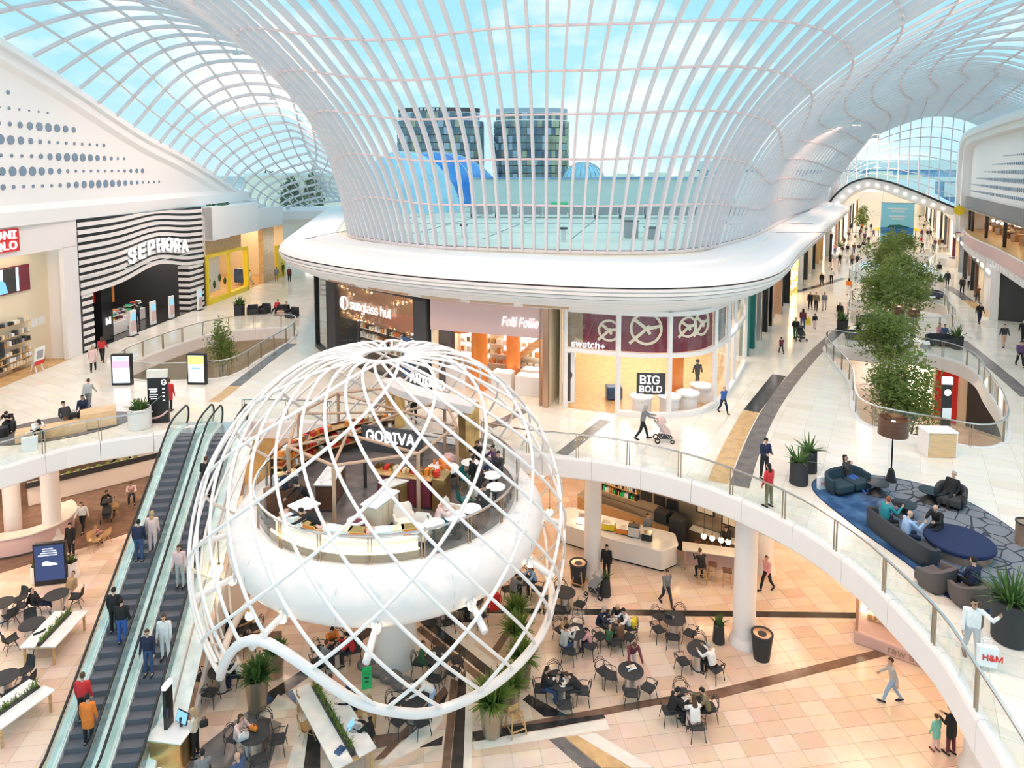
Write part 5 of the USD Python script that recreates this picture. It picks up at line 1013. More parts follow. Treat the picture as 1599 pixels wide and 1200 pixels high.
def person(label, loc, face, pose='stand', top='black', bottom='charcoal', hair='short', hairc='hair_black', skin='skin', shoes='black', h=1.7, d=1, coat=False, short=False, skirt=None, bare=False, hat=None, group=None, scarf=None):
    s = h / 1.72; pz, lean, legs, arms, hp, hy = POSES[pose]; sph = SPH[d]; R = math.radians
    rot = lambda a: np.array([[1, 0, 0], [0, math.cos(a), math.sin(a)], [0, -math.sin(a), math.cos(a)]])
    lr = R(lean); upv = np.array([0, math.sin(lr), math.cos(lr)]); fwd = np.array([0, math.cos(lr), -math.sin(lr)]); pel = np.array([0, 0, pz]); ex = np.array([1., 0, 0])
    ch, nk = pel + upv * .33, pel + upv * .5
    body, leg_, sho, arm_, foots, hands = [], [], [], [], [], []
    for sd, (f, k, ab) in zip((-1, 1), legs):
        hip = pel + ex * .085 * sd - upv * .02; f, k, ab = R(f), R(k), R(ab)
        kn = hip + .43 * np.array([sd * math.sin(ab), math.sin(f) * math.cos(ab), -math.cos(f) * math.cos(ab)])
        an = kn + .42 * np.array([sd * .02, math.sin(f - k), -math.cos(f - k)]); foots.append((hip, kn, an, f - k))
    low = min(a[2] - .075 for _, _, a, _ in foots)
    if not pose.startswith(('sit', 'perch')):
        dz = np.array([0, 0, -low]); pel = pel + dz; ch = ch + dz; nk = nk + dz; foots = [(a + dz, b + dz, c + dz, g_) for a, b, c, g_ in foots]
    for hip, kn, an, g_ in foots:
        a_ = max(-.5, min(.6, g_ * .6)) if not pose.startswith('sit') else max(0, g_ * .7); td = np.array([0, math.cos(a_), math.sin(a_)]); toe = an + td * .17 - np.array([0, 0, .045]); heel = an - td * .05 - np.array([0, 0, .045])
        body += [[(hip, .075), (kn, .05)], [(kn, .05), (kn + (an - kn) * .35 - fwd * 0, .05), (an, .034)], [(an, .034), (toe, .026), (heel, .028)]]
        leg_ += [[(hip, .095), (kn, .066)], [(kn, .066), (an + (kn - an) * .12, .052)]]
        sho.append([(toe, (.042, .05, .032)), (heel, (.036, .04, .03)), (an - (0, 0, .02), .04)])
    chest = [(ch + ex * .08, (.085, .09, .12)), (ch - ex * .08, (.085, .09, .12)), (pel + upv * .1 + ex * .06, .085), (pel + upv * .1 - ex * .06, .085)]
    body += [[(pel + ex * .08, .085), (pel - ex * .08, .085), (pel + upv * .1, .1)], chest, [(nk + ex * .15 - upv * .035, .045), (nk - ex * .15 - upv * .035, .045), (ch, .09)], [(nk - upv * .03, .052), (nk + upv * .1 + fwd * .012, .047)]]
    tor = [[(ch + ex * .085, (.1, .11, .13)), (ch - ex * .085, (.1, .11, .13)), (pel + upv * .05 + ex * .075, .105), (pel + upv * .05 - ex * .075, .105)], [(nk + ex * .15 - upv * .04, .062), (nk - ex * .15 - upv * .04, .062), (ch, .12)]]
    for sd, (f, ab, e, inw) in zip((-1, 1), arms):
        sh = nk + ex * .18 * sd - upv * .045; f, ab, e = R(f), R(ab), R(e)
        ub = np.array([sd * math.sin(ab), math.sin(f) * math.cos(ab), -math.cos(f) * math.cos(ab)]); el = sh + .29 * ub
        fb = np.array([sd * (math.sin(ab) * .6 - inw), math.sin(f + e), -math.cos(f + e)]); fb /= np.linalg.norm(fb); wr = el + .25 * fb
        body += [[(sh, .048), (el, .037)], [(el, .037), (el + (wr - el) * .3, .038), (wr, .026)]]
        if short: arm_ += [[(sh, .066), (sh + (el - sh) * .6, .056)]]
        else: arm_ += [[(sh, .066), (el, .052)], [(el, .052), (wr - fb * .01, .038)]]
        if d == 0: body.append([(wr, .026), (wr + fb * .13, .02)])
        else:  # palm, four unequal fingers with a bend, thumb from the palm's side
            w_ = np.cross(fb, ex * sd); w_ = w_ / (np.linalg.norm(w_) + 1e-9) if np.linalg.norm(w_) > .2 else np.array([0, 0, 1.]); nn = np.cross(fb, w_); nn *= 1 if nn @ ex * -sd > 0 else -1
            body.append([(wr, .022), (wr + fb * .085 + w_ * .03, .013), (wr + fb * .085 - w_ * .03, .013)])
            for q, (o, l) in enumerate(((.032, .066), (.011, .076), (-.011, .07), (-.031, .054))):
                b0 = wr + fb * .08 + w_ * o; b1 = b0 + fb * l * .55 + nn * .008; b2 = b1 + fb * l * .38 + nn * .024; body += [[(b0, .0095), (b1, .0085)], [(b1, .0085), (b2, .0075)]]
            t0 = wr + fb * .03 + w_ * .026; t1 = t0 + fb * .03 + w_ * .026 + nn * .012; body += [[(t0, .013), (t1, .01)], [(t1, .01), (t1 + fb * .03 + nn * .008, .008)]]
    hd = np.zeros(3); jaw = [[(hd + (0, -.012, .03), (.078, .095, .09)), (hd + (0, .03, -.07), (.045, .05, .045))]]
    if d >= 1: jaw += [[((0, .088, .0), .012), ((0, .104, -.026), .015)], [((.08, -.005, -.01), (.014, .022, .032))], [((-.08, -.005, -.01), (.014, .022, .032))]]
    def to_head(m):
        m = m.copy(); Rt = trimesh.transformations; m.apply_transform(Rt.rotation_matrix(R(-hp) - lr * .55, (1, 0, 0))); m.apply_transform(Rt.rotation_matrix(R(hy), (0, 0, 1))); m.apply_translation(nk + upv * .165 + fwd * .035); return m
    def mani_head(mf):
        hpm = R(-hp) - lr * .55; c_, s_ = math.cos(hpm), math.sin(hpm); cy, sy = math.cos(R(hy)), math.sin(R(hy)); tr = nk + upv * .165 + fwd * .035
        A = np.array([[cy, -sy, 0], [sy, cy, 0], [0, 0, 1]]) @ np.array([[1, 0, 0], [0, c_, -s_], [0, s_, c_]]); return mf.transform(np.column_stack([A, tr]))
    t = thing('person', label, 'person', loc, face, group, None, s)
    bodym = limb(body, sph) + mani_head(limb(jaw, sph))
    sk = cloth(skin); bd = obj('body', soft(bodym, d, .03, 5), sk, t, smooth=60)
    if not bare:
        parts = tor + arm_
        if coat: parts = parts + [[(pel + ex * .08, .115), (pel - ex * .08, .115)] + [(hip + (kn - hip) * .62, .09) for hip, kn, _, _ in foots]]
        obj('top', soft(limb(parts, sph), d, .04), cloth(top), t, smooth=60)
    if skirt:
        obj('skirt', soft(limb([[(pel + ex * .08, .105), (pel - ex * .08, .105)] + [(hip + (kn - hip) * .9 + ex * np.sign(hip[0]) * .04, .09) for hip, kn, _, _ in foots]], sph), d, .04), cloth(skirt), t, smooth=60)
    else: obj('trousers', soft(limb(leg_ + [[(pel + ex * .08, .1), (pel - ex * .08, .1), (pel + upv * .08, .1)]], sph), d, .04), cloth(bottom), t, smooth=60)
    for q in sho: obj('shoe', soft(limb([q], sph), 0), cloth(shoes), t, smooth=60)
    if hair != 'bald':
        v = SPH[2] * (.086, .104, .1) + (0, -.018, .036); v = v[~((v[:, 1] > .03) & (v[:, 2] < .07))]
        hs = [m3.Manifold.hull_points(v)]
        if hair in ('long', 'scarf'): hs.append(m3.Manifold.hull_points(np.vstack([SPH[1] * (.08, .05, .08) + (0, -.05, .0), SPH[1] * (.095, .035, .05) + (0, -.07, -.2)])))
        if hair == 'bun': hs.append(m3.Manifold.hull_points(SPH[1] * .045 + (0, -.11, .07)))
        if hair == 'tail': hs.append(m3.Manifold.hull_points(np.vstack([SPH[0] * .035 + (0, -.12, .05), SPH[0] * .02 + (0, -.15, -.14)])))
        obj('hair' if hair != 'scarf' else 'headscarf', to_head(soft(m3.Manifold.batch_boolean(hs, m3.OpType.Add), 0)), cloth(hairc), t, smooth=60)
    if hat: obj('cap', to_head(J(hull(np.vstack([(lambda u: u[u[:, 2] > .05])(SPH[2] * (.095, .112, .11) + (0, -.015, .04))])), hull([(x, y, z) for x in (-.07, .07) for y, z in ((.06, .075), (.17, .06))] + [(0, .19, .06), (0, .06, .085)]))), cloth(hat), t, smooth=60)
    if d >= 2:
        for x in (-1, 1): obj('eye', to_head(trimesh.creation.icosphere(1, .012).apply_translation((x * .033, .079, .012))), 'black', bd); obj('eyebrow', to_head(bx((x * .034, .085, .036), (.036, .012, .007))), cloth(hairc if hair != 'bald' else 'hair_grey'), bd)
        obj('mouth', to_head(bx((0, .081, -.056), (.04, .012, .01))), cloth('pink'), bd)
    return t
def at_px(px, py, z=0.): x, y = P(px, py, z); return (x, y, z)
def bag(label, loc, m, name='shopping_bag', w=.34, h=.4, d=.16, rot=0, cat='bag', logo=None, strap=False):
    t = thing(name, label, cat, loc, rot); obj('body', hull([(x * w / 2 * k, y * d / 2 * k, z) for x in (-1, 1) for y in (-1, 1) for z, k in ((0, .92), (h, 1))]) if not strap else rbx((0, 0, h / 2), (w, d, h), min(d, h) * .35), m, t)
    for y in (-1, 1): obj('handle', tube([(-w * .25, y * d * .35, h * .97), (-w * .2, y * d * .3, h * 1.35), (w * .2, y * d * .3, h * 1.35), (w * .25, y * d * .35, h * .97)], .012, 5), m, t)
    if logo: obj('letter', place(meshkit.text_mesh(logo, h * .3, .01, True), (-w * .33, -d / 2 - .005, h * .35), rx=PI / 2), 'red', t)
    return t
SIDES = ['right', 'far right', 'far', 'far left', 'left', 'near left', 'near', 'near right']
def side_of(deg): return SIDES[int(((deg + 22.5) % 360) // 45)]
def cafe_set(desc, px, py, chairs, proto=LOOPC, kind='black loop chair', rad=.72, table=True, tlabel=None, z=LG, grp=None):
    """A round table at a pixel of its top and chairs round it at the given angles (0 = towards the right of the room, 90 = away)."""
    x, y = P(px, py, z + .75)
    if table: copy_of(TABC, 'cafe_table', tlabel or f'round black table {desc}', 'table', (x, y, z), 0, grp)
    for a in chairs:
        a, rr = (a if isinstance(a, tuple) else (a, rad)); cx, cy = x + rr * math.cos(math.radians(a)), y + rr * math.sin(math.radians(a))
        copy_of(proto, kind.split()[-2] + '_chair', f'{kind}, {side_of(a)} at table {desc}', 'chair', (cx, cy, z), a + 90, 'cafe chairs')
    return x, y
def seat(c, a, r=.70, z=LG): return (c[0] + r * math.cos(math.radians(a)), c[1] + r * math.sin(math.radians(a)), z), a + 90
# ------------------------------------------------------------ lower level: cafe tables, people, plants, counters
def sit(c, a, label, pose='sit_eat', r=.66, **k): loc, f = seat(c, a, r); k.setdefault('d', 2); person(label, loc, f, pose, **k)
def cup(label, c, dx, dy, m='paper', z=LG + .75):
    t = thing('cup', label, 'cup', (c[0] + dx, c[1] + dy, z)); obj('cup', lathe([(0, 0), (.035, 0), (.045, .1), (.04, .1), (.03, .01), (0, .01)], 12), m, t); obj('lid', lathe([(0, .1), (.048, .1), (.045, .115), (0, .12)], 12), 'charcoal' if m == 'paper' else 'paper', t)
def plate(label, c, dx, dy, m='paper', z=LG + .75):
    t = thing('plate', label, 'plate', (c[0] + dx, c[1] + dy, z)); obj('plate', lathe([(0, 0), (.07, 0), (.12, .015), (.12, .02), (.07, .008), (0, .008)], 20), m, t); obj('food', trimesh.creation.icosphere(1, .045).apply_transform(np.diag([1.2, 1, .5, 1])).apply_translation((.01, 0, .02)), 'tan_stone', t)
def tray(label, c, dx, dy, z=LG + .75, m='paper', rot=20):
    t = thing('tray', label, 'tray', (c[0] + dx, c[1] + dy, z), rot); obj('tray', rbx((0, 0, .012), (.34, .24, .02), .008), m, t); obj('wrapper', rbx((.05, 0, .045), (.14, .1, .05), .02), 'cream', t)
c = cafe_set('with a red bag, left of the bronze planters', 346, 1046, [178, 262, 100]); sit(c, 12, 'person with grey hair in a white jumper at the red bag table', top='white', bottom='navy', hairc='hair_grey', shoes='brown'); copy_of(LOOPC, 'loop_chair', 'black loop chair under the white jumper sitter', 'chair', (c[0] + .76 * math.cos(.21), c[1] + .76 * math.sin(.21), LG), 102, 'cafe chairs'); bag('red handbag lying on the round table left of the planters', (c[0] + .05, c[1] - .12, LG + .75), 'red', 'handbag', .34, .18, .16, 15, strap=True)
c = cafe_set('with the long haired sitter, bottom left', 398, 1146, [92, 10, 300]); sit(c, 165, 'woman with long dark hair in a pale pink blouse at the bottom left table', 'sit_talk', top='pale_pink', bottom='pale_grey', hair='long', hairc='hair_brown', shoes='white'); copy_of(LOOPC, 'loop_chair', 'black loop chair under the pale pink blouse sitter', 'chair', (*seat(c, 165, .76)[0][:2], LG), 255, 'cafe chairs'); bag('grey cloth bag on the bottom left table', (c[0] - .28, c[1] - .22, LG + .75), 'light_grey', 'cloth_bag', .34, .2, .22, 30, strap=True)
bag('orange paper bag on the bottom left table', (c[0] - .1, c[1] + .12, LG + .75), 'orange', 'paper_bag', .3, .14, .14, -20, strap=True)
c = cafe_set('behind the lattice, left end', 370, 980, [200, 320, 40, 100]); sit(c, 160, 'person in black eating behind the left end of the lattice', top='black', hair='long', hairc='hair_black'); sit(c, 70, 'person in a tan jumper eating behind the left end of the lattice', top='tan', hairc='hair_brown')
c = cafe_set('under the lattice with the red jacket chair', 524, 1010, [20, 100, 160, 215]); sit(c, 235, 'person in a grey shirt under the lattice at the red jacket table', top='grey', hairc='hair_brown', d=1); sit(c, 120, 'person in orange under the lattice at the red jacket table', top='orange', hairc='hair_black', d=1); sit(c, 10, 'person in a red jacket under the lattice', top='red', hairc='hair_black', d=1)
c = cafe_set('right of the pod trunk', 684, 1026, [95, 330, 265, 20]); sit(c, 170, 'person in a dark green coat right of the pod trunk', 'sit', top='green', bottom='black', coat=True, hairc='hair_brown'); copy_of(LOOPC, 'loop_chair', 'black loop chair under the green coat sitter', 'chair', (*seat(c, 170, .74)[0][:2], LG), 260, 'cafe chairs'); cup('takeaway cup with dark lid on the table right of the trunk', c, .15, .1); plate('plate on the table right of the trunk', c, -.2, .12)
c = cafe_set('below the lattice rim', 646, 1092, [165, 232, 300, 60]); person('person in a white shirt and pale jeans stooping over the table below the rim', (c[0] + .62, c[1] + .22, LG), 108, 'stoop', 'white', 'pale_blue', hairc='hair_black', d=2)
c = cafe_set('under the pod, right of the trunk top', 688, 946, [150, 30, 300, 240]); c = cafe_set('under the pod beside the red coat', 738, 936, [160, 80, 300]); sit(c, 200, 'person in pale pink under the pod beside the red coat', top='pale_pink', hair='long', hairc='hair_brown', d=1); sit(c, 100, 'person in black under the pod beside the red coat', top='black', d=1)
t = thing('red_coat', 'bright red coat hanging over a chair under the pod', 'coat', (*P(773, 962, LG), LG), 20); obj('coat', hull([(-.25, -.1, .3), (.25, -.1, .3), (.2, .1, .3), (-.2, .1, .3), (-.2, -.06, .95), (.2, -.06, .95), (.15, .06, 1.0), (-.15, .06, 1.0)]), 'red', t); [obj('sleeve', hull([(x * .22, 0, .9), (x * .28, .08, .9), (x * .34, 0, .45), (x * .27, -.06, .45)]), 'red', t) for x in (-1, 1)]
c = cafe_set('behind the lattice, right side', 815, 905, [200, 90, 340]); sit(c, 230, 'person in grey at the table behind the right side of the lattice', top='grey', bottom='black', d=1); sit(c, 120, 'person in white at the table behind the right side of the lattice', top='white', d=1); sit(c, 30, 'person in pale blue at the table behind the right side of the lattice', top='pale_blue', hair='long', hairc='hair_brown', d=1)
c = cafe_set('left of the stroller, by the middle column', 882, 925, [180, 250, 330, 100])
c = cafe_set('with two children and papers, right of the plants', 896, 987, [130, 75, 330, 250]); sit(c, 225, 'person in a pale grey jacket with back turned, right of the row of plants', top='pale_grey', bottom='denim', hairc='hair_black'); sit(c, 130, 'person in tan by the pale grey jacket, right of the row of plants', top='tan', hairc='hair_brown', h=1.5); sit(c, 350, 'child in pink at the paper covered table', top='pink', bottom='navy', hair='tail', h=1.3); tray('tray of food on the paper covered table', c, .05, .15); tray('white paper on the paper covered table', c, -.22, -.05, rot=70)
c = cafe_set('with the big family group', 958, 972, [215, 270, 320, 10]); sit(c, 150, 'grey haired person in a navy jacket in the family group', top='navy', hairc='hair_grey'); sit(c, 60, 'bald person in black in the family group', top='black', hair='bald'); sit(c, 15, 'person in white with a red stripe in the family group', top='white', hairc='hair_black'); sit(c, 290, 'person in brown with back turned in the family group', top='brown', hairc='hair_brown', h=1.55); sit(c, 245, 'child in green with back turned in the family group', top='green', hairc='hair_blonde', h=1.25); tray('tray on the table of the family group', c, -.05, .12); cup('green cup on the table of the family group', c, .12, .05, 'green_sign')
bag('yellow backpack on the chair right of the family group', (c[0] + .86, c[1] + .1, LG + .46), 'yellow', 'backpack', .3, .36, .18, 60, strap=True)
c = cafe_set('with the laptop, left of the right column', 1052, 966, [200, 130, 60, 320, 255]); t = thing('laptop', 'grey laptop on the empty table left of the right column', 'laptop', (c[0] - .15, c[1] + .08, LG + .75), 150); obj('keyboard', rbx((0, 0, .01), (.34, .24, .018), .006), 'grey', t); obj('screen', place(rbx((0, 0, .11), (.34, .012, .22), .005), (0, .12, .01), rx=-.3), 'dark', t)
c = cafe_set('of the two facing men', 877, 1064, [105, 275]); sit(c, 178, 'man in a black and white jacket sitting left of the central round table', 'sit_talk', top='black', bottom='denim', hairc='hair_black', shoes='white'); sit(c, 355, 'man in black with beard sitting right of the central round table', 'sit_bent', top='black', bottom='charcoal', hairc='hair_brown')
for a in (178, 355): copy_of(LOOPC, 'loop_chair', f'black loop chair under the {"man in black with beard" if a == 355 else "man in the black and white jacket"}', 'chair', (*seat(c, a, .76)[0][:2], LG), a + 90, 'cafe chairs')
for k, (dx, dy) in enumerate([(-.2, .08), (.16, .1), (.02, -.2), (.2, -.05)]): plate(f'plate on the table between the two facing men, {("left", "far", "near", "right")[k]} one', c, dx, dy)
c = cafe_set('where the woman in maroon leans', 985, 1047, [170, 262, 320]); person('woman in a maroon top leaning over the table in the middle of the hall', (c[0] + .15, c[1] + .72, LG), 185, 'lean_on', 'maroon', 'pale_pink', hair='long', hairc='hair_brown', d=2); cup('paper cup on the table of the woman in maroon', c, -.08, -.06); tray('wrapped food on the table of the woman in maroon', c, .05, .12)
c = cafe_set('in front of the right column', 1092, 1014, [200, 75]); sit(c, 305, 'man in a white shirt and black vest in front of the right column', 'sit_eat', top='white', bottom='black', hairc='hair_grey'); copy_of(LOOPC, 'loop_chair', 'black loop chair under the man with the vest', 'chair', (*seat(c, 305, .76)[0][:2], LG), 35, 'cafe chairs')
c = cafe_set('with four sitters above the brown floor band', 1076, 1094, [95, 275, 185, 5]); sit(c, 190, 'person in a black hooded coat at the four person table', top='black', bottom='black', hairc='hair_black', hat='black'); sit(c, 350, 'person in dark olive at the four person table', top='khaki', bottom='black', hairc='hair_black'); sit(c, 275, 'woman in a white cardigan with back turned at the four person table', top='white', bottom='pale_pink', hair='long', hairc='hair_brown'); tray('white bag of food on the four person table', c, -.05, .1)
cafe_set('alone at the left of the woman in maroon', 943, 1052, [30], table=False, rad=.05) if False else copy_of(LOOPC, 'loop_chair', 'black loop chair standing alone left of the woman in maroon', 'chair', (*P(942, 1066, LG), LG), 215, 'cafe chairs')
# left lower corner
c = cafe_set('with four shell chairs, left of the escalators', 50, 974, [20, 130, 230, 320], WIREC, 'black shell chair'); c = cafe_set('cut by the left edge, upper one', 2, 942, [20, 330, 70], WIREC, 'black shell chair')
c = cafe_set('cut by the left edge, lower one', 6, 1058, [10, 320, 70], WIREC, 'black shell chair'); c = cafe_set('with two reclining people, left of the escalators', 88, 928, [190, 20], WIREC, 'black shell chair')
sit(c, 200, 'person in black reclining left of the escalators', 'sit_back', top='black', bottom='navy', hairc='hair_black'); sit(c, 80, 'person in a tan jacket reclining left of the escalators', 'sit_back', top='tan', bottom='pale_grey', hairc='hair_brown')
def potted(name, label, loc, r0, r1, h, m, ph, n=60, lm='leaf_plant', seed=1, lw=.03, droop=.6, scale=1.):
    """A tapered pot, soil and a tuft of arching blades."""
    t = thing(name, label, 'potted plant', loc); obj('pot', lathe([(0, 0), (r0 * .92, 0), (r0, .03), (r1, h - .04), (r1 * 1.02, h), (r1 * .9, h), (r1 * .88, h - .08), (0, h - .08)], 28), m, t, smooth=40); obj('soil', lathe([(0, h - .06), (r1 * .9, h - .06), (r1 * .9, h - .08), (0, h - .08)], 16), 'soil', t); tuft(t, h, ph, n, lm, seed, lw, droop, r1); return t
def tuft(t, h, ph, n, lm, seed, lw, droop, r1):
    r = random.Random(seed); v, f = [], []
    for k in range(n):
        a, l, tilt = r.uniform(0, 2 * PI), ph * r.uniform(.65, 1.15), r.uniform(.1, 1.15); b = np.array([math.cos(a), math.sin(a), 0]); s = np.array([-b[1], b[0], 0]); q0 = r.uniform(0, r1 * .6); w = lw * r.uniform(.7, 1.3)
        for j in range(4):
            u = j / 3; p = b * (q0 + l * u * math.sin(tilt)) + np.array([0, 0, h - .05 + l * u * math.cos(tilt) - droop * l * u * u * math.sin(tilt) * .6]); ww = w * (1.2 - u) * (1 if j else .6); v += [p - s * ww, p + s * ww]
        i = len(v) - 8; f += [[i + 2 * j, i + 2 * j + 1, i + 2 * j + 3, i + 2 * j + 2] for j in range(3)]
    obj('foliage', tm(v, f), lm, t, kind='stuff')
for k, (px, py, r1, h, ph, nm) in enumerate([(402, 1108, .42, 1.25, .8, 'tall bronze planter with a fern beside the long haired sitter'), (430, 1055, .38, 1.0, .45, 'bronze planter with low leaves behind the taller one'), (768, 1146, .44, 1.15, .95, 'bronze planter nearest the wooden high chair'), (797, 1108, .38, .95, .8, 'dark planter just behind the one by the high chair'), (816, 1070, .36, 1.1, .8, 'bronze planter third in the row on the brown floor band'), (808, 1022, .34, 1.0, .8, 'bronze planter fourth in the row, under the lattice edge'), (806, 985, .32, .9, .8, 'farthest bronze planter of the row under the lattice edge')]):
    potted('planter', nm, (*P(px, py, LG), LG), r1 * .72, r1, h, 'bronze', ph, 210, seed=20 + k, lw=.042, lm='leaf_bright' if k > 1 else 'leaf_plant')
potted('planter', 'small dark planter with a spiky plant left of the right column', (*P(1122, 1003, LG), LG), .24, .2, .8, 'charcoal', .45, 30, seed=41); potted('planter', 'slim dark planter at the foot of the middle column', (*P(945, 930, LG), LG), .26, .2, .85, 'charcoal', .5, 30, seed=42)
potted('planter', 'round white planter right of the black advertising screen', (*P(112, 902, LG), LG), .34, .3, .8, 'white_paint', .5, 30, seed=43); potted('planter', 'round white planter hidden left of the black advertising screen', (*P(60, 908, LG), LG), .3, .28, .8, 'white_paint', .4, 20, seed=44)
def bin_(label, px, py):
    t = thing('litter_bin', label, 'bin', (*P(px, py, LG), LG)); obj('body', lathe([(0, 0), (.3, 0), (.4, .95), (.42, 1.0), (0, 1.0)], 28), 'charcoal', t, smooth=40); obj('rim', lathe([(.34, .99), (.42, .99), (.42, 1.04), (.34, 1.04), (.34, .99)], 28), 'charcoal', t); obj('lid', lathe([(.17, 1.0), (.34, 1.0), (.34, 1.02), (.17, 1.0)], 28), 'copper', t); obj('opening', lathe([(0, 1.005), (.17, 1.005), (.17, 1.0), (0, 1.0)], 20), 'black', t)
bin_('tapered black litter bin beside the right column', 1189, 1028); bin_('black litter bin left of the middle column, by the lattice edge', 903, 912)
def high_chair(label, px, py, rot):
    t = thing('high_chair', label, 'high chair', (*P(px, py, LG), LG), rot)
    for x in (-1, 1):
        for y in (-1, 1): obj('leg', bar((x * .28, y * .3, 0), (x * .18, y * .14, .8), .04), 'oak', t)
        obj('rail', J(bar((x * .26, -.26, .2), (x * .26, .26, .2), .035), bar((x * .2, -.18, .62), (x * .2, .18, .62), .035)), 'oak', t)
    obj('seat', rbx((0, 0, .52), (.34, .32, .03), .01), 'oak', t); obj('backrest', rbx((0, .16, .72), (.36, .03, .2), .01), 'oak', t); obj('footrest', bar((-.27, -.27, .22), (.27, -.27, .22), .035), 'oak', t)
high_chair('wooden high chair beside the front bronze planter', 805, 1142, 25); high_chair('wooden high chair at the foot of the middle column', 905, 915, 60)
t = thing('wet_floor_sign', 'green folding floor sign with lettering left of the trunk', 'sign', (*P(573, 1072, LG), LG), 12)
for s_ in (-1, 1): obj('panel', place(rbx((0, 0, .36), (.34, .03, .74), .012), (0, s_ * .13, 0), rx=s_ * .28), 'green_sign', t)
obj('letter', J([place(bx((0, 0, .5 - .13 * k), (.2 - .03 * k, .01, .05)), (0, -.152, 0), rx=-.28) for k in range(3)]), 'green', t) if 'green' in M else obj('lettering', J([place(bx((0, -.02, .5 - .13 * k), (.2 - .03 * k, .01, .05)), (0, -.13, 0), rx=-.28) for k in range(3)]), 'dark', t)
def stroller(label, loc, rot, m='charcoal'):
    t = thing('stroller', label, 'stroller', loc, rot)
    for x in (-1, 1):
        for y, r_ in ((-.32, .13), (.36, .1)): obj('wheel', place(lathe([(r_ * .6, -.02), (r_, -.02), (r_, .02), (r_ * .6, .02), (r_ * .6, -.02)], 14), (x * .26, y, r_), ry=PI / 2), 'black', t)
        obj('frame', tube([(x * .25, .36, .12), (x * .24, 0, .5), (x * .22, -.42, 1.0)], .016, 6), 'grey', t); obj('rear_leg', cyl((x * .25, -.32, .13), (x * .24, .02, .5), .014, 6), 'grey', t)
    obj('handle', cyl((-.22, -.42, 1.0), (.22, -.42, 1.0), .018, 8), 'black', t); obj('seat', hull([(x * .2, y, z) for x in (-1, 1) for y, z in ((-.22, .85), (-.12, .45), (.28, .42), (.3, .52), (-.12, .9))]), m, t); obj('hood', hull([(x * .22, y, z) for x in (-1, 1) for y, z in ((-.3, .82), (-.26, 1.05), (-.02, 1.12), (.12, 1.0), (-.1, .86))]), m, t); obj('basket', rbx((0, .02, .25), (.4, .5, .14), .04), 'dark', t)
stroller('grey stroller parked by the middle column', (*P(930, 930, LG), LG), 60, 'grey'); stroller('black stroller behind the escalators by the dark marble floor', (*P(168, 812, LG), LG), 200)
# standing and passing people
person('man in a black suit standing behind the middle column', at_px(947, 905, LG), 160, 'stand', 'black', 'black', d=2); person('person in grey passing in front of the cafe counter', at_px(1040, 945, LG), 200, 'walk', 'grey', 'charcoal', hairc='hair_brown'); person('person in pink passing behind the right column', at_px(1197, 922, LG), 120, 'walk2', 'pink', 'black', hairc='hair_brown')
person('person in pale grey and blue jeans walking across the open right floor', at_px(1392, 1096, LG), 75, 'walk', 'pale_grey', 'pale_blue', hairc='hair_brown', shoes='navy'); person('child in a mint green coat with back turned, bottom right', at_px(1461, 1173, LG), 15, 'stand', 'mint', 'pale_pink', h=1.25, coat=True, hairc='hair_brown', shoes='maroon', d=2); person('woman with long dark hair in a long dark checked coat, bottom right', at_px(1484, 1178, LG), 25, 'phone', 'black', 'maroon', coat=True, hair='long', h=1.66, d=2)
person('blonde woman in a cream jacket using the touch screen kiosk', at_px(306, 1182, LG), 100, 'wait', 'cream', 'black', hair='long', hairc='hair_blonde', h=1.68, d=2)
bag('black shoulder bag behind the blonde woman', (*(P(306, 1182, LG) + [.25, .1]), LG + .95), 'black', 'handbag', .26, .22, .12, 20, strap=True)
person('woman in a white top and black trousers walking on the dark marble', at_px(130, 830, LG), 190, 'walk', 'white', 'black', hair='long', hairc='hair_brown'); person('person in a black coat standing beside the left columns', at_px(112, 868, LG), 180, 'stand', 'black', 'black', coat=True)
c = P(163, 800, LG); sit((c[0] + .6, c[1]), 180, 'person in black sitting on the dark marble, left of the escalator', top='black', d=1); sit((c[0] + 1.2, c[1] + .6), 120, 'person in pale pink sitting by the left escalator', top='pale_pink', hair='long', hairc='hair_brown', d=1); sit((P(165, 850, LG)[0], P(165, 850, LG)[1]), 180, 'child in bright pink on a chair, left of the escalator', top='pink', hairc='hair_blonde', h=1.3, d=1)
for k, (px, py, a) in enumerate([(148, 858, 250), (163, 850, 70), (178, 806, 30)]): copy_of(OAKC, 'shell_chair', f'tan shell chair on the dark marble, {("left", "middle", "far")[k]} of three by the escalator', 'chair', (*P(px, py, LG), LG), a)
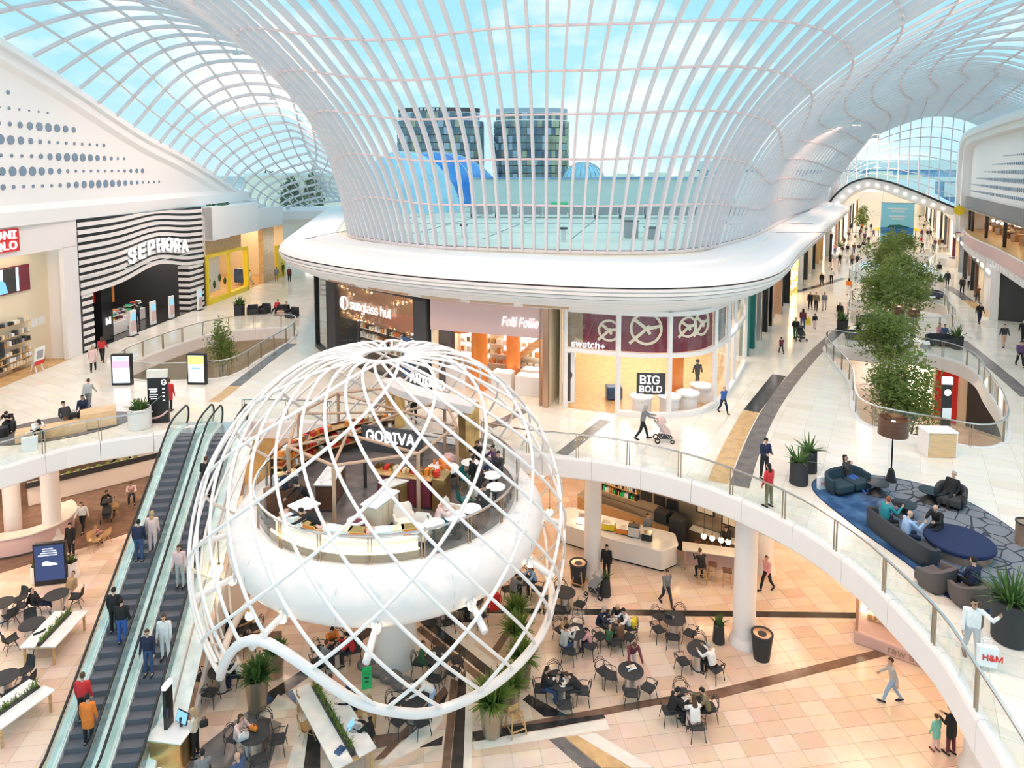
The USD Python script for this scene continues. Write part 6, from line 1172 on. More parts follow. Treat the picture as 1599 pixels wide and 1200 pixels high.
# escalator riders
def esc_at(which, t_): a = math.radians(ER + 90); d_ = np.array([math.cos(a), math.sin(a)]); o = np.array([(-15.25, -13.55)[which], 30.5]); y = t_ * 11.; q = o + d_ * y; return (q[0], q[1], float(np.interp(y, EP[:, 0], EP[:, 1])) + .0)
for w, t_, f, lab, kw in [(1, .22, ER + 180, 'man in a dark jacket over white riding high on the right escalator', dict(top='black', bottom='black', pose='wait', hairc='hair_brown')), (0, .42, ER + 180, 'person in pale pink riding the left escalator', dict(top='pale_pink', bottom='pale_pink', hair='long', hairc='hair_blonde')), (0, .45, ER + 180, 'person in a navy jacket riding the left escalator', dict(top='navy', bottom='denim')),
    (1, .53, ER, 'person in pale pink with brown hair riding the middle of the right escalator', dict(top='pale_pink', bottom='pale_grey', hair='long', hairc='hair_brown')), (0, .69, ER + 180, 'person in a black jacket and blue jeans riding the left escalator', dict(top='black', bottom='blue')), (0, .66, ER + 180, 'person all in black riding the left escalator', dict(top='black', bottom='black')), (1, .73, ER, 'person in white riding low on the right escalator', dict(top='white', bottom='white', hair='long', hairc='hair_brown')), (1, .77, ER, 'person in a navy jacket riding low on the right escalator', dict(top='navy', bottom='denim', hairc='hair_brown')), (0, .93, ER + 180, 'person in an orange coat near the foot of the left escalator', dict(top='orange', bottom='black', coat=True)), (0, .88, ER + 180, 'person in red behind the orange coat on the left escalator', dict(top='red', bottom='black', hairc='hair_brown'))]:
    p = esc_at(w, t_); pose = kw.pop('pose', 'stand'); off = -.22 if 'navy' in lab or 'behind the orange' in lab or 'all in black' in lab else .2 if (w, t_) in ((0, .42), (0, .69), (1, .73), (0, .93)) else 0; person(lab, (p[0] + off, p[1], p[2]), f, pose, d=2, **kw)
# long tables with plant troughs
def long_table(label, a, b, w=1.3, h=.78, seed=1):
    a, b = np.array(a), np.array(b); L = np.linalg.norm(b - a); d_ = (b - a) / L; t = thing('long_table', label, 'table', (*((a + b) / 2), LG), math.degrees(math.atan2(d_[1], d_[0])))
    for y in (-1, 1): obj('tabletop', rbx((0, y * (w / 4 + .07), h), (L, w / 2 - .06, .06), .015), 'marble', t)
    for x in (-1, 1):
        for y in (-1, 1): obj('leg', bar((x * (L / 2 - .1), y * w * .42, 0), (x * (L / 2 - .1), y * w * .42, h - .03), .07), 'oak', t)
        obj('end_rail', bar((x * (L / 2 - .1), -w * .42, h - .08), (x * (L / 2 - .1), w * .42, h - .08), .07), 'oak', t)
    obj('trough', rbx((0, 0, h - .02), (L * .86, .2, .2), .01), 'dark', t); r = random.Random(seed); v, f = [], []
    for k in range(int(L * 60)):
        x, aa, l, ti = r.uniform(-L * .42, L * .42), r.uniform(0, 2 * PI), r.uniform(.16, .34), r.uniform(.1, .9); bdir = np.array([math.cos(aa), math.sin(aa), 0]); s_ = np.array([-bdir[1], bdir[0], 0]) * .014; p0 = np.array([x, r.uniform(-.06, .06), h + .05]); p1 = p0 + bdir * l * .5 * math.sin(ti) + (0, 0, l * .7); p2 = p0 + bdir * l * math.sin(ti) + (0, 0, l * .7); i = len(v); v += [p0 - s_, p0 + s_, p1 + s_, p1 - s_, p2 + s_ * .2, p2 - s_ * .2]; f += [[i, i + 1, i + 2, i + 3], [i + 3, i + 2, i + 4, i + 5]]
    obj('foliage', tm(v, f), 'leaf_bright', t, kind='stuff'); return (a + b) / 2, d_
m_, dd = long_table('long marble communal table with a plant trough, bottom middle', P(487, 1066, LG + .78), P(556, 1186, LG + .78), seed=3); nn_ = np.array([-dd[1], dd[0]])
if nn_[0] < 0: nn_ = -nn_
long_table('long marble communal table with a plant trough, at the left edge', P(-20, 1130, LG + .78), P(66, 1070, LG + .78), seed=4); long_table('marble communal table with a plant trough, tucked beside the left escalator', P(58, 1012, LG + .78), P(112, 955, LG + .78), seed=5)
for k, (px, py, a, w_) in enumerate([(480, 1135, -60, 'left side, middle'), (478, 1096, -60, 'left side, far end'), (572, 1138, 120, 'right side, near end'), (566, 1112, 120, 'right side, middle')]): copy_of(OAKC, 'shell_chair', f'tan shell chair at the bottom middle long table, {w_}', 'chair', (*P(px, py, LG + .45), LG), a)
q = m_ + dd * 1.2 + nn_ * .85; person('man in a black jacket typing at the long table, bottom middle', (q[0], q[1], LG + .02), 75, 'sit_type', 'black', 'charcoal', hair='short', hairc='hair_blonde', d=2); q = m_ + nn_ * .95 - dd * .3; person('person in black with a yellow strap at the long table', (q[0], q[1], LG + .02), 100, 'sit_type', 'black', 'black', d=2); q = m_ + nn_ * .95 - dd * 1.3; person('person in a peach shirt at the far end of the long table', (q[0], q[1], LG + .02), 100, 'sit_bent', 'peach', 'denim', hairc='hair_brown', d=2)
q = m_ + dd * .9 + nn_ * .42; t = thing('laptop', 'open laptop in front of the man at the long table', 'laptop', (q[0], q[1], LG + .815), 70); obj('keyboard', rbx((0, 0, .01), (.34, .24, .018), .006), 'grey', t); obj('screen', place(rbx((0, 0, .11), (.34, .012, .22), .005), (0, .12, .01), rx=-.3), 'screen_blue', t)
q = m_ + dd * 1.4 - nn_ * .3; t = thing('folder', 'blue folder lying on the long table beside the laptop', 'folder', (q[0], q[1], LG + .815), 60); obj('cover', rbx((0, 0, .015), (.32, .24, .03), .005), 'blue_tile', t)
# touch screen kiosk, advertising screen
t = thing('kiosk', 'brass-sided info counter with a white top and a tall dark sign, bottom left', 'kiosk', (*P(268, 1142, LG + 1.08), LG), -8); obj('body', rbx((0, 0, .52), (1.1, .8, 1.04), .08), 'brass', t, smooth=40); obj('top', rbx((0, .0, 1.08), (1.25, .9, .06), .025), 'marble', t); obj('pylon', rbx((-.2, .15, 1.75), (.12, .36, 1.4), .02), 'black_gloss', t); obj('pylon_light', rbx((-.2, .15, 2.52), (.14, .38, .16), .02), 'sign_white', t)
t = thing('touch_screen', 'tilted touch screen on the info counter', 'screen', (*(P(268, 1142, LG + 1.08) + [.22, .1]), LG + 1.11), -25); obj('screen', place(rbx((0, 0, .3), (.5, .04, .36), .01), rx=-.35), 'black', t); obj('picture', place(bx((0, -.025, .3), (.45, .01, .31)), rx=-.35), 'screen_blue', t); obj('stand', bar((0, .05, 0), (0, .03, .3), .06), 'black', t)
t = thing('advert_screen', 'black framed advertising screen with a white shoe picture, lower left', 'screen', (*P(81, 912, LG), LG), 12); obj('case', rbx((0, 0, 1.0), (1.35, .22, 2.0), .03), 'black', t); obj('picture', bx((0, -.115, 1.08), (1.2, .012, 1.66)), 'screen_dark', t); obj('shoe_print', hull([(-.3, -.125, .95), (.32, -.125, .95), (.34, -.125, 1.02), (.05, -.125, 1.12), (-.15, -.125, 1.18), (-.3, -.125, 1.1), (0, -.13, 1.0)]), 'screen_white', t); obj('printed_lines', J([bx((-.05 + .04 * (k % 3), -.124, 1.45 + .1 * k), (.8 - .12 * k, .01, .045)) for k in range(4)]), 'screen_white', t)
# cafe on the right under the balcony
t = thing('cafe_counter', 'long pale counter with rounded end of the cafe under the balcony', 'counter'); cp = Polygon([P(*p, LG) for p in [(880, 846), (960, 872), (1032, 890), (1050, 882), (1046, 868), (966, 846), (890, 826)]]).buffer(.2)
obj('front', extrude(cp, LG + .1, LG + 1.0), 'plaster_warm', t); obj('plinth', extrude(cp.buffer(-.06), LG, LG + .1), 'black', t); obj('top', extrude(cp.buffer(.06), LG + 1.0, LG + 1.06), 'marble', t)
for k, (px, m, w, h_) in enumerate([(918, 'shop_warm', 1.1, .35), (950, 'yellow', .7, .3), (972, 'orange', .6, .25), (990, 'steel', .6, .5), (1010, 'charcoal', .5, .3)]):
    q = P(px, 818 + (px - 918) * .26, LG + 1.06); s = thing(['glass_case', 'yellow_tray', 'orange_box', 'coffee_machine', 'till'][k], ['lit glass pastry case on the cafe counter', 'yellow tray stack on the cafe counter', 'orange box on the cafe counter', 'steel coffee machine on the cafe counter', 'black till at the rounded end of the cafe counter'][k], ['display case', 'tray', 'box', 'coffee machine', 'till'][k], (*q, LG + 1.06), -18); obj('body', rbx((0, 0, h_ / 2), (w, .45, h_), .04), m, s); obj('top', rbx((0, 0, h_ + .02), (w * .92, .4, .04), .01), 'steel' if k != 3 else 'black', s); obj('foot', rbx((0, 0, .015), (w * 1.02, .47, .03), .008), 'dark', s)
b0, b1 = P(905, 796, LG), P(1150, 884, LG); L = float(np.linalg.norm(b1 - b0))
t = thing('cafe_back_bar', 'back bar with shelves, pictures and sinks behind the cafe counter', 'shelf', (*b0, LG), math.degrees(math.atan2(*(b1 - b0)[::-1]))); W = L * .7
obj('back_wall', bx((L / 2, .55, 2.78), (L, .1, 5.5)), 'bronze', t); obj('bench', rbx((W / 2, .1, .46), (W, .7, .92), .02), 'oak', t); obj('bench_top', bx((W / 2, .08, .95), (W, .76, .06)), 'steel', t); obj('canopy', rbx((W * .72, .0, 3.05), (2.4, .9, .5), .12), 'brass', t)
shelves(t, .3, W * .55, .35, (1.4, 1.85, 2.3), 24, ['paper', 'brass', 'oak', 'charcoal', 'cream', 'green_sign'], 'oak', seed=30, d=.3)
for k in range(5): obj('wall_bench_light', bx((.8 + k * W / 5.2, .46, 2.75), (.5, .06, .12)), 'lamp_warm', t)
for k in range(6): obj('picture_frame', bx((W * .62 + (k % 3) * .75, .47, 1.75 + .62 * (k // 3)), (.6, .05, .5)), 'black', t)
for k in range(2): obj('picture_frame', bx((L * .8 + k * 1.3, .47, 2.3 - .2 * k), (.95, .05, 1.0)), 'black', t); obj('print', bx((L * .8 + k * 1.3, .44, 2.3 - .2 * k), (.8, .02, .85)), 'cream', t)
for k in range(4): obj('tiled_panel', bx((W * .3 + k * .5, .48, 2.9), (.46, .04, 1.1)), ('cream', 'pink_wall')[k % 2], t)
for k in range(2): obj('menu_board', bx((W * .12 + k * 1.3, .47, 3.3), (1.0, .06, .8)), 'dark', t)
obj('oven', rbx((W * .8, .05, 1.25), (.7, .6, .55), .03), 'charcoal', t); obj('fridge', rbx((W - .3, -.05, .75), (.75, .75, 1.5), .03), 'charcoal', t); obj('wall_counter', bx((L * .86, .2, 1.05), (L * .26, .5, .06)), 'cream_stone', t)
person('barista in black behind the cafe counter', at_px(985, 856, LG), 190, 'lean_on', 'black', 'black', d=1); person('barista in grey at the back bar of the cafe', at_px(1010, 852, LG), 200, 'stand', 'grey', 'black', d=1)
t = thing('bar_table', 'long white high table with stools behind the right column', 'table', (*P(1117, 892, LG), LG), -14); obj('tabletop', rbx((0, 0, 1.02), (3.1, .75, .07), .02), 'cream_stone', t); obj('panel_leg', J(bx((1.4, 0, .5), (.08, .6, 1.0)), bx((-1.4, 0, .5), (.08, .6, 1.0))), 'copper', t); obj('side_panel', bx((0, .2, .5), (2.8, .05, .9)), 'pink_wall', t)
for k, (px, py) in enumerate([(1097, 910), (1112, 905), (1135, 915), (1090, 870), (1108, 865), (1130, 868)]): copy_of(STOOL, 'bar_stool', f'wooden bar stool at the white high table, {("near left", "near middle", "near right", "far left", "far middle", "far right")[k]} one', 'stool', (*P(px, py, LG), LG), -14, 'stools at the white high table')
person('person in black perched on the near left stool of the high table', (*P(1096, 910, LG), LG), 10, 'perch', 'black', 'black', hairc='hair_brown', d=2); person('person in black at the far side of the high table', at_px(1132, 874, LG), 170, 'stand', 'black', 'black', d=1)
def pendant(label, x, y, z, z1, r=.13, group=None):
    t = thing('pendant_lamp', label, 'lamp', (x, y, z), group=group); obj('globe', trimesh.creation.icosphere(2, r), 'lamp_warm', t, smooth=True); obj('cord', cyl((0, 0, r), (0, 0, z1 - z), .012, 6), 'black', t); obj('cap', cyl((0, 0, r * .8), (0, 0, r * 1.3), r * .4, 10), 'brass', t)
for k, px in enumerate((1099, 1112, 1126, 1137)): q = P(px, 838 + k * 3, LG + 2.2); pendant('globe pendant lamp hanging over the white high table', *q, LG + 2.2, -.95, .12, 'globe lamps over the high table')
for k, (px, py) in enumerate([(363, 770), (341, 825), (342, 888), (390, 962), (846, 742), (858, 800), (826, 856), (745, 912), (310, 845), (500, 955)]):
    q = P(px, py, LG + 3.6); pendant('warm globe pendant lamp hanging behind the white lattice', *q, LG + 3.6, -.95 if q[1] > 30 else LG + 5.2, .16, 'globe lamps behind the lattice')
t = thing('food_kiosk', 'lit food kiosk with shelves of jars under the right balcony', 'kiosk', (*P(1333, 1003, LG), LG), math.degrees(math.atan2(*(P(1456, 1049, LG) - P(1333, 1003, LG))[::-1]))); L = 5.2
obj('base', rbx((L / 2, .9, .25), (L, 1.9, .5), .05), 'pink_wall', t); obj('back_wall', bx((L / 2, 1.5, 1.6), (L, .1, 2.2)), 'shop_warm', t); obj('roof', rbx((L / 2, .9, 2.75), (L + .1, 2.0, .14), .03), 'plaster_warm', t); shelves(t, .3, L - .3, 1.2, (.55, .95, 1.35, 1.75, 2.15), 22, ['brass', 'gold', 'cream', 'paper', 'oak', 'bronze'], 'oak', seed=31, hmax=.3)
for x in (.08, L - .08): obj('corner_post', bx((x, .05, 1.6), (.1, .1, 2.2)), 'copper', t)
obj('pane', bx((L / 2, .02, 1.6), (L - .2, .02, 2.1)), 'shop_glass', t); m = meshkit.text_mesh('raw trader', .26, .02); v = m.vertices; obj('letter', trimesh.Trimesh(np.column_stack([1.2 + v[:, 0], -.06 - v[:, 2], .14 + v[:, 1]]), m.faces[:, ::-1], process=False), 'bronze', t)
for x in (1.3, 2.6, 3.9): obj('spot', cyl((x, .6, 2.6), (x, .6, 2.67), .09, 12), 'lamp_warm', t)
# lower left: curved bar and glazed shop under the balcony
t = thing('curved_bar', 'curved stone bar counter round the left columns', 'counter', (*P(20, 838, LG), LG)); a = np.linspace(-2.4, .9, 40); obj('front', loftc(np.stack([2.9 * np.cos(a), 2.2 * np.sin(a)], 1), [(-.45, 0), (0, 0), (.06, 1.0), (-.45, 1.0)]), 'pink_wall', t); obj('top', loftc(np.stack([2.9 * np.cos(a), 2.2 * np.sin(a)], 1), [(-.55, 1.0), (.16, 1.0), (.16, 1.07), (-.55, 1.07)]), 'cream_stone', t); obj('plinth', loftc(np.stack([2.85 * np.cos(a), 2.15 * np.sin(a)], 1), [(-.3, 0), (.1, 0), (.1, .08), (-.3, .08)]), 'dark', t)
t = thing('glazed_counter', 'long slanting glass counter with greenery under the left balcony', 'counter', (*P(112, 770, LG), LG), 38); obj('front', rbx((1.6, 0, .55), (7.4, .9, 1.1), .05), 'plaster_warm', t); obj('dark_rail', bar((-2.2, -.5, 1.25), (5.4, -.5, 1.25), .12, .3), 'charcoal', t); obj('glow_strip', bx((1.6, -.3, 1.13), (7.0, .1, .04)), 'lamp_warm', t); obj('greens', J([trimesh.creation.icosphere(1, .16).apply_translation((-.6 + .5 * k, .05, 1.2)) for k in range(9)]), 'leaf_bright', t, kind='stuff')
for k, (px, py) in enumerate([(180, 722), (203, 718)]): person(f'shopper in dark clothes behind the escalator under the balcony, {("left", "right")[k]} one', at_px(px, py + 10, LG), 150, 'walk', ('brown', 'charcoal')[k], 'black', d=1)
t = thing('gold_column_cladding', 'gold clad pier under the balcony, left of the lattice', 'pier', (*P(413, 800, LG), LG)); obj('cladding', rbx((0, 0, 2.78), (1.6, 1.2, 5.56), .04), 'brass', t); obj('skirting', rbx((0, 0, .1), (1.66, 1.26, .2), .02), 'bronze', t)

person('dark haired person cut by the bottom edge beside the info counter', (*P(318, 1236, LG), LG), 20, 'sit', 'grey', 'black', d=1); person('bald person cut by the bottom edge below the long haired sitter', (*P(375, 1240, LG), LG), 60, 'sit', 'denim', 'black', 'bald', d=1)
t = thing('lower_shop_front', 'red and dark shop front on the lower level, seen through the nearest tree opening', 'shop front', (*P(1500, 668, LG), LG), -62); obj('wall', bx((0, .3, 2.8), (9, .3, 5.6)), 'cream', t); obj('red_panel', bx((-1.2, .1, 2.6), (1.6, .12, 5.0)), 'red', t); obj('window', bx((1.6, .1, 2.4), (2.6, .1, 4.4)), 'dark', t); obj('timber_panel', bx((3.6, .1, 2.6), (.9, .12, 5.0)), 'oak', t); obj('lit_window', bx((-3.2, .1, 2.4), (1.8, .1, 3.6)), 'shop_warm', t)
# ------------------------------------------------------------ the cafe on the pod
def D(px, py, z=0., r=4.3):
    """A place on the pod's deck, kept inside the glass rail."""
    q = P(px, py, z); o = q - PC; l = np.linalg.norm(o); return PC + o * min(1, r / l)
def counter(name, label, a, b, w, h, front, top, over=.05, z=0.):
    a, b = np.array(a), np.array(b); d = b - a; L = np.linalg.norm(d); t = thing(name, label, 'counter', (*((a + b) / 2), z), math.degrees(math.atan2(d[1], d[0])))
    obj('body', rbx((0, 0, h / 2), (L, w, h), .03), front, t); obj('top', rbx((0, 0, h + .03), (L + over * 2, w + over * 2, .06), .02), top, t); obj('plinth', bx((0, 0, .04), (L + .02, w + .02, .08)), 'dark', t)
    for k in range(max(2, int(L / .3))): obj('front_slat', bx((-L / 2 + (k + .5) * L / max(2, int(L / .3)), -w / 2 - .01, h / 2), (L / max(2, int(L / .3)) * .8, .02, h * .8)), front, t)
    return t, L
counter('serving_counter', 'dark timber serving counter with a white top at the left of the pod', D(440, 842, 0, 4.0), D(478, 846, 0, 4.0), .7, 1.05, 'walnut', 'paper')
counter('prep_counter', 'dark counter with chocolate trays at the back left of the pod', D(505, 800), D(528, 765), .6, 1.0, 'walnut', 'marble'); counter('till_counter', 'pale counter with papers in the middle of the pod', D(577, 836), D(612, 808), .6, 1.0, 'cream', 'paper'); counter('brass_counter', 'brass fronted white counter in the middle of the pod', D(600, 800), D(630, 788), .6, 1.0, 'brass', 'marble')
t, L = counter('chocolate_counter', 'plum coloured chocolate counter with a white slanted name at the back of the pod', D(596, 778), D(678, 790), .7, 1.1, 'maroon', 'oak'); obj('header', bx((-.9, .6, 2.05), (2.6, .12, 1.0)), 'dark', t); m = meshkit.text_mesh('GODIVA', .42, .05, True); v = m.vertices; obj('letter', trimesh.Trimesh(np.column_stack([-2.0 + v[:, 0] * 2.1 / v[:, 0].max(), .5 - v[:, 2], 2.0 + v[:, 1]]), m.faces[:, ::-1], process=False), 'sign_white', t)
for x in (-2.1, .3): obj('header_post', bx((x, .6, 1.0), (.1, .1, 2.0)), 'dark', t)
obj('end_pier', rbx((L / 2 + .3, 0, .62), (.5, .75, 1.24), .03), 'brass', t); shelves(t, -1.3, 1.3, 0, (1.16,), 14, ['orange', 'brass', 'cream', 'red', 'gold'], 'oak', seed=51, d=.4, hmax=.25)
a = np.linspace(math.radians(224), math.radians(291), 40); arc = lambda r_: np.stack([PC[0] + r_ * np.cos(a), PC[1] + r_ * np.sin(a)], 1)
t = thing('front_display', 'curved low white display counter along the front rail of the pod', 'counter'); obj('body', loftc(arc(4.1), [(0, 0), (.6, 0), (.6, .62), (0, .62)]), 'cream_stone', t); obj('top', loftc(arc(4.05), [(0, .62), (.72, .62), (.72, .67), (0, .67)]), 'paper', t); obj('kick_band', loftc(arc(4.86), [(0, 0), (.04, 0), (.04, .3), (0, .3)]), 'bronze', t); obj('lamp_strip', loftc(arc(4.84), [(0, .31), (.03, .31), (.03, .35), (0, .35)]), 'lamp_warm', t)
rq = random.Random(61)
for k, an in enumerate(np.linspace(227, 288, 12)):
    q = PC + 4.4 * np.array([math.cos(math.radians(an)), math.sin(math.radians(an))]); kind_ = k % 4
    t = thing('chocolate_box' if kind_ else 'basket', [f'woven basket of treats on the curved front display, {("first", "second", "third")[k // 4]} from the left', f'pale blue gift box on the curved front display, {("first", "second", "third")[k // 4]} from the left', f'white gift box on the curved front display, {("first", "second", "third")[k // 4]} from the left', f'orange gift box on the curved front display, {("first", "second", "third")[k // 4]} from the left'][kind_], 'box' if kind_ else 'basket', (*q, .67), an + 90)
    if kind_: obj('box', rbx((0, 0, .09), (.5, .34, .18), .02), ['', 'esc_panel', 'paper', 'orange'][kind_], t); obj('lid', rbx((0, 0, .2), (.53, .37, .05), .015), ['', 'screen_sky', 'cream', 'gold'][kind_], t)
    else: obj('basket', lathe([(0, 0), (.2, 0), (.26, .18), (.22, .18), (.18, .03), (0, .03)], 18), 'oak', t); obj('treats', J([trimesh.creation.icosphere(0, .07).apply_translation((rq.uniform(-.14, .14), rq.uniform(-.14, .14), .17)) for _ in range(9)]), 'pink_wall', t, kind='stuff')
a2 = np.linspace(math.radians(178), math.radians(98), 30); ar2 = np.stack([PC[0] + 4.5 * np.cos(a2), PC[1] + 4.5 * np.sin(a2)], 1)
t = thing('curved_shelf', 'curved shelf wall full of orange goods at the back left of the pod', 'shelf'); obj('back_panel', loftc(ar2, [(-.3, 0), (-.26, 0), (-.26, 1.35), (-.3, 1.35)]), 'walnut', t)
for z in (.45, .85, 1.25): obj('shelf', loftc(ar2, [(-.26, z - .02), (.2, z - .02), (.2, z + .02), (-.26, z + .02)]), 'oak', t)
for z in (.45, .85, 1.25):
    for m in ('orange', 'gold', 'paper', 'red', 'cream'): obj('goods', J([bx((*(ar2[k] * .985 + PC * .015), z + .12), (.2, .16, rq.uniform(.14, .26)), a2[k]) for k in range(1, 29) if rq.random() < .24] + [bx((*ar2[2], z + .1), (.1, .1, .1))]), m, t, kind='stuff')
t = thing('round_display', 'round white table heaped with orange goods by the plum counter', 'table', (*D(692, 764), 0)); obj('tabletop', lathe([(0, .82), (.62, .82), (.64, .86), (0, .86)], 28), 'paper', t); obj('leg', cyl((0, 0, 0), (0, 0, .82), .2, 14), 'brass', t); obj('goods', J([rbx((rq.uniform(-.42, .42), rq.uniform(-.42, .42), .98), (.12, .12, rq.uniform(.15, .28)), .03) for _ in range(16)]), 'orange', t, kind='stuff')
stroller('grey stroller with pink blanket beside the round goods table', (*D(700, 752), 0), 130, 'pink_wall')
t = thing('dark_red_bin', 'dark red bin in the middle of the pod floor', 'bin', (*D(557, 848), 0)); obj('body', lathe([(0, 0), (.24, 0), (.3, .75), (0, .75)], 20), 'maroon', t); obj('liner', lathe([(.2, .75), (.32, .74), (.32, .8), (.2, .8), (.2, .75)], 20), 'paper', t)
for k, (px, py, w_) in enumerate([(734, 722, 'farthest of all'), (768, 742, 'upper right pair, far one'), (774, 760, 'upper right pair, near one'), (745, 798, 'under the near right rail'), (728, 818, 'beside the empty white armchair'), (691, 832, 'in front of the red haired guest'), (653, 842, 'by the two front armchairs')]):
    q = D(px, py, .74); copy_of(WTAB, 'white_table', f'small round white table on the pod, {w_}', 'table', (*q, 0))
for k, (px, py, a, w_) in enumerate([(632, 834, 200, 'left of the front pair'), (655, 852, 170, 'right of the front pair'), (708, 822, 250, 'beside the steps'), (752, 792, 300, 'at the right rail')]): copy_of(WHITEC, 'white_armchair', f'cream white armchair on the pod, {w_}', 'chair', (*D(px, py), 0), a)
for k, (px, py, a, w_) in enumerate([(730, 766, 250, 'farthest one'), (726, 800, 290, 'middle one'), (679, 838, 290, 'under the red haired guest')]): copy_of(TEALC, 'teal_chair', f'teal shell chair with oak legs on the pod, {w_}', 'chair', (*D(px, py), 0), a)
person('woman in black drinking at the farthest white table of the pod', (*D(752, 732), 0), 130, 'sit_eat', 'black', 'black', 'bun', 'hair_brown', d=2); person('woman in a purple patterned top at the upper right of the pod', (*D(776, 742), 0), 120, 'sit_talk', 'purple', 'denim', 'bun', 'hair_black', d=2); person('person in black with back turned on the teal chair of the pod', (*D(737, 762), 0), 300, 'sit', 'black', 'black', d=2); person('brown haired person in black over peach at the pod tables', (*D(750, 784), 0), 30, 'sit_talk', 'black', 'peach', 'long', 'hair_brown', d=2); person('person in black at the right rail of the pod', (*D(790, 752), 0), 150, 'sit', 'charcoal', 'black', d=2); person('brown haired person with back turned against the near right rail of the pod', (*D(766, 812), 0), 30, 'sit', 'charcoal', 'charcoal', 'short', 'hair_brown', d=2); person('red haired guest in a pale shirt at the front of the pod', (*D(682, 838), 0), 290, 'sit_eat', 'pale_pink', 'teal', 'bald', 'hair_red', d=2)
person('barista in black bending behind the left counter of the pod', (*D(497, 856), 0), 100, 'stoop', 'black', 'black', d=2); person('barista in black standing at the left end of the pod', (*D(480, 812), 0), 130, 'lean_on', 'black', 'black', d=2); person('barista in navy facing the coffee machines of the pod', (*D(448, 800), 0), 60, 'wait', 'navy', 'black', d=2)
t = thing('coffee_machine', 'steel coffee machine at the left of the pod', 'coffee machine', (*D(452, 806), 0), 30); obj('bench', rbx((0, .5, .45), (1.5, .6, .9), .02), 'walnut', t); obj('body', rbx((0, .5, 1.15), (.9, .5, .45), .06), 'steel', t); obj('cup_rail', rbx((0, .5, 1.4), (.8, .4, .06), .01), 'brass', t)

# ------------------------------------------------------------ upper floor, left of the escalators
t = thing('bench', 'long oak block bench with a raised back block beside the left balcony', 'bench', (*P(105, 676), 0), 33); obj('seat_block', rbx((-.6, 0, .24), (2.8, .8, .48), .03), 'oak_pale', t); obj('back_block', rbx((1.3, .15, .42), (1.5, .9, .84), .03), 'oak_pale', t); obj('plinth', bx((.1, 0, .03), (4.0, .7, .06)), 'dark', t)
t = thing('rug', 'dark oval floor rug under the oak bench', 'rug', (*P(95, 668), 0), 30); obj('pile', lathe([(0, 0), (3.1, 0), (3.1, .012), (0, .014)], 40, sy=.55), 'grey_stone', t); obj('binding', lathe([(3.06, 0), (3.14, 0), (3.14, .016), (3.06, .016), (3.06, 0)], 40, sy=.55), 'dark', t)
for k, (px, py) in enumerate([(4, 682), (16, 674)]): t = thing('drum_stool', ['black drum stool cut by the left edge', 'black drum stool under the bent man'][k], 'stool', (*P(px, py), 0)); obj('body', lathe([(0, 0), (.25, 0), (.25, .42), (0, .42)], 20), 'black', t); obj('cushion', lathe([(0, .42), (.25, .42), (.24, .46), (0, .47)], 20), 'charcoal', t)
person('man in a black shirt bent over his phone on a stool at far left', (*P(17, 672), .0), 200, 'sit_bent', 'black', 'charcoal', d=2, short=True); person('person in a white shirt and black cap bent forward at the left balcony', (*P(55, 688), 0), 235, 'sit_bent', 'white', 'charcoal', hat='black', d=2); person('man in a black cap and grey shirt leaning back on the bench', (*P(104, 667), 0), 235, 'sit_back', 'charcoal', 'brown', hat='black', d=2); person('woman with dark hair in a navy jacket behind the bench', (*P(131, 656), 0), 200, 'sit', 'navy', 'black', 'long', 'hair_black', d=2)
bag('large white shopping bag at the left balcony railing', (*P(47, 704), 0), 'paper', rot=25, w=.6, h=.62, d=.22); bag('black handbag with upright handles on the bench', (*P(116, 668), .5), 'black', 'handbag', .4, .26, .2, 10, strap=True)
t = thing('planter', 'large white round planter with a bushy plant left of the escalators', 'potted plant', (*P(219, 668), 0)); obj('pot', lathe([(0, 0), (.48, 0), (.52, .06), (.52, .98), (.5, 1.02), (.44, 1.0), (.44, .9), (0, .9)], 32), 'white_paint', t, smooth=40); obj('soil', lathe([(0, .94), (.45, .92), (0, .9)], 14), 'soil', t); tuft(t, .95, .6, 110, 'leaf_plant', 70, .05, .5, .44)
t = thing('directory', 'tall black directory pylon with a white letter G beside the escalators', 'sign', (*P(249, 660), 0), 6); obj('panel', rbx((0, 0, 1.15), (.95, .2, 2.3), .02), 'black', t); obj('crown', rbx((0, 0, 2.5), (.97, .22, .42), .02), 'cream_stone', t); m = meshkit.text_mesh('G', .26, .02, True); obj('letter', place(m, (.18, -.105, 1.95), rx=PI / 2), 'sign_white', t)
obj('printed_lines', J([bx((-.2 + .03 * (k % 2), -.105, 1.75 - .1 * k), (.4 - .05 * (k % 3), .01, .05)) for k in range(6)] + [bx((.3, -.105, 1.75 - .2 * k), (.12, .01, .06)) for k in range(4)]), 'sign_white', t); obj('curve_stripe', tube([(-.45, -.1, .25), (-.1, -.1, .28), (.2, -.1, .4), (.45, -.1, .62)], .05, 6), 'pink_wall', t); obj('diagonal_line', bar((-.45, -.105, .85), (.2, -.105, 1.4), .01, .03), 'grey', t)
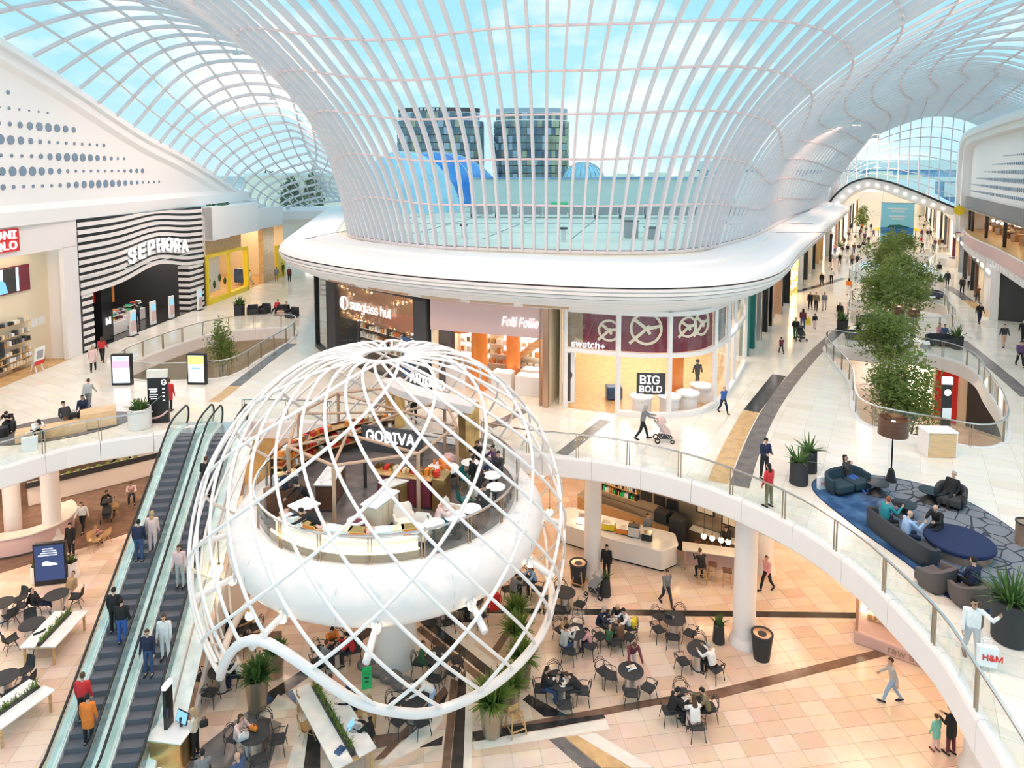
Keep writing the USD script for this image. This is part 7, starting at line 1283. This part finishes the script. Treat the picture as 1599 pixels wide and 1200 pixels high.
for k, (px, py, m1, m2, lab) in enumerate([(192, 601, 'screen_white', 'screen_lilac', 'black framed screen with a pale lilac advert, left of two'), (309, 600, 'screen_white', 'screen_yellow', 'black framed screen with a yellow top, right of two')]):
    t = thing('advert_screen', lab, 'screen', (*P(px, py), 0), (4, -4)[k]); obj('case', rbx((0, 0, .92), (1.12, .28, 1.84), .02), 'black', t); obj('picture', bx((0, -.145, .95), (.96, .012, 1.6)), m1, t); obj('picture_band', bx((0, -.152, 1.48 if k else 1.25), (.96, .012, .5 if k else .4)), m2, t); obj('printed_lines', J([bx((0, -.153, (1.0 if k else 1.62) - .2 * j), (.5, .012, .06)) for j in range(1)]), 'screen_blue', t); obj('picture_foot', bx((0, -.152, .4), (.9, .012, .35)), 'screen_sky' if not k else 'screen_white', t)
person('person in a bright red coat standing behind the directory pylon', at_px(265, 642), 0, 'stand', 'red', 'black', coat=True, hairc='hair_brown'); person('person in red walking past the striped shop', at_px(160, 565), 20, 'walk', 'red', 'black', 'long', 'hair_brown'); person('woman in a pale pink coat walking past the striped shop', at_px(146, 580), 30, 'walk2', 'pale_pink', 'black', 'long', 'hair_blonde', coat=True)
person('person in grey walking across the left upper floor', at_px(139, 640), 10, 'walk', 'pale_grey', 'grey', hairc='hair_brown'); person('customer in black by the round counter of the striped shop', (-30.6, 54.2, .012), 70, 'wait', 'charcoal', 'navy'); person('customer in grey inside the striped shop', (-34, 52, .012), 100, 'wait', 'grey', 'black', 'long', 'hair_brown', d=1)
for k, (px, py, a, tc_, bc) in enumerate([(441, 432, 20, 'charcoal', 'black'), (452, 440, 200, 'maroon', 'black'), (432, 440, 20, 'grey', 'grey'), (391, 445, 110, 'white', 'pale_grey')]): person(f'distant shopper in {tc_} near the yellow windowed shop, {("far right", "right", "middle", "left")[k]} one', at_px(px, py), a, 'walk', tc_, bc, d=1)
for k, (px, py, a) in enumerate([(395, 492, 200), (412, 490, 160), (440, 492, 190), (456, 496, 150)]):
    t = thing('tub_chair', f'charcoal tub chair in the small lounge left of the island corner, {("first", "second", "third", "fourth")[k]} from the left', 'chair', (*P(px, py), 0), a); obj('seat', rbx((0, .05, .24), (.75, .75, .44), .06), 'charcoal' if k != 2 else 'copper', t); obj('backrest', hull([(x * .42, -.42, z) for x in (-1, 1) for z in (.05, .85)] + [(x * .42, -.28, z) for x in (-1, 1) for z in (.05, .8)]), 'charcoal', t)
    for x in (-1, 1): obj('armrest', rbx((x * .42, 0, .36), (.14, .8, .6), .05), 'charcoal', t)
for k, (px, py, c_, a) in enumerate([(448, 494, 'black', 200), (432, 490, 'red', 170)]): person(f'person in {c_} lounging left of the island corner', (*P(px, py), .02), a, 'sit_back', c_, 'black', d=1)
potted('planter', 'dark planter with a small bush beside the tub chairs', (*P(374, 493), 0), .42, .45, .95, 'charcoal', .75, 90, seed=81, lw=.06)

# trees that rise through the floor openings
def void_tree(label, x, y, zc, rx, rz, n=2600, seed=1, lsz=.17, base=LG, lm='leaf_tree'):
    t = thing('tree', label, 'tree', (x, y, base)); r = np.random.default_rng(seed); H = zc - base
    for k in range(4):
        a = k * 1.7 + seed; tp = np.array([rx * .55 * math.cos(a), rx * .55 * math.sin(a), H + rz * .35 * math.sin(k * 2.)]); obj('trunk', tube(curve([(.15 * math.cos(a), .15 * math.sin(a), 0), (.3 * math.cos(a), .3 * math.sin(a), H * .5), tuple(tp)], 8), np.linspace(.06, .02, 8), 6), 'bark', t)
    nc = 26; cc = r.normal(size=(nc, 3)); cc /= np.linalg.norm(cc, axis=1, keepdims=True); cc = cc * (r.uniform(.35, .95, (nc, 1)) * np.array([rx, rx, rz])) + (0, 0, H)
    for k in range(0, nc, 3): obj('branch', tube(curve([(0, 0, H - rz * .7), tuple((cc[k] + (0, 0, H - rz * .4)) / 2), tuple(cc[k])], 5), np.linspace(.03, .01, 5), 5), 'bark', t)
    i = r.integers(0, nc, n); p = cc[i] + r.normal(size=(n, 3)) * np.array([rx, rx, rz]) * .2; u = r.normal(size=(n, 3)) * (1, 1, .5) + (0, 0, -.5); u /= np.linalg.norm(u, axis=1, keepdims=True); w = np.cross(u, r.normal(size=(n, 3))); w /= np.linalg.norm(w, axis=1, keepdims=True); s_ = lsz * r.uniform(.6, 1.3, (n, 1))
    v = np.stack([p - u * s_, p + w * s_ * .28, p + u * s_, p - w * s_ * .28], 1).reshape(-1, 3); obj('foliage', tm(v, np.arange(4 * n).reshape(-1, 4)), lm, t, kind='stuff')
    obj('tree_box', rbx((0, 0, .35), (1.5, 1.5, .7), .05), 'white_paint', t)
def vt(lab, px, py, Y, rx, rz, **k): q = PY(px, py, Y); void_tree(lab, q[0], q[1], q[2], rx, rz, **k)
vt('leafy green tree rising through the nearest tree opening, front one', 1412, 612, 36.2, 1.75, 2.3, seed=1, n=4200); vt('leafy green tree rising through the nearest tree opening, back one', 1390, 528, 43.0, 2.0, 2.1, seed=2, n=4200)
vt('bushy tree in the second tree opening of the long mall', 1396, 455, 55, 2.5, 2.6, seed=3, n=3800, lsz=.2); vt('bushy tree just beyond the second tree opening', 1408, 428, 63, 2.4, 2.0, seed=4, n=2800, lsz=.22); vt('bushy tree in the third tree opening of the long mall', 1390, 402, 76, 2.6, 2.3, seed=5, n=2600, lsz=.24, base=0.); vt('small tree below the hanging banner', 1403, 382, 88, 2.2, 1.9, seed=6, n=1800, lsz=.25, base=0.)
vt('thin tree rising through the left floor opening', 350, 535, 45.5, .95, 1.9, seed=7, n=1500, lsz=.15); vt('small bright tree at the far end of the long mall', 1378, 313, 190, 2.5, 3.5, seed=8, n=500, lsz=.5, base=0.); vt('small tree by the left shops of the far mall', 1347, 338, 140, 1.5, 2.2, seed=9, n=400, lsz=.4, base=0.)

# ------------------------------------------------------------ lounge on the upper right
M['rug_pattern'] = usdkit.material(stage, '/World/Looks/rug_pattern', {"g": ("geometry", {}), "v": ("voronoi_texture", {"feature": "distance_to_edge", "scale": 1.7}), "lt": ("math", {"math_type": "less_than", "value2": .035}), "s": ("separate_xyz", {}), "mr": ("map_range", {"from_min": 13.2, "from_max": 15.2, "clamp": True}),
    "n": ("noise_texture", {"scale": 1.3, "detail": 5.}), "r": ("rgb_ramp", {"ramp": [(0, (.01, .035, .1)), (.42, (.015, .06, .17)), (.6, (.06, .16, .32)), (1, (.12, .22, .36))]}), "mg": ("mix_color", {"a": (.2, .22, .25), "b": (.035, .045, .07)}), "mx": ("mix_color", {}), "p": ("principled_bsdf", {"roughness": .95})},
    [("g.position", "v.vector"), ("v.distance", "lt.value1"), ("lt.value", "mg.fac"), ("g.position", "s.vector"), ("s.x", "mr.value"), ("mr.result", "mx.fac"), ("g.position", "n.vector"), ("n.fac", "r.fac"), ("r.color", "mx.a"), ("mg.result", "mx.b"), ("mx.result", "p.base_color")], surface="p.BSDF")
RUG = curve([P(*p) for p in [(1268, 757), (1288, 743), (1335, 741), (1400, 748), (1470, 766), (1540, 800), (1605, 845), (1660, 905), (1640, 955), (1560, 962), (1500, 945), (1440, 900), (1370, 848), (1300, 795)]], 80, True)
SOFA = math.degrees(math.atan2(*(P(1450, 880) - P(1360, 815))[::-1]))
t = thing('rug', 'large oval lounge rug, blue at the left and grey crackle at the right', 'rug'); obj('pile', extrude(Polygon(RUG), 0, .014), 'rug_pattern', t); obj('binding', tube(np.column_stack([RUG, np.full(len(RUG), .008)]), .018, 6, True), 'navy_fabric', t)
def sofa(name, label, loc, rot, w, m, cat='sofa', d=.82, seats=1):
    t = thing(name, label, cat, loc, rot); a = np.linspace(-.25, PI + .25, 26); sx = w / 2; pth_ = np.stack([sx * np.sign(np.cos(a)) * np.abs(np.cos(a)) ** .6, -d * .5 * np.abs(np.sin(a)) ** .6 * np.sign(np.sin(a)) + .05], 1)
    hts = .62 + .16 * np.clip(np.sin(a), 0, 1); v = []
    for p, hh in zip(pth_, hts): n = p / (np.linalg.norm(p) + 1e-9); v += [(*(p * 1.0), .06), (*(p + n * .08), .3), (*(p + n * .1), hh), (*(p - n * .02), hh + .02), (*(p - n * .07), hh - .05), (*(p - n * .08), .06)]
    obj('shell', tm(np.array(v), np.vstack([grid_f(26, 6, True), [[0, 1, 2], [0, 2, 3], [0, 3, 4], [0, 4, 5]], 150 + np.array([[0, 2, 1], [0, 3, 2], [0, 4, 3], [0, 5, 4]])])), m, t, smooth=50)
    for k in range(seats): obj('seat', rbx((-w / 2 + (k + .5) * w / seats, .08, .28), (w / seats - .06, d * .86, .3), .07), m, t, smooth=40)
    obj('base', bx((0, .02, .04), (w * .8, d * .7, .06)), 'black', t); return t
sofa('sofa', 'dark teal two seat sofa with a reclining woman, on the blue end of the rug', (*P(1322, 766), 0), 200, 1.75, 'sofa_teal', seats=2); sofa('sofa', 'long charcoal sofa with its back to the balcony, three people round it', (*P(1405, 852), 0), SOFA, 2.7, 'sofa_grey', seats=3)
sofa('armchair', 'grey tub armchair with a seated man, right side of the rug', (*P(1484, 790), 0), 135, .85, 'sofa_grey', 'armchair'); sofa('armchair', 'brown grey tub armchair below the long sofa', (*P(1461, 918), 0), 20, .9, 'sofa_brown', 'armchair'); sofa('armchair', 'brown grey tub armchair with a dark haired sitter, beside the big planter', (*P(1515, 945), 0), 5, .9, 'sofa_brown', 'armchair')
for k, (px, py, w_) in enumerate([(1370, 772, 'in front of the teal sofa'), (1452, 784, 'left of the seated man'), (1411, 806, 'behind the long sofa')]):
    t = thing('side_table', f'black hourglass side table {w_}', 'table', (*P(px, py), .014)); obj('stem', lathe([(0, 0), (.34, 0), (.33, .03), (.1, .25), (.1, .3), (.3, .42), (0, .42)], 28), 'black', t, smooth=40); obj('tabletop', lathe([(0, .42), (.4, .42), (.41, .45), (0, .46)], 32), 'black_gloss', t)
t = thing('pouf', 'large round navy pouf on a brass base in the lounge', 'pouf', (*P(1497, 862), .014)); obj('base', lathe([(0, 0), (.92, 0), (.95, .28), (0, .28)], 40), 'copper', t, smooth=40); obj('cushion', lathe([(0, .28), (1.0, .28), (1.03, .34), (1.02, .4), (.96, .44), (0, .45)], 48), 'navy_fabric', t, smooth=40)
t = thing('floor_lamp', 'tall floor lamp with a bronze drum shade behind the teal sofa', 'lamp', (*P(1391, 752), 0)); obj('base', lathe([(0, 0), (.22, 0), (.2, .06), (.1, .5), (.04, .55), (0, .55)], 18), 'black', t); obj('pole', cyl((0, 0, .5), (0, 0, 2.35), .03, 10), 'black', t); sh = obj('shade', lathe([(.55, 1.95), (.55, 2.65), (.53, 2.65), (.53, 1.95), (.55, 1.95)], 32), 'walnut', t, smooth=30); obj('shade_spider', J(bar((-.53, 0, 2.6), (.53, 0, 2.6), .02), bar((0, -.53, 2.6), (0, .53, 2.6), .02)), 'black', sh); bl = obj('bulb', trimesh.creation.icosphere(2, .09).apply_translation((0, 0, 2.45)), 'lamp_warm', t)
t = thing('info_kiosk', 'oak fronted white counter behind the lounge', 'kiosk', (*P(1463, 710), 0), -3); obj('body', rbx((0, 0, .55), (1.25, .7, 1.1), .02), 'oak_pale', t); obj('top', rbx((0, 0, 1.13), (1.35, .8, .07), .02), 'paper', t); obj('side_panel', J(bx((-.62, 0, .55), (.05, .74, 1.1))), 'white_paint', t); obj('side_panel', bx((.62, 0, .55), (.05, .74, 1.1)), 'white_paint', t)
t = thing('sign_post', 'black and white sign post standing behind the oak kiosk', 'sign', (*P(1475, 684), 0), -3); obj('post', rbx((0, 0, 1.3), (.42, .12, 2.6), .02), 'black', t); obj('lit_head', rbx((0, 0, 2.75), (.46, .14, .35), .02), 'sign_white', t); obj('disc', place(cyl((0, 0, -.07), (0, 0, .07), .16, 18), (0, 0, 2.2), rx=PI / 2), 'sign_white', t); obj('notice', bx((0, -.07, 1.2), (.4, .02, .5)), 'paper', t)
potted('planter', 'dark bulging planter with leathery leaves left of the lounge, front one', (*P(1247, 755), 0), .36, .34, .95, 'charcoal', .75, 34, seed=91, lw=.05); potted('planter', 'dark bulging planter with leathery leaves left of the lounge, back one', (*P(1262, 736), 0), .34, .32, .9, 'charcoal', .8, 34, seed=92, lw=.05); potted('planter', 'big dark planter with long arching leaves at the right edge', (*P(1576, 1000), 0), .42, .46, 1.15, 'charcoal', .95, 150, seed=93, lw=.03)
t = thing('drum_stool', 'bronze drum cut by the right edge of the picture', 'stool', (*P(1601, 850), 0)); obj('drum', lathe([(0, 0), (.3, 0), (.3, .75), (0, .75)], 24), 'copper', t); obj('rim', lathe([(.28, .74), (.32, .74), (.32, .78), (.28, .78), (.28, .74)], 24), 'black', t)
person('man in a navy suit looking at his phone behind the balcony railing', at_px(1193, 748), 190, 'phone', 'navy', 'black', coat=False, h=1.74, d=2); person('woman in a red jumper with her back turned at the balcony railing', (*(P(1204, 797) + [0, .25]), 0), 30, 'stand', 'red', 'khaki', 'long', 'hair_black', h=1.66, d=2)
person('woman in grey reclining on the teal sofa with her arm along its back', (*P(1326, 760), 0), 215, 'sit_sprawl', 'charcoal', 'blue', 'long', 'hair_black', d=2); person('man in black with grey hair in the tub armchair', (*P(1483, 788), 0), 125, 'sit_back', 'black', 'black', 'short', 'hair_grey', d=2); person('person in a dark green jacket at the far end of the long sofa', (*(P(1405, 852) + .75 * np.array([math.cos(math.radians(SOFA + 180)), math.sin(math.radians(SOFA + 180))])), .02), SOFA, 'sit_talk', 'teal', 'black', 'short', 'hair_red', d=2)
person('bald man in a pale blue shirt on the long sofa', (*(P(1405, 852) + .2 * np.array([math.cos(math.radians(SOFA)), math.sin(math.radians(SOFA))])), .02), SOFA - 10, 'sit_talk', 'pale_blue', 'navy', 'bald', d=2); person('bald man in black with a backpack sitting on the pouf edge', (*P(1464, 842), 0), 120, 'sit_eat', 'black', 'black', 'bald', d=2); person('dark haired sitter in navy in the brown armchair by the big planter', (*P(1520, 938), 0), 10, 'sit', 'navy', 'black', 'short', 'hair_black', d=2)
person('bearded man in a white shirt waving as he walks along the balcony', at_px(1516, 1032), 160, 'wave', 'white', 'pale_grey', 'short', 'hair_black', skin='brown_skin', shoes='brown', d=2)
bag('white paper bag with red letters beside the teal sofa', (*P(1284, 764), .014), 'paper', rot=12, w=.42, h=.5, logo='H&M'); bag('white paper bag with red letters carried by the waving man', (*(P(1540, 1046) + [0, 0]), .12), 'paper', rot=-15, w=.44, h=.5, logo='H&M'); bag('brown satchel hanging at the side of the waving man', (*P(1522, 1024), .75), 'walnut', 'satchel', .14, .5, .3, -60, strap=True)
# in front of the curved shop
person('person in grey pushing a pram past the curved shop', at_px(1003, 686), 268, 'push', 'grey', 'black', 'long', 'hair_grey', d=2); stroller('pale pram being pushed past the curved shop', (*P(1036, 690), 0), 268, 'pink_wall'); person('child in blue standing at the corner of the curved shop', at_px(1129, 645), 200, 'walk', 'blue', 'navy', hairc='hair_blonde', h=1.45); person('person in black behind the lattice at the brass portal', at_px(646, 658), 190, 'walk', 'black', 'black')
# ------------------------------------------------------------ the long mall: shoppers, seats, lamps, banner
MALL = [(1220, 552, 'maroon', 'black', 1.15, 'child in maroon alone on the left walkway', 0, 1), (1242, 530, 'black', 'green', 1.7, 'person in black pushing a buggy on the left walkway', 150, 1), (1253, 515, 'maroon', 'denim', 1.7, 'person in maroon with a yellow bag on the left walkway', -30, 1), (1272, 513, 'black', 'pale_pink', 1.2, 'child in black on the left walkway', -30, 1), (1265, 484, 'black', 'black', 1.7, 'person in black, left of the three walking together', 150, 1), (1274, 485, 'khaki', 'black', 1.75, 'person in olive, middle of the three walking together', 150, 1), (1287, 484, 'grey', 'pale_grey', 1.65, 'person in grey, right of the three walking together', 150, 1), (1311, 503, 'black', 'black', 1.7, 'person in a long black coat by the left palm', 150, 1), (1325, 460, 'orange', 'white', 1.7, 'person in rust and white on the left walkway', -30, 1), (1358, 455, 'brown', 'black', 1.7, 'person in brown beside the palm on the tree bridge', 150, 1), (1298, 443, 'white', 'black', 1.75, 'person in white and black by the left shops', -30, 1), (1283, 448, 'black', 'charcoal', 1.6, 'person in black by the left shops', 150, 1), (1330, 415, 'tan', 'black', 1.7, 'person in tan on the left walkway beyond the first opening', 150, 1), (1311, 413, 'black', 'black', 1.5, 'small figure in black on the left walkway', -30, 1), (1338, 413, 'charcoal', 'navy', 1.3, 'child in charcoal on the left walkway', 150, 1),
    (1466, 432, 'black', 'white', 1.75, 'person in black and white on the right walkway', 150, 1), (1479, 448, 'charcoal', 'charcoal', 1.8, 'broad man in charcoal on the right walkway', 150, 1), (1502, 458, 'charcoal', 'black', 1.75, 'person in charcoal walking beside the right shops', 150, 1), (1514, 452, 'white', 'navy', 1.7, 'person in white and navy under the terrace', -30, 1), (1521, 453, 'pale_grey', 'charcoal', 1.65, 'person in pale grey under the terrace', -30, 1), (1526, 472, 'brown', 'charcoal', 1.65, 'person in brown under the terrace', 150, 1), (1529, 505, 'black', 'navy', 1.75, 'man in black and navy with a bag on the right walkway', 160, 1), (1567, 542, 'charcoal', 'skin', 1.7, 'person in charcoal with bare legs near the right edge', 160, 1), (1592, 572, 'purple', 'black', 1.7, 'person in purple at the right edge', 160, 1), (1597, 535, 'black', 'black', 1.75, 'person in black at the right edge, farther back', 160, 1), (1531, 428, 'maroon', 'black', 1.75, 'person in maroon by the dark doorway under the terrace', 150, 1)]
for px, py, tc_, bc, h_, lab, a, d_ in MALL: person(lab, at_px(px, py), a, ('walk', 'walk2')[px % 2], tc_, bc, ('short', 'long')[(px // 3) % 2], ('hair_black', 'hair_brown')[(px // 2) % 2], h=h_, d=d_)
stroller('black buggy pushed along the left walkway', (*P(1250, 532), 0), 190); bag('yellow shopping bag carried on the left walkway', (*P(1260, 512), .25), 'yellow', w=.5, h=.55, d=.2)
rq = random.Random(77); used_ = set(); TC = ['black', 'navy', 'charcoal', 'maroon', 'grey', 'white', 'red', 'green', 'tan', 'blue', 'pink', 'cream', 'brown', 'purple', 'orange', 'khaki']; BC = ['black', 'denim', 'grey', 'charcoal', 'white', 'navy', 'tan', 'brown']
FAR = [(1303, 398), (1315, 400), (1323, 398), (1333, 396), (1341, 397), (1348, 393), (1352, 390), (1318, 385), (1325, 375), (1335, 380), (1343, 372), (1350, 378), (1356, 383), (1329, 362), (1340, 358), (1346, 360), (1352, 366), (1360, 362), (1364, 372), (1342, 346), (1348, 344), (1354, 346), (1345, 335), (1352, 334), (1358, 336), (1363, 340), (1350, 326), (1356, 325), (1362, 328), (1367, 330), (1359, 319), (1365, 321), (1438, 385), (1440, 395), (1450, 390), (1457, 396), (1460, 389), (1466, 388), (1471, 388), (1448, 372), (1453, 372), (1439, 372), (1443, 358), (1447, 349), (1451, 351), (1436, 345), (1429, 332), (1433, 330), (1461, 345), (1441, 337)]
for k, (px, py) in enumerate(FAR):
    for _ in range(60):
        c2 = (rq.choice(TC[:6] if rq.random() < .6 else TC), rq.choice(BC[:5]), px < 1400)
        if c2 not in used_: break
    used_.add(c2); dist = P(px, py)[1]; zone = 'just beyond the second opening' if dist < 85 else 'short of the arch' if dist < 105 else 'under the far ceiling' if dist < 160 else 'deep in the far mall'
    person(f'distant shopper in {c2[0].replace("_", " ")} top and {c2[1]} trousers, {"left" if c2[2] else "right"} walkway {zone}', at_px(px, py), rq.choice([150, -30, 120]), rq.choice(['walk', 'walk2', 'stand']), c2[0], c2[1], d=0, h=rq.uniform(1.6, 1.8))
for k, (px, py, a, w_, lab) in enumerate([(1338, 530, -20, 1.5, 'charcoal sofa on the first tree bridge, left end'), (1470, 540, 170, 2.0, 'charcoal sofa on the first tree bridge, right end'), (1448, 466, 170, 2.6, 'navy sofa on the second tree bridge'), (1352, 505, 0, 1.3, 'charcoal armchair on the first tree bridge')]): sofa('sofa', lab, (*P(px, py), 0), a, w_, 'navy_fabric' if k == 2 else 'sofa_grey', seats=2)
for k, (px, py) in enumerate([(1466, 532), (1474, 534), (1341, 524), (1448, 460)]): person(f'person sitting on the {("right", "right", "left", "navy")[k]} sofa of the tree bridges, {("in pink", "in denim blue", "in black", "in grey")[k]}', (*P(px, py), 0), (170, 170, -20, 170)[k], 'sit', ('pink', 'denim', 'black', 'grey')[k], 'black', d=1)
for k, (px, py, lab) in enumerate([(1315, 518, 'dark planter with a palm at the left end of the first tree bridge'), (1350, 455, 'white planter with a palm at the left end of the second tree bridge'), (1468, 453, 'white planter with a palm at the right end of the second tree bridge'), (1494, 545, 'dark planter with a palm at the right end of the first tree bridge'), (1312, 395, 'planter with a small palm by the far left walkway')]): potted('planter', lab, (*P(px, py), 0), .36, .4, .9, 'charcoal' if k in (0, 3) else 'white_paint', 1.0, 50, seed=100 + k, lw=.06)
for k, (px, py) in enumerate([(1402, 520), (1425, 525)]):
    t = thing('floor_lamp', ['floor lamp with a dark drum shade on the first tree bridge, left one', 'floor lamp with a dark drum shade on the first tree bridge, right one'][k], 'lamp', (*P(px, py), 0)); obj('pole', cyl((0, 0, 0), (0, 0, 1.7), .03, 8), 'black', t); obj('base', lathe([(0, 0), (.2, 0), (.06, .3), (0, .3)], 14), 'black', t); obj('shade', lathe([(.42, 1.5), (.42, 2.1), (.4, 2.1), (.4, 1.5), (.42, 1.5)], 24), 'walnut', t); obj('bulb', trimesh.creation.icosphere(1, .1).apply_translation((0, 0, 2.0)), 'lamp_warm', t)
for k, (px, py, w_) in enumerate([(1444, 543, 1.2), (1430, 540, .7), (1455, 470, .8), (1448, 392, 1.2), (1447, 404, 1.4)]): t = thing('low_table', f'low white table on the tree bridges, {("nearest", "second nearest", "by the navy sofa", "by the red stall", "under the red stall")[k]}', 'table', (*P(px, py), 0), 60); obj('tabletop', rbx((0, 0, .36), (w_, .6, .05), .02), 'paper', t); obj('leg', bx((0, 0, .17), (w_ * .5, .35, .34)), 'light_grey', t)
for k, (px, py, m) in enumerate([(1418, 376, 'red'), (1371, 365, 'yellow'), (1429, 366, 'yellow'), (1422, 488, 'leaf_bright')]):
    t = thing('market_stall', ['small stall with a red roof beyond the trees', 'small stall with a yellow sunshade left of the banner', 'small stall with a yellow sunshade right of the banner', 'bright green sunshade beside the tree bridge lamp'][k], 'stall', (*P(px, py + 14), 0), 60); obj('counter', rbx((0, 0, .55), (1.6, 1., 1.1), .04), 'paper', t); obj('roof', hull([(x, y, 2.2) for x in (-1, 1) for y in (-.8, .8)] + [(0, 0, 2.7)]), m, t)
    for x in (-.7, .7): obj('post', cyl((x, 0, 1), (x, 0, 2.25), .04, 8), 'black', t)
q = PY(1401, 345, 91); t = thing('banner', 'large hanging banner with blue sky, island and green foot over the long mall', 'banner', (q[0], q[1], 0), -29)
obj('cloth', bx((0, 0, 5.3), (3.9, .05, 5.6)), 'banner_sky', t); obj('print_sea', bx((0, -.03, 4.35), (3.9, .02, .8)), 'canopy_blue', t); obj('print_green', bx((.5, -.03, 2.95), (2.9, .02, .9)), 'leaf_bright', t); obj('print_island', extrude(Polygon([(-1.2, 0), (-.9, .3), (.3, .4), (1.3, .15), (1.6, 0)]), 0, .02).apply_transform(np.array([[1, 0, 0, 0], [0, 0, -1, -.03], [0, 1, 0, 4.75], [0, 0, 0, 1]])), 'teal', t); obj('printed_lines', J([bx((0, -.035, 7.3 - .34 * k), ((2.4, 1.6, 0.01, 2.0, 1.5)[k], .02, .2)) for k in range(5)]), 'paper', t); obj('rod', cyl((-2.0, 0, 8.1), (2.0, 0, 8.1), .05, 8), 'steel', t)
for x in (-1.8, 1.8): obj('cable', cyl((x, 0, 8.1), (x, 0, 10.), .015, 5), 'steel', t)
for k, (s_, out) in enumerate([(20, -2.2), (23, -3.4), (14, -3.0), (8, -4.0)]): person(f'diner in {("navy", "cream", "black", "maroon")[k]} on the upper right terrace', up(s_, 4.9, out), 30 + 60 * k, ('stand', 'sit', 'sit', 'sit')[k], ('navy', 'cream', 'black', 'maroon')[k], 'black', d=1)
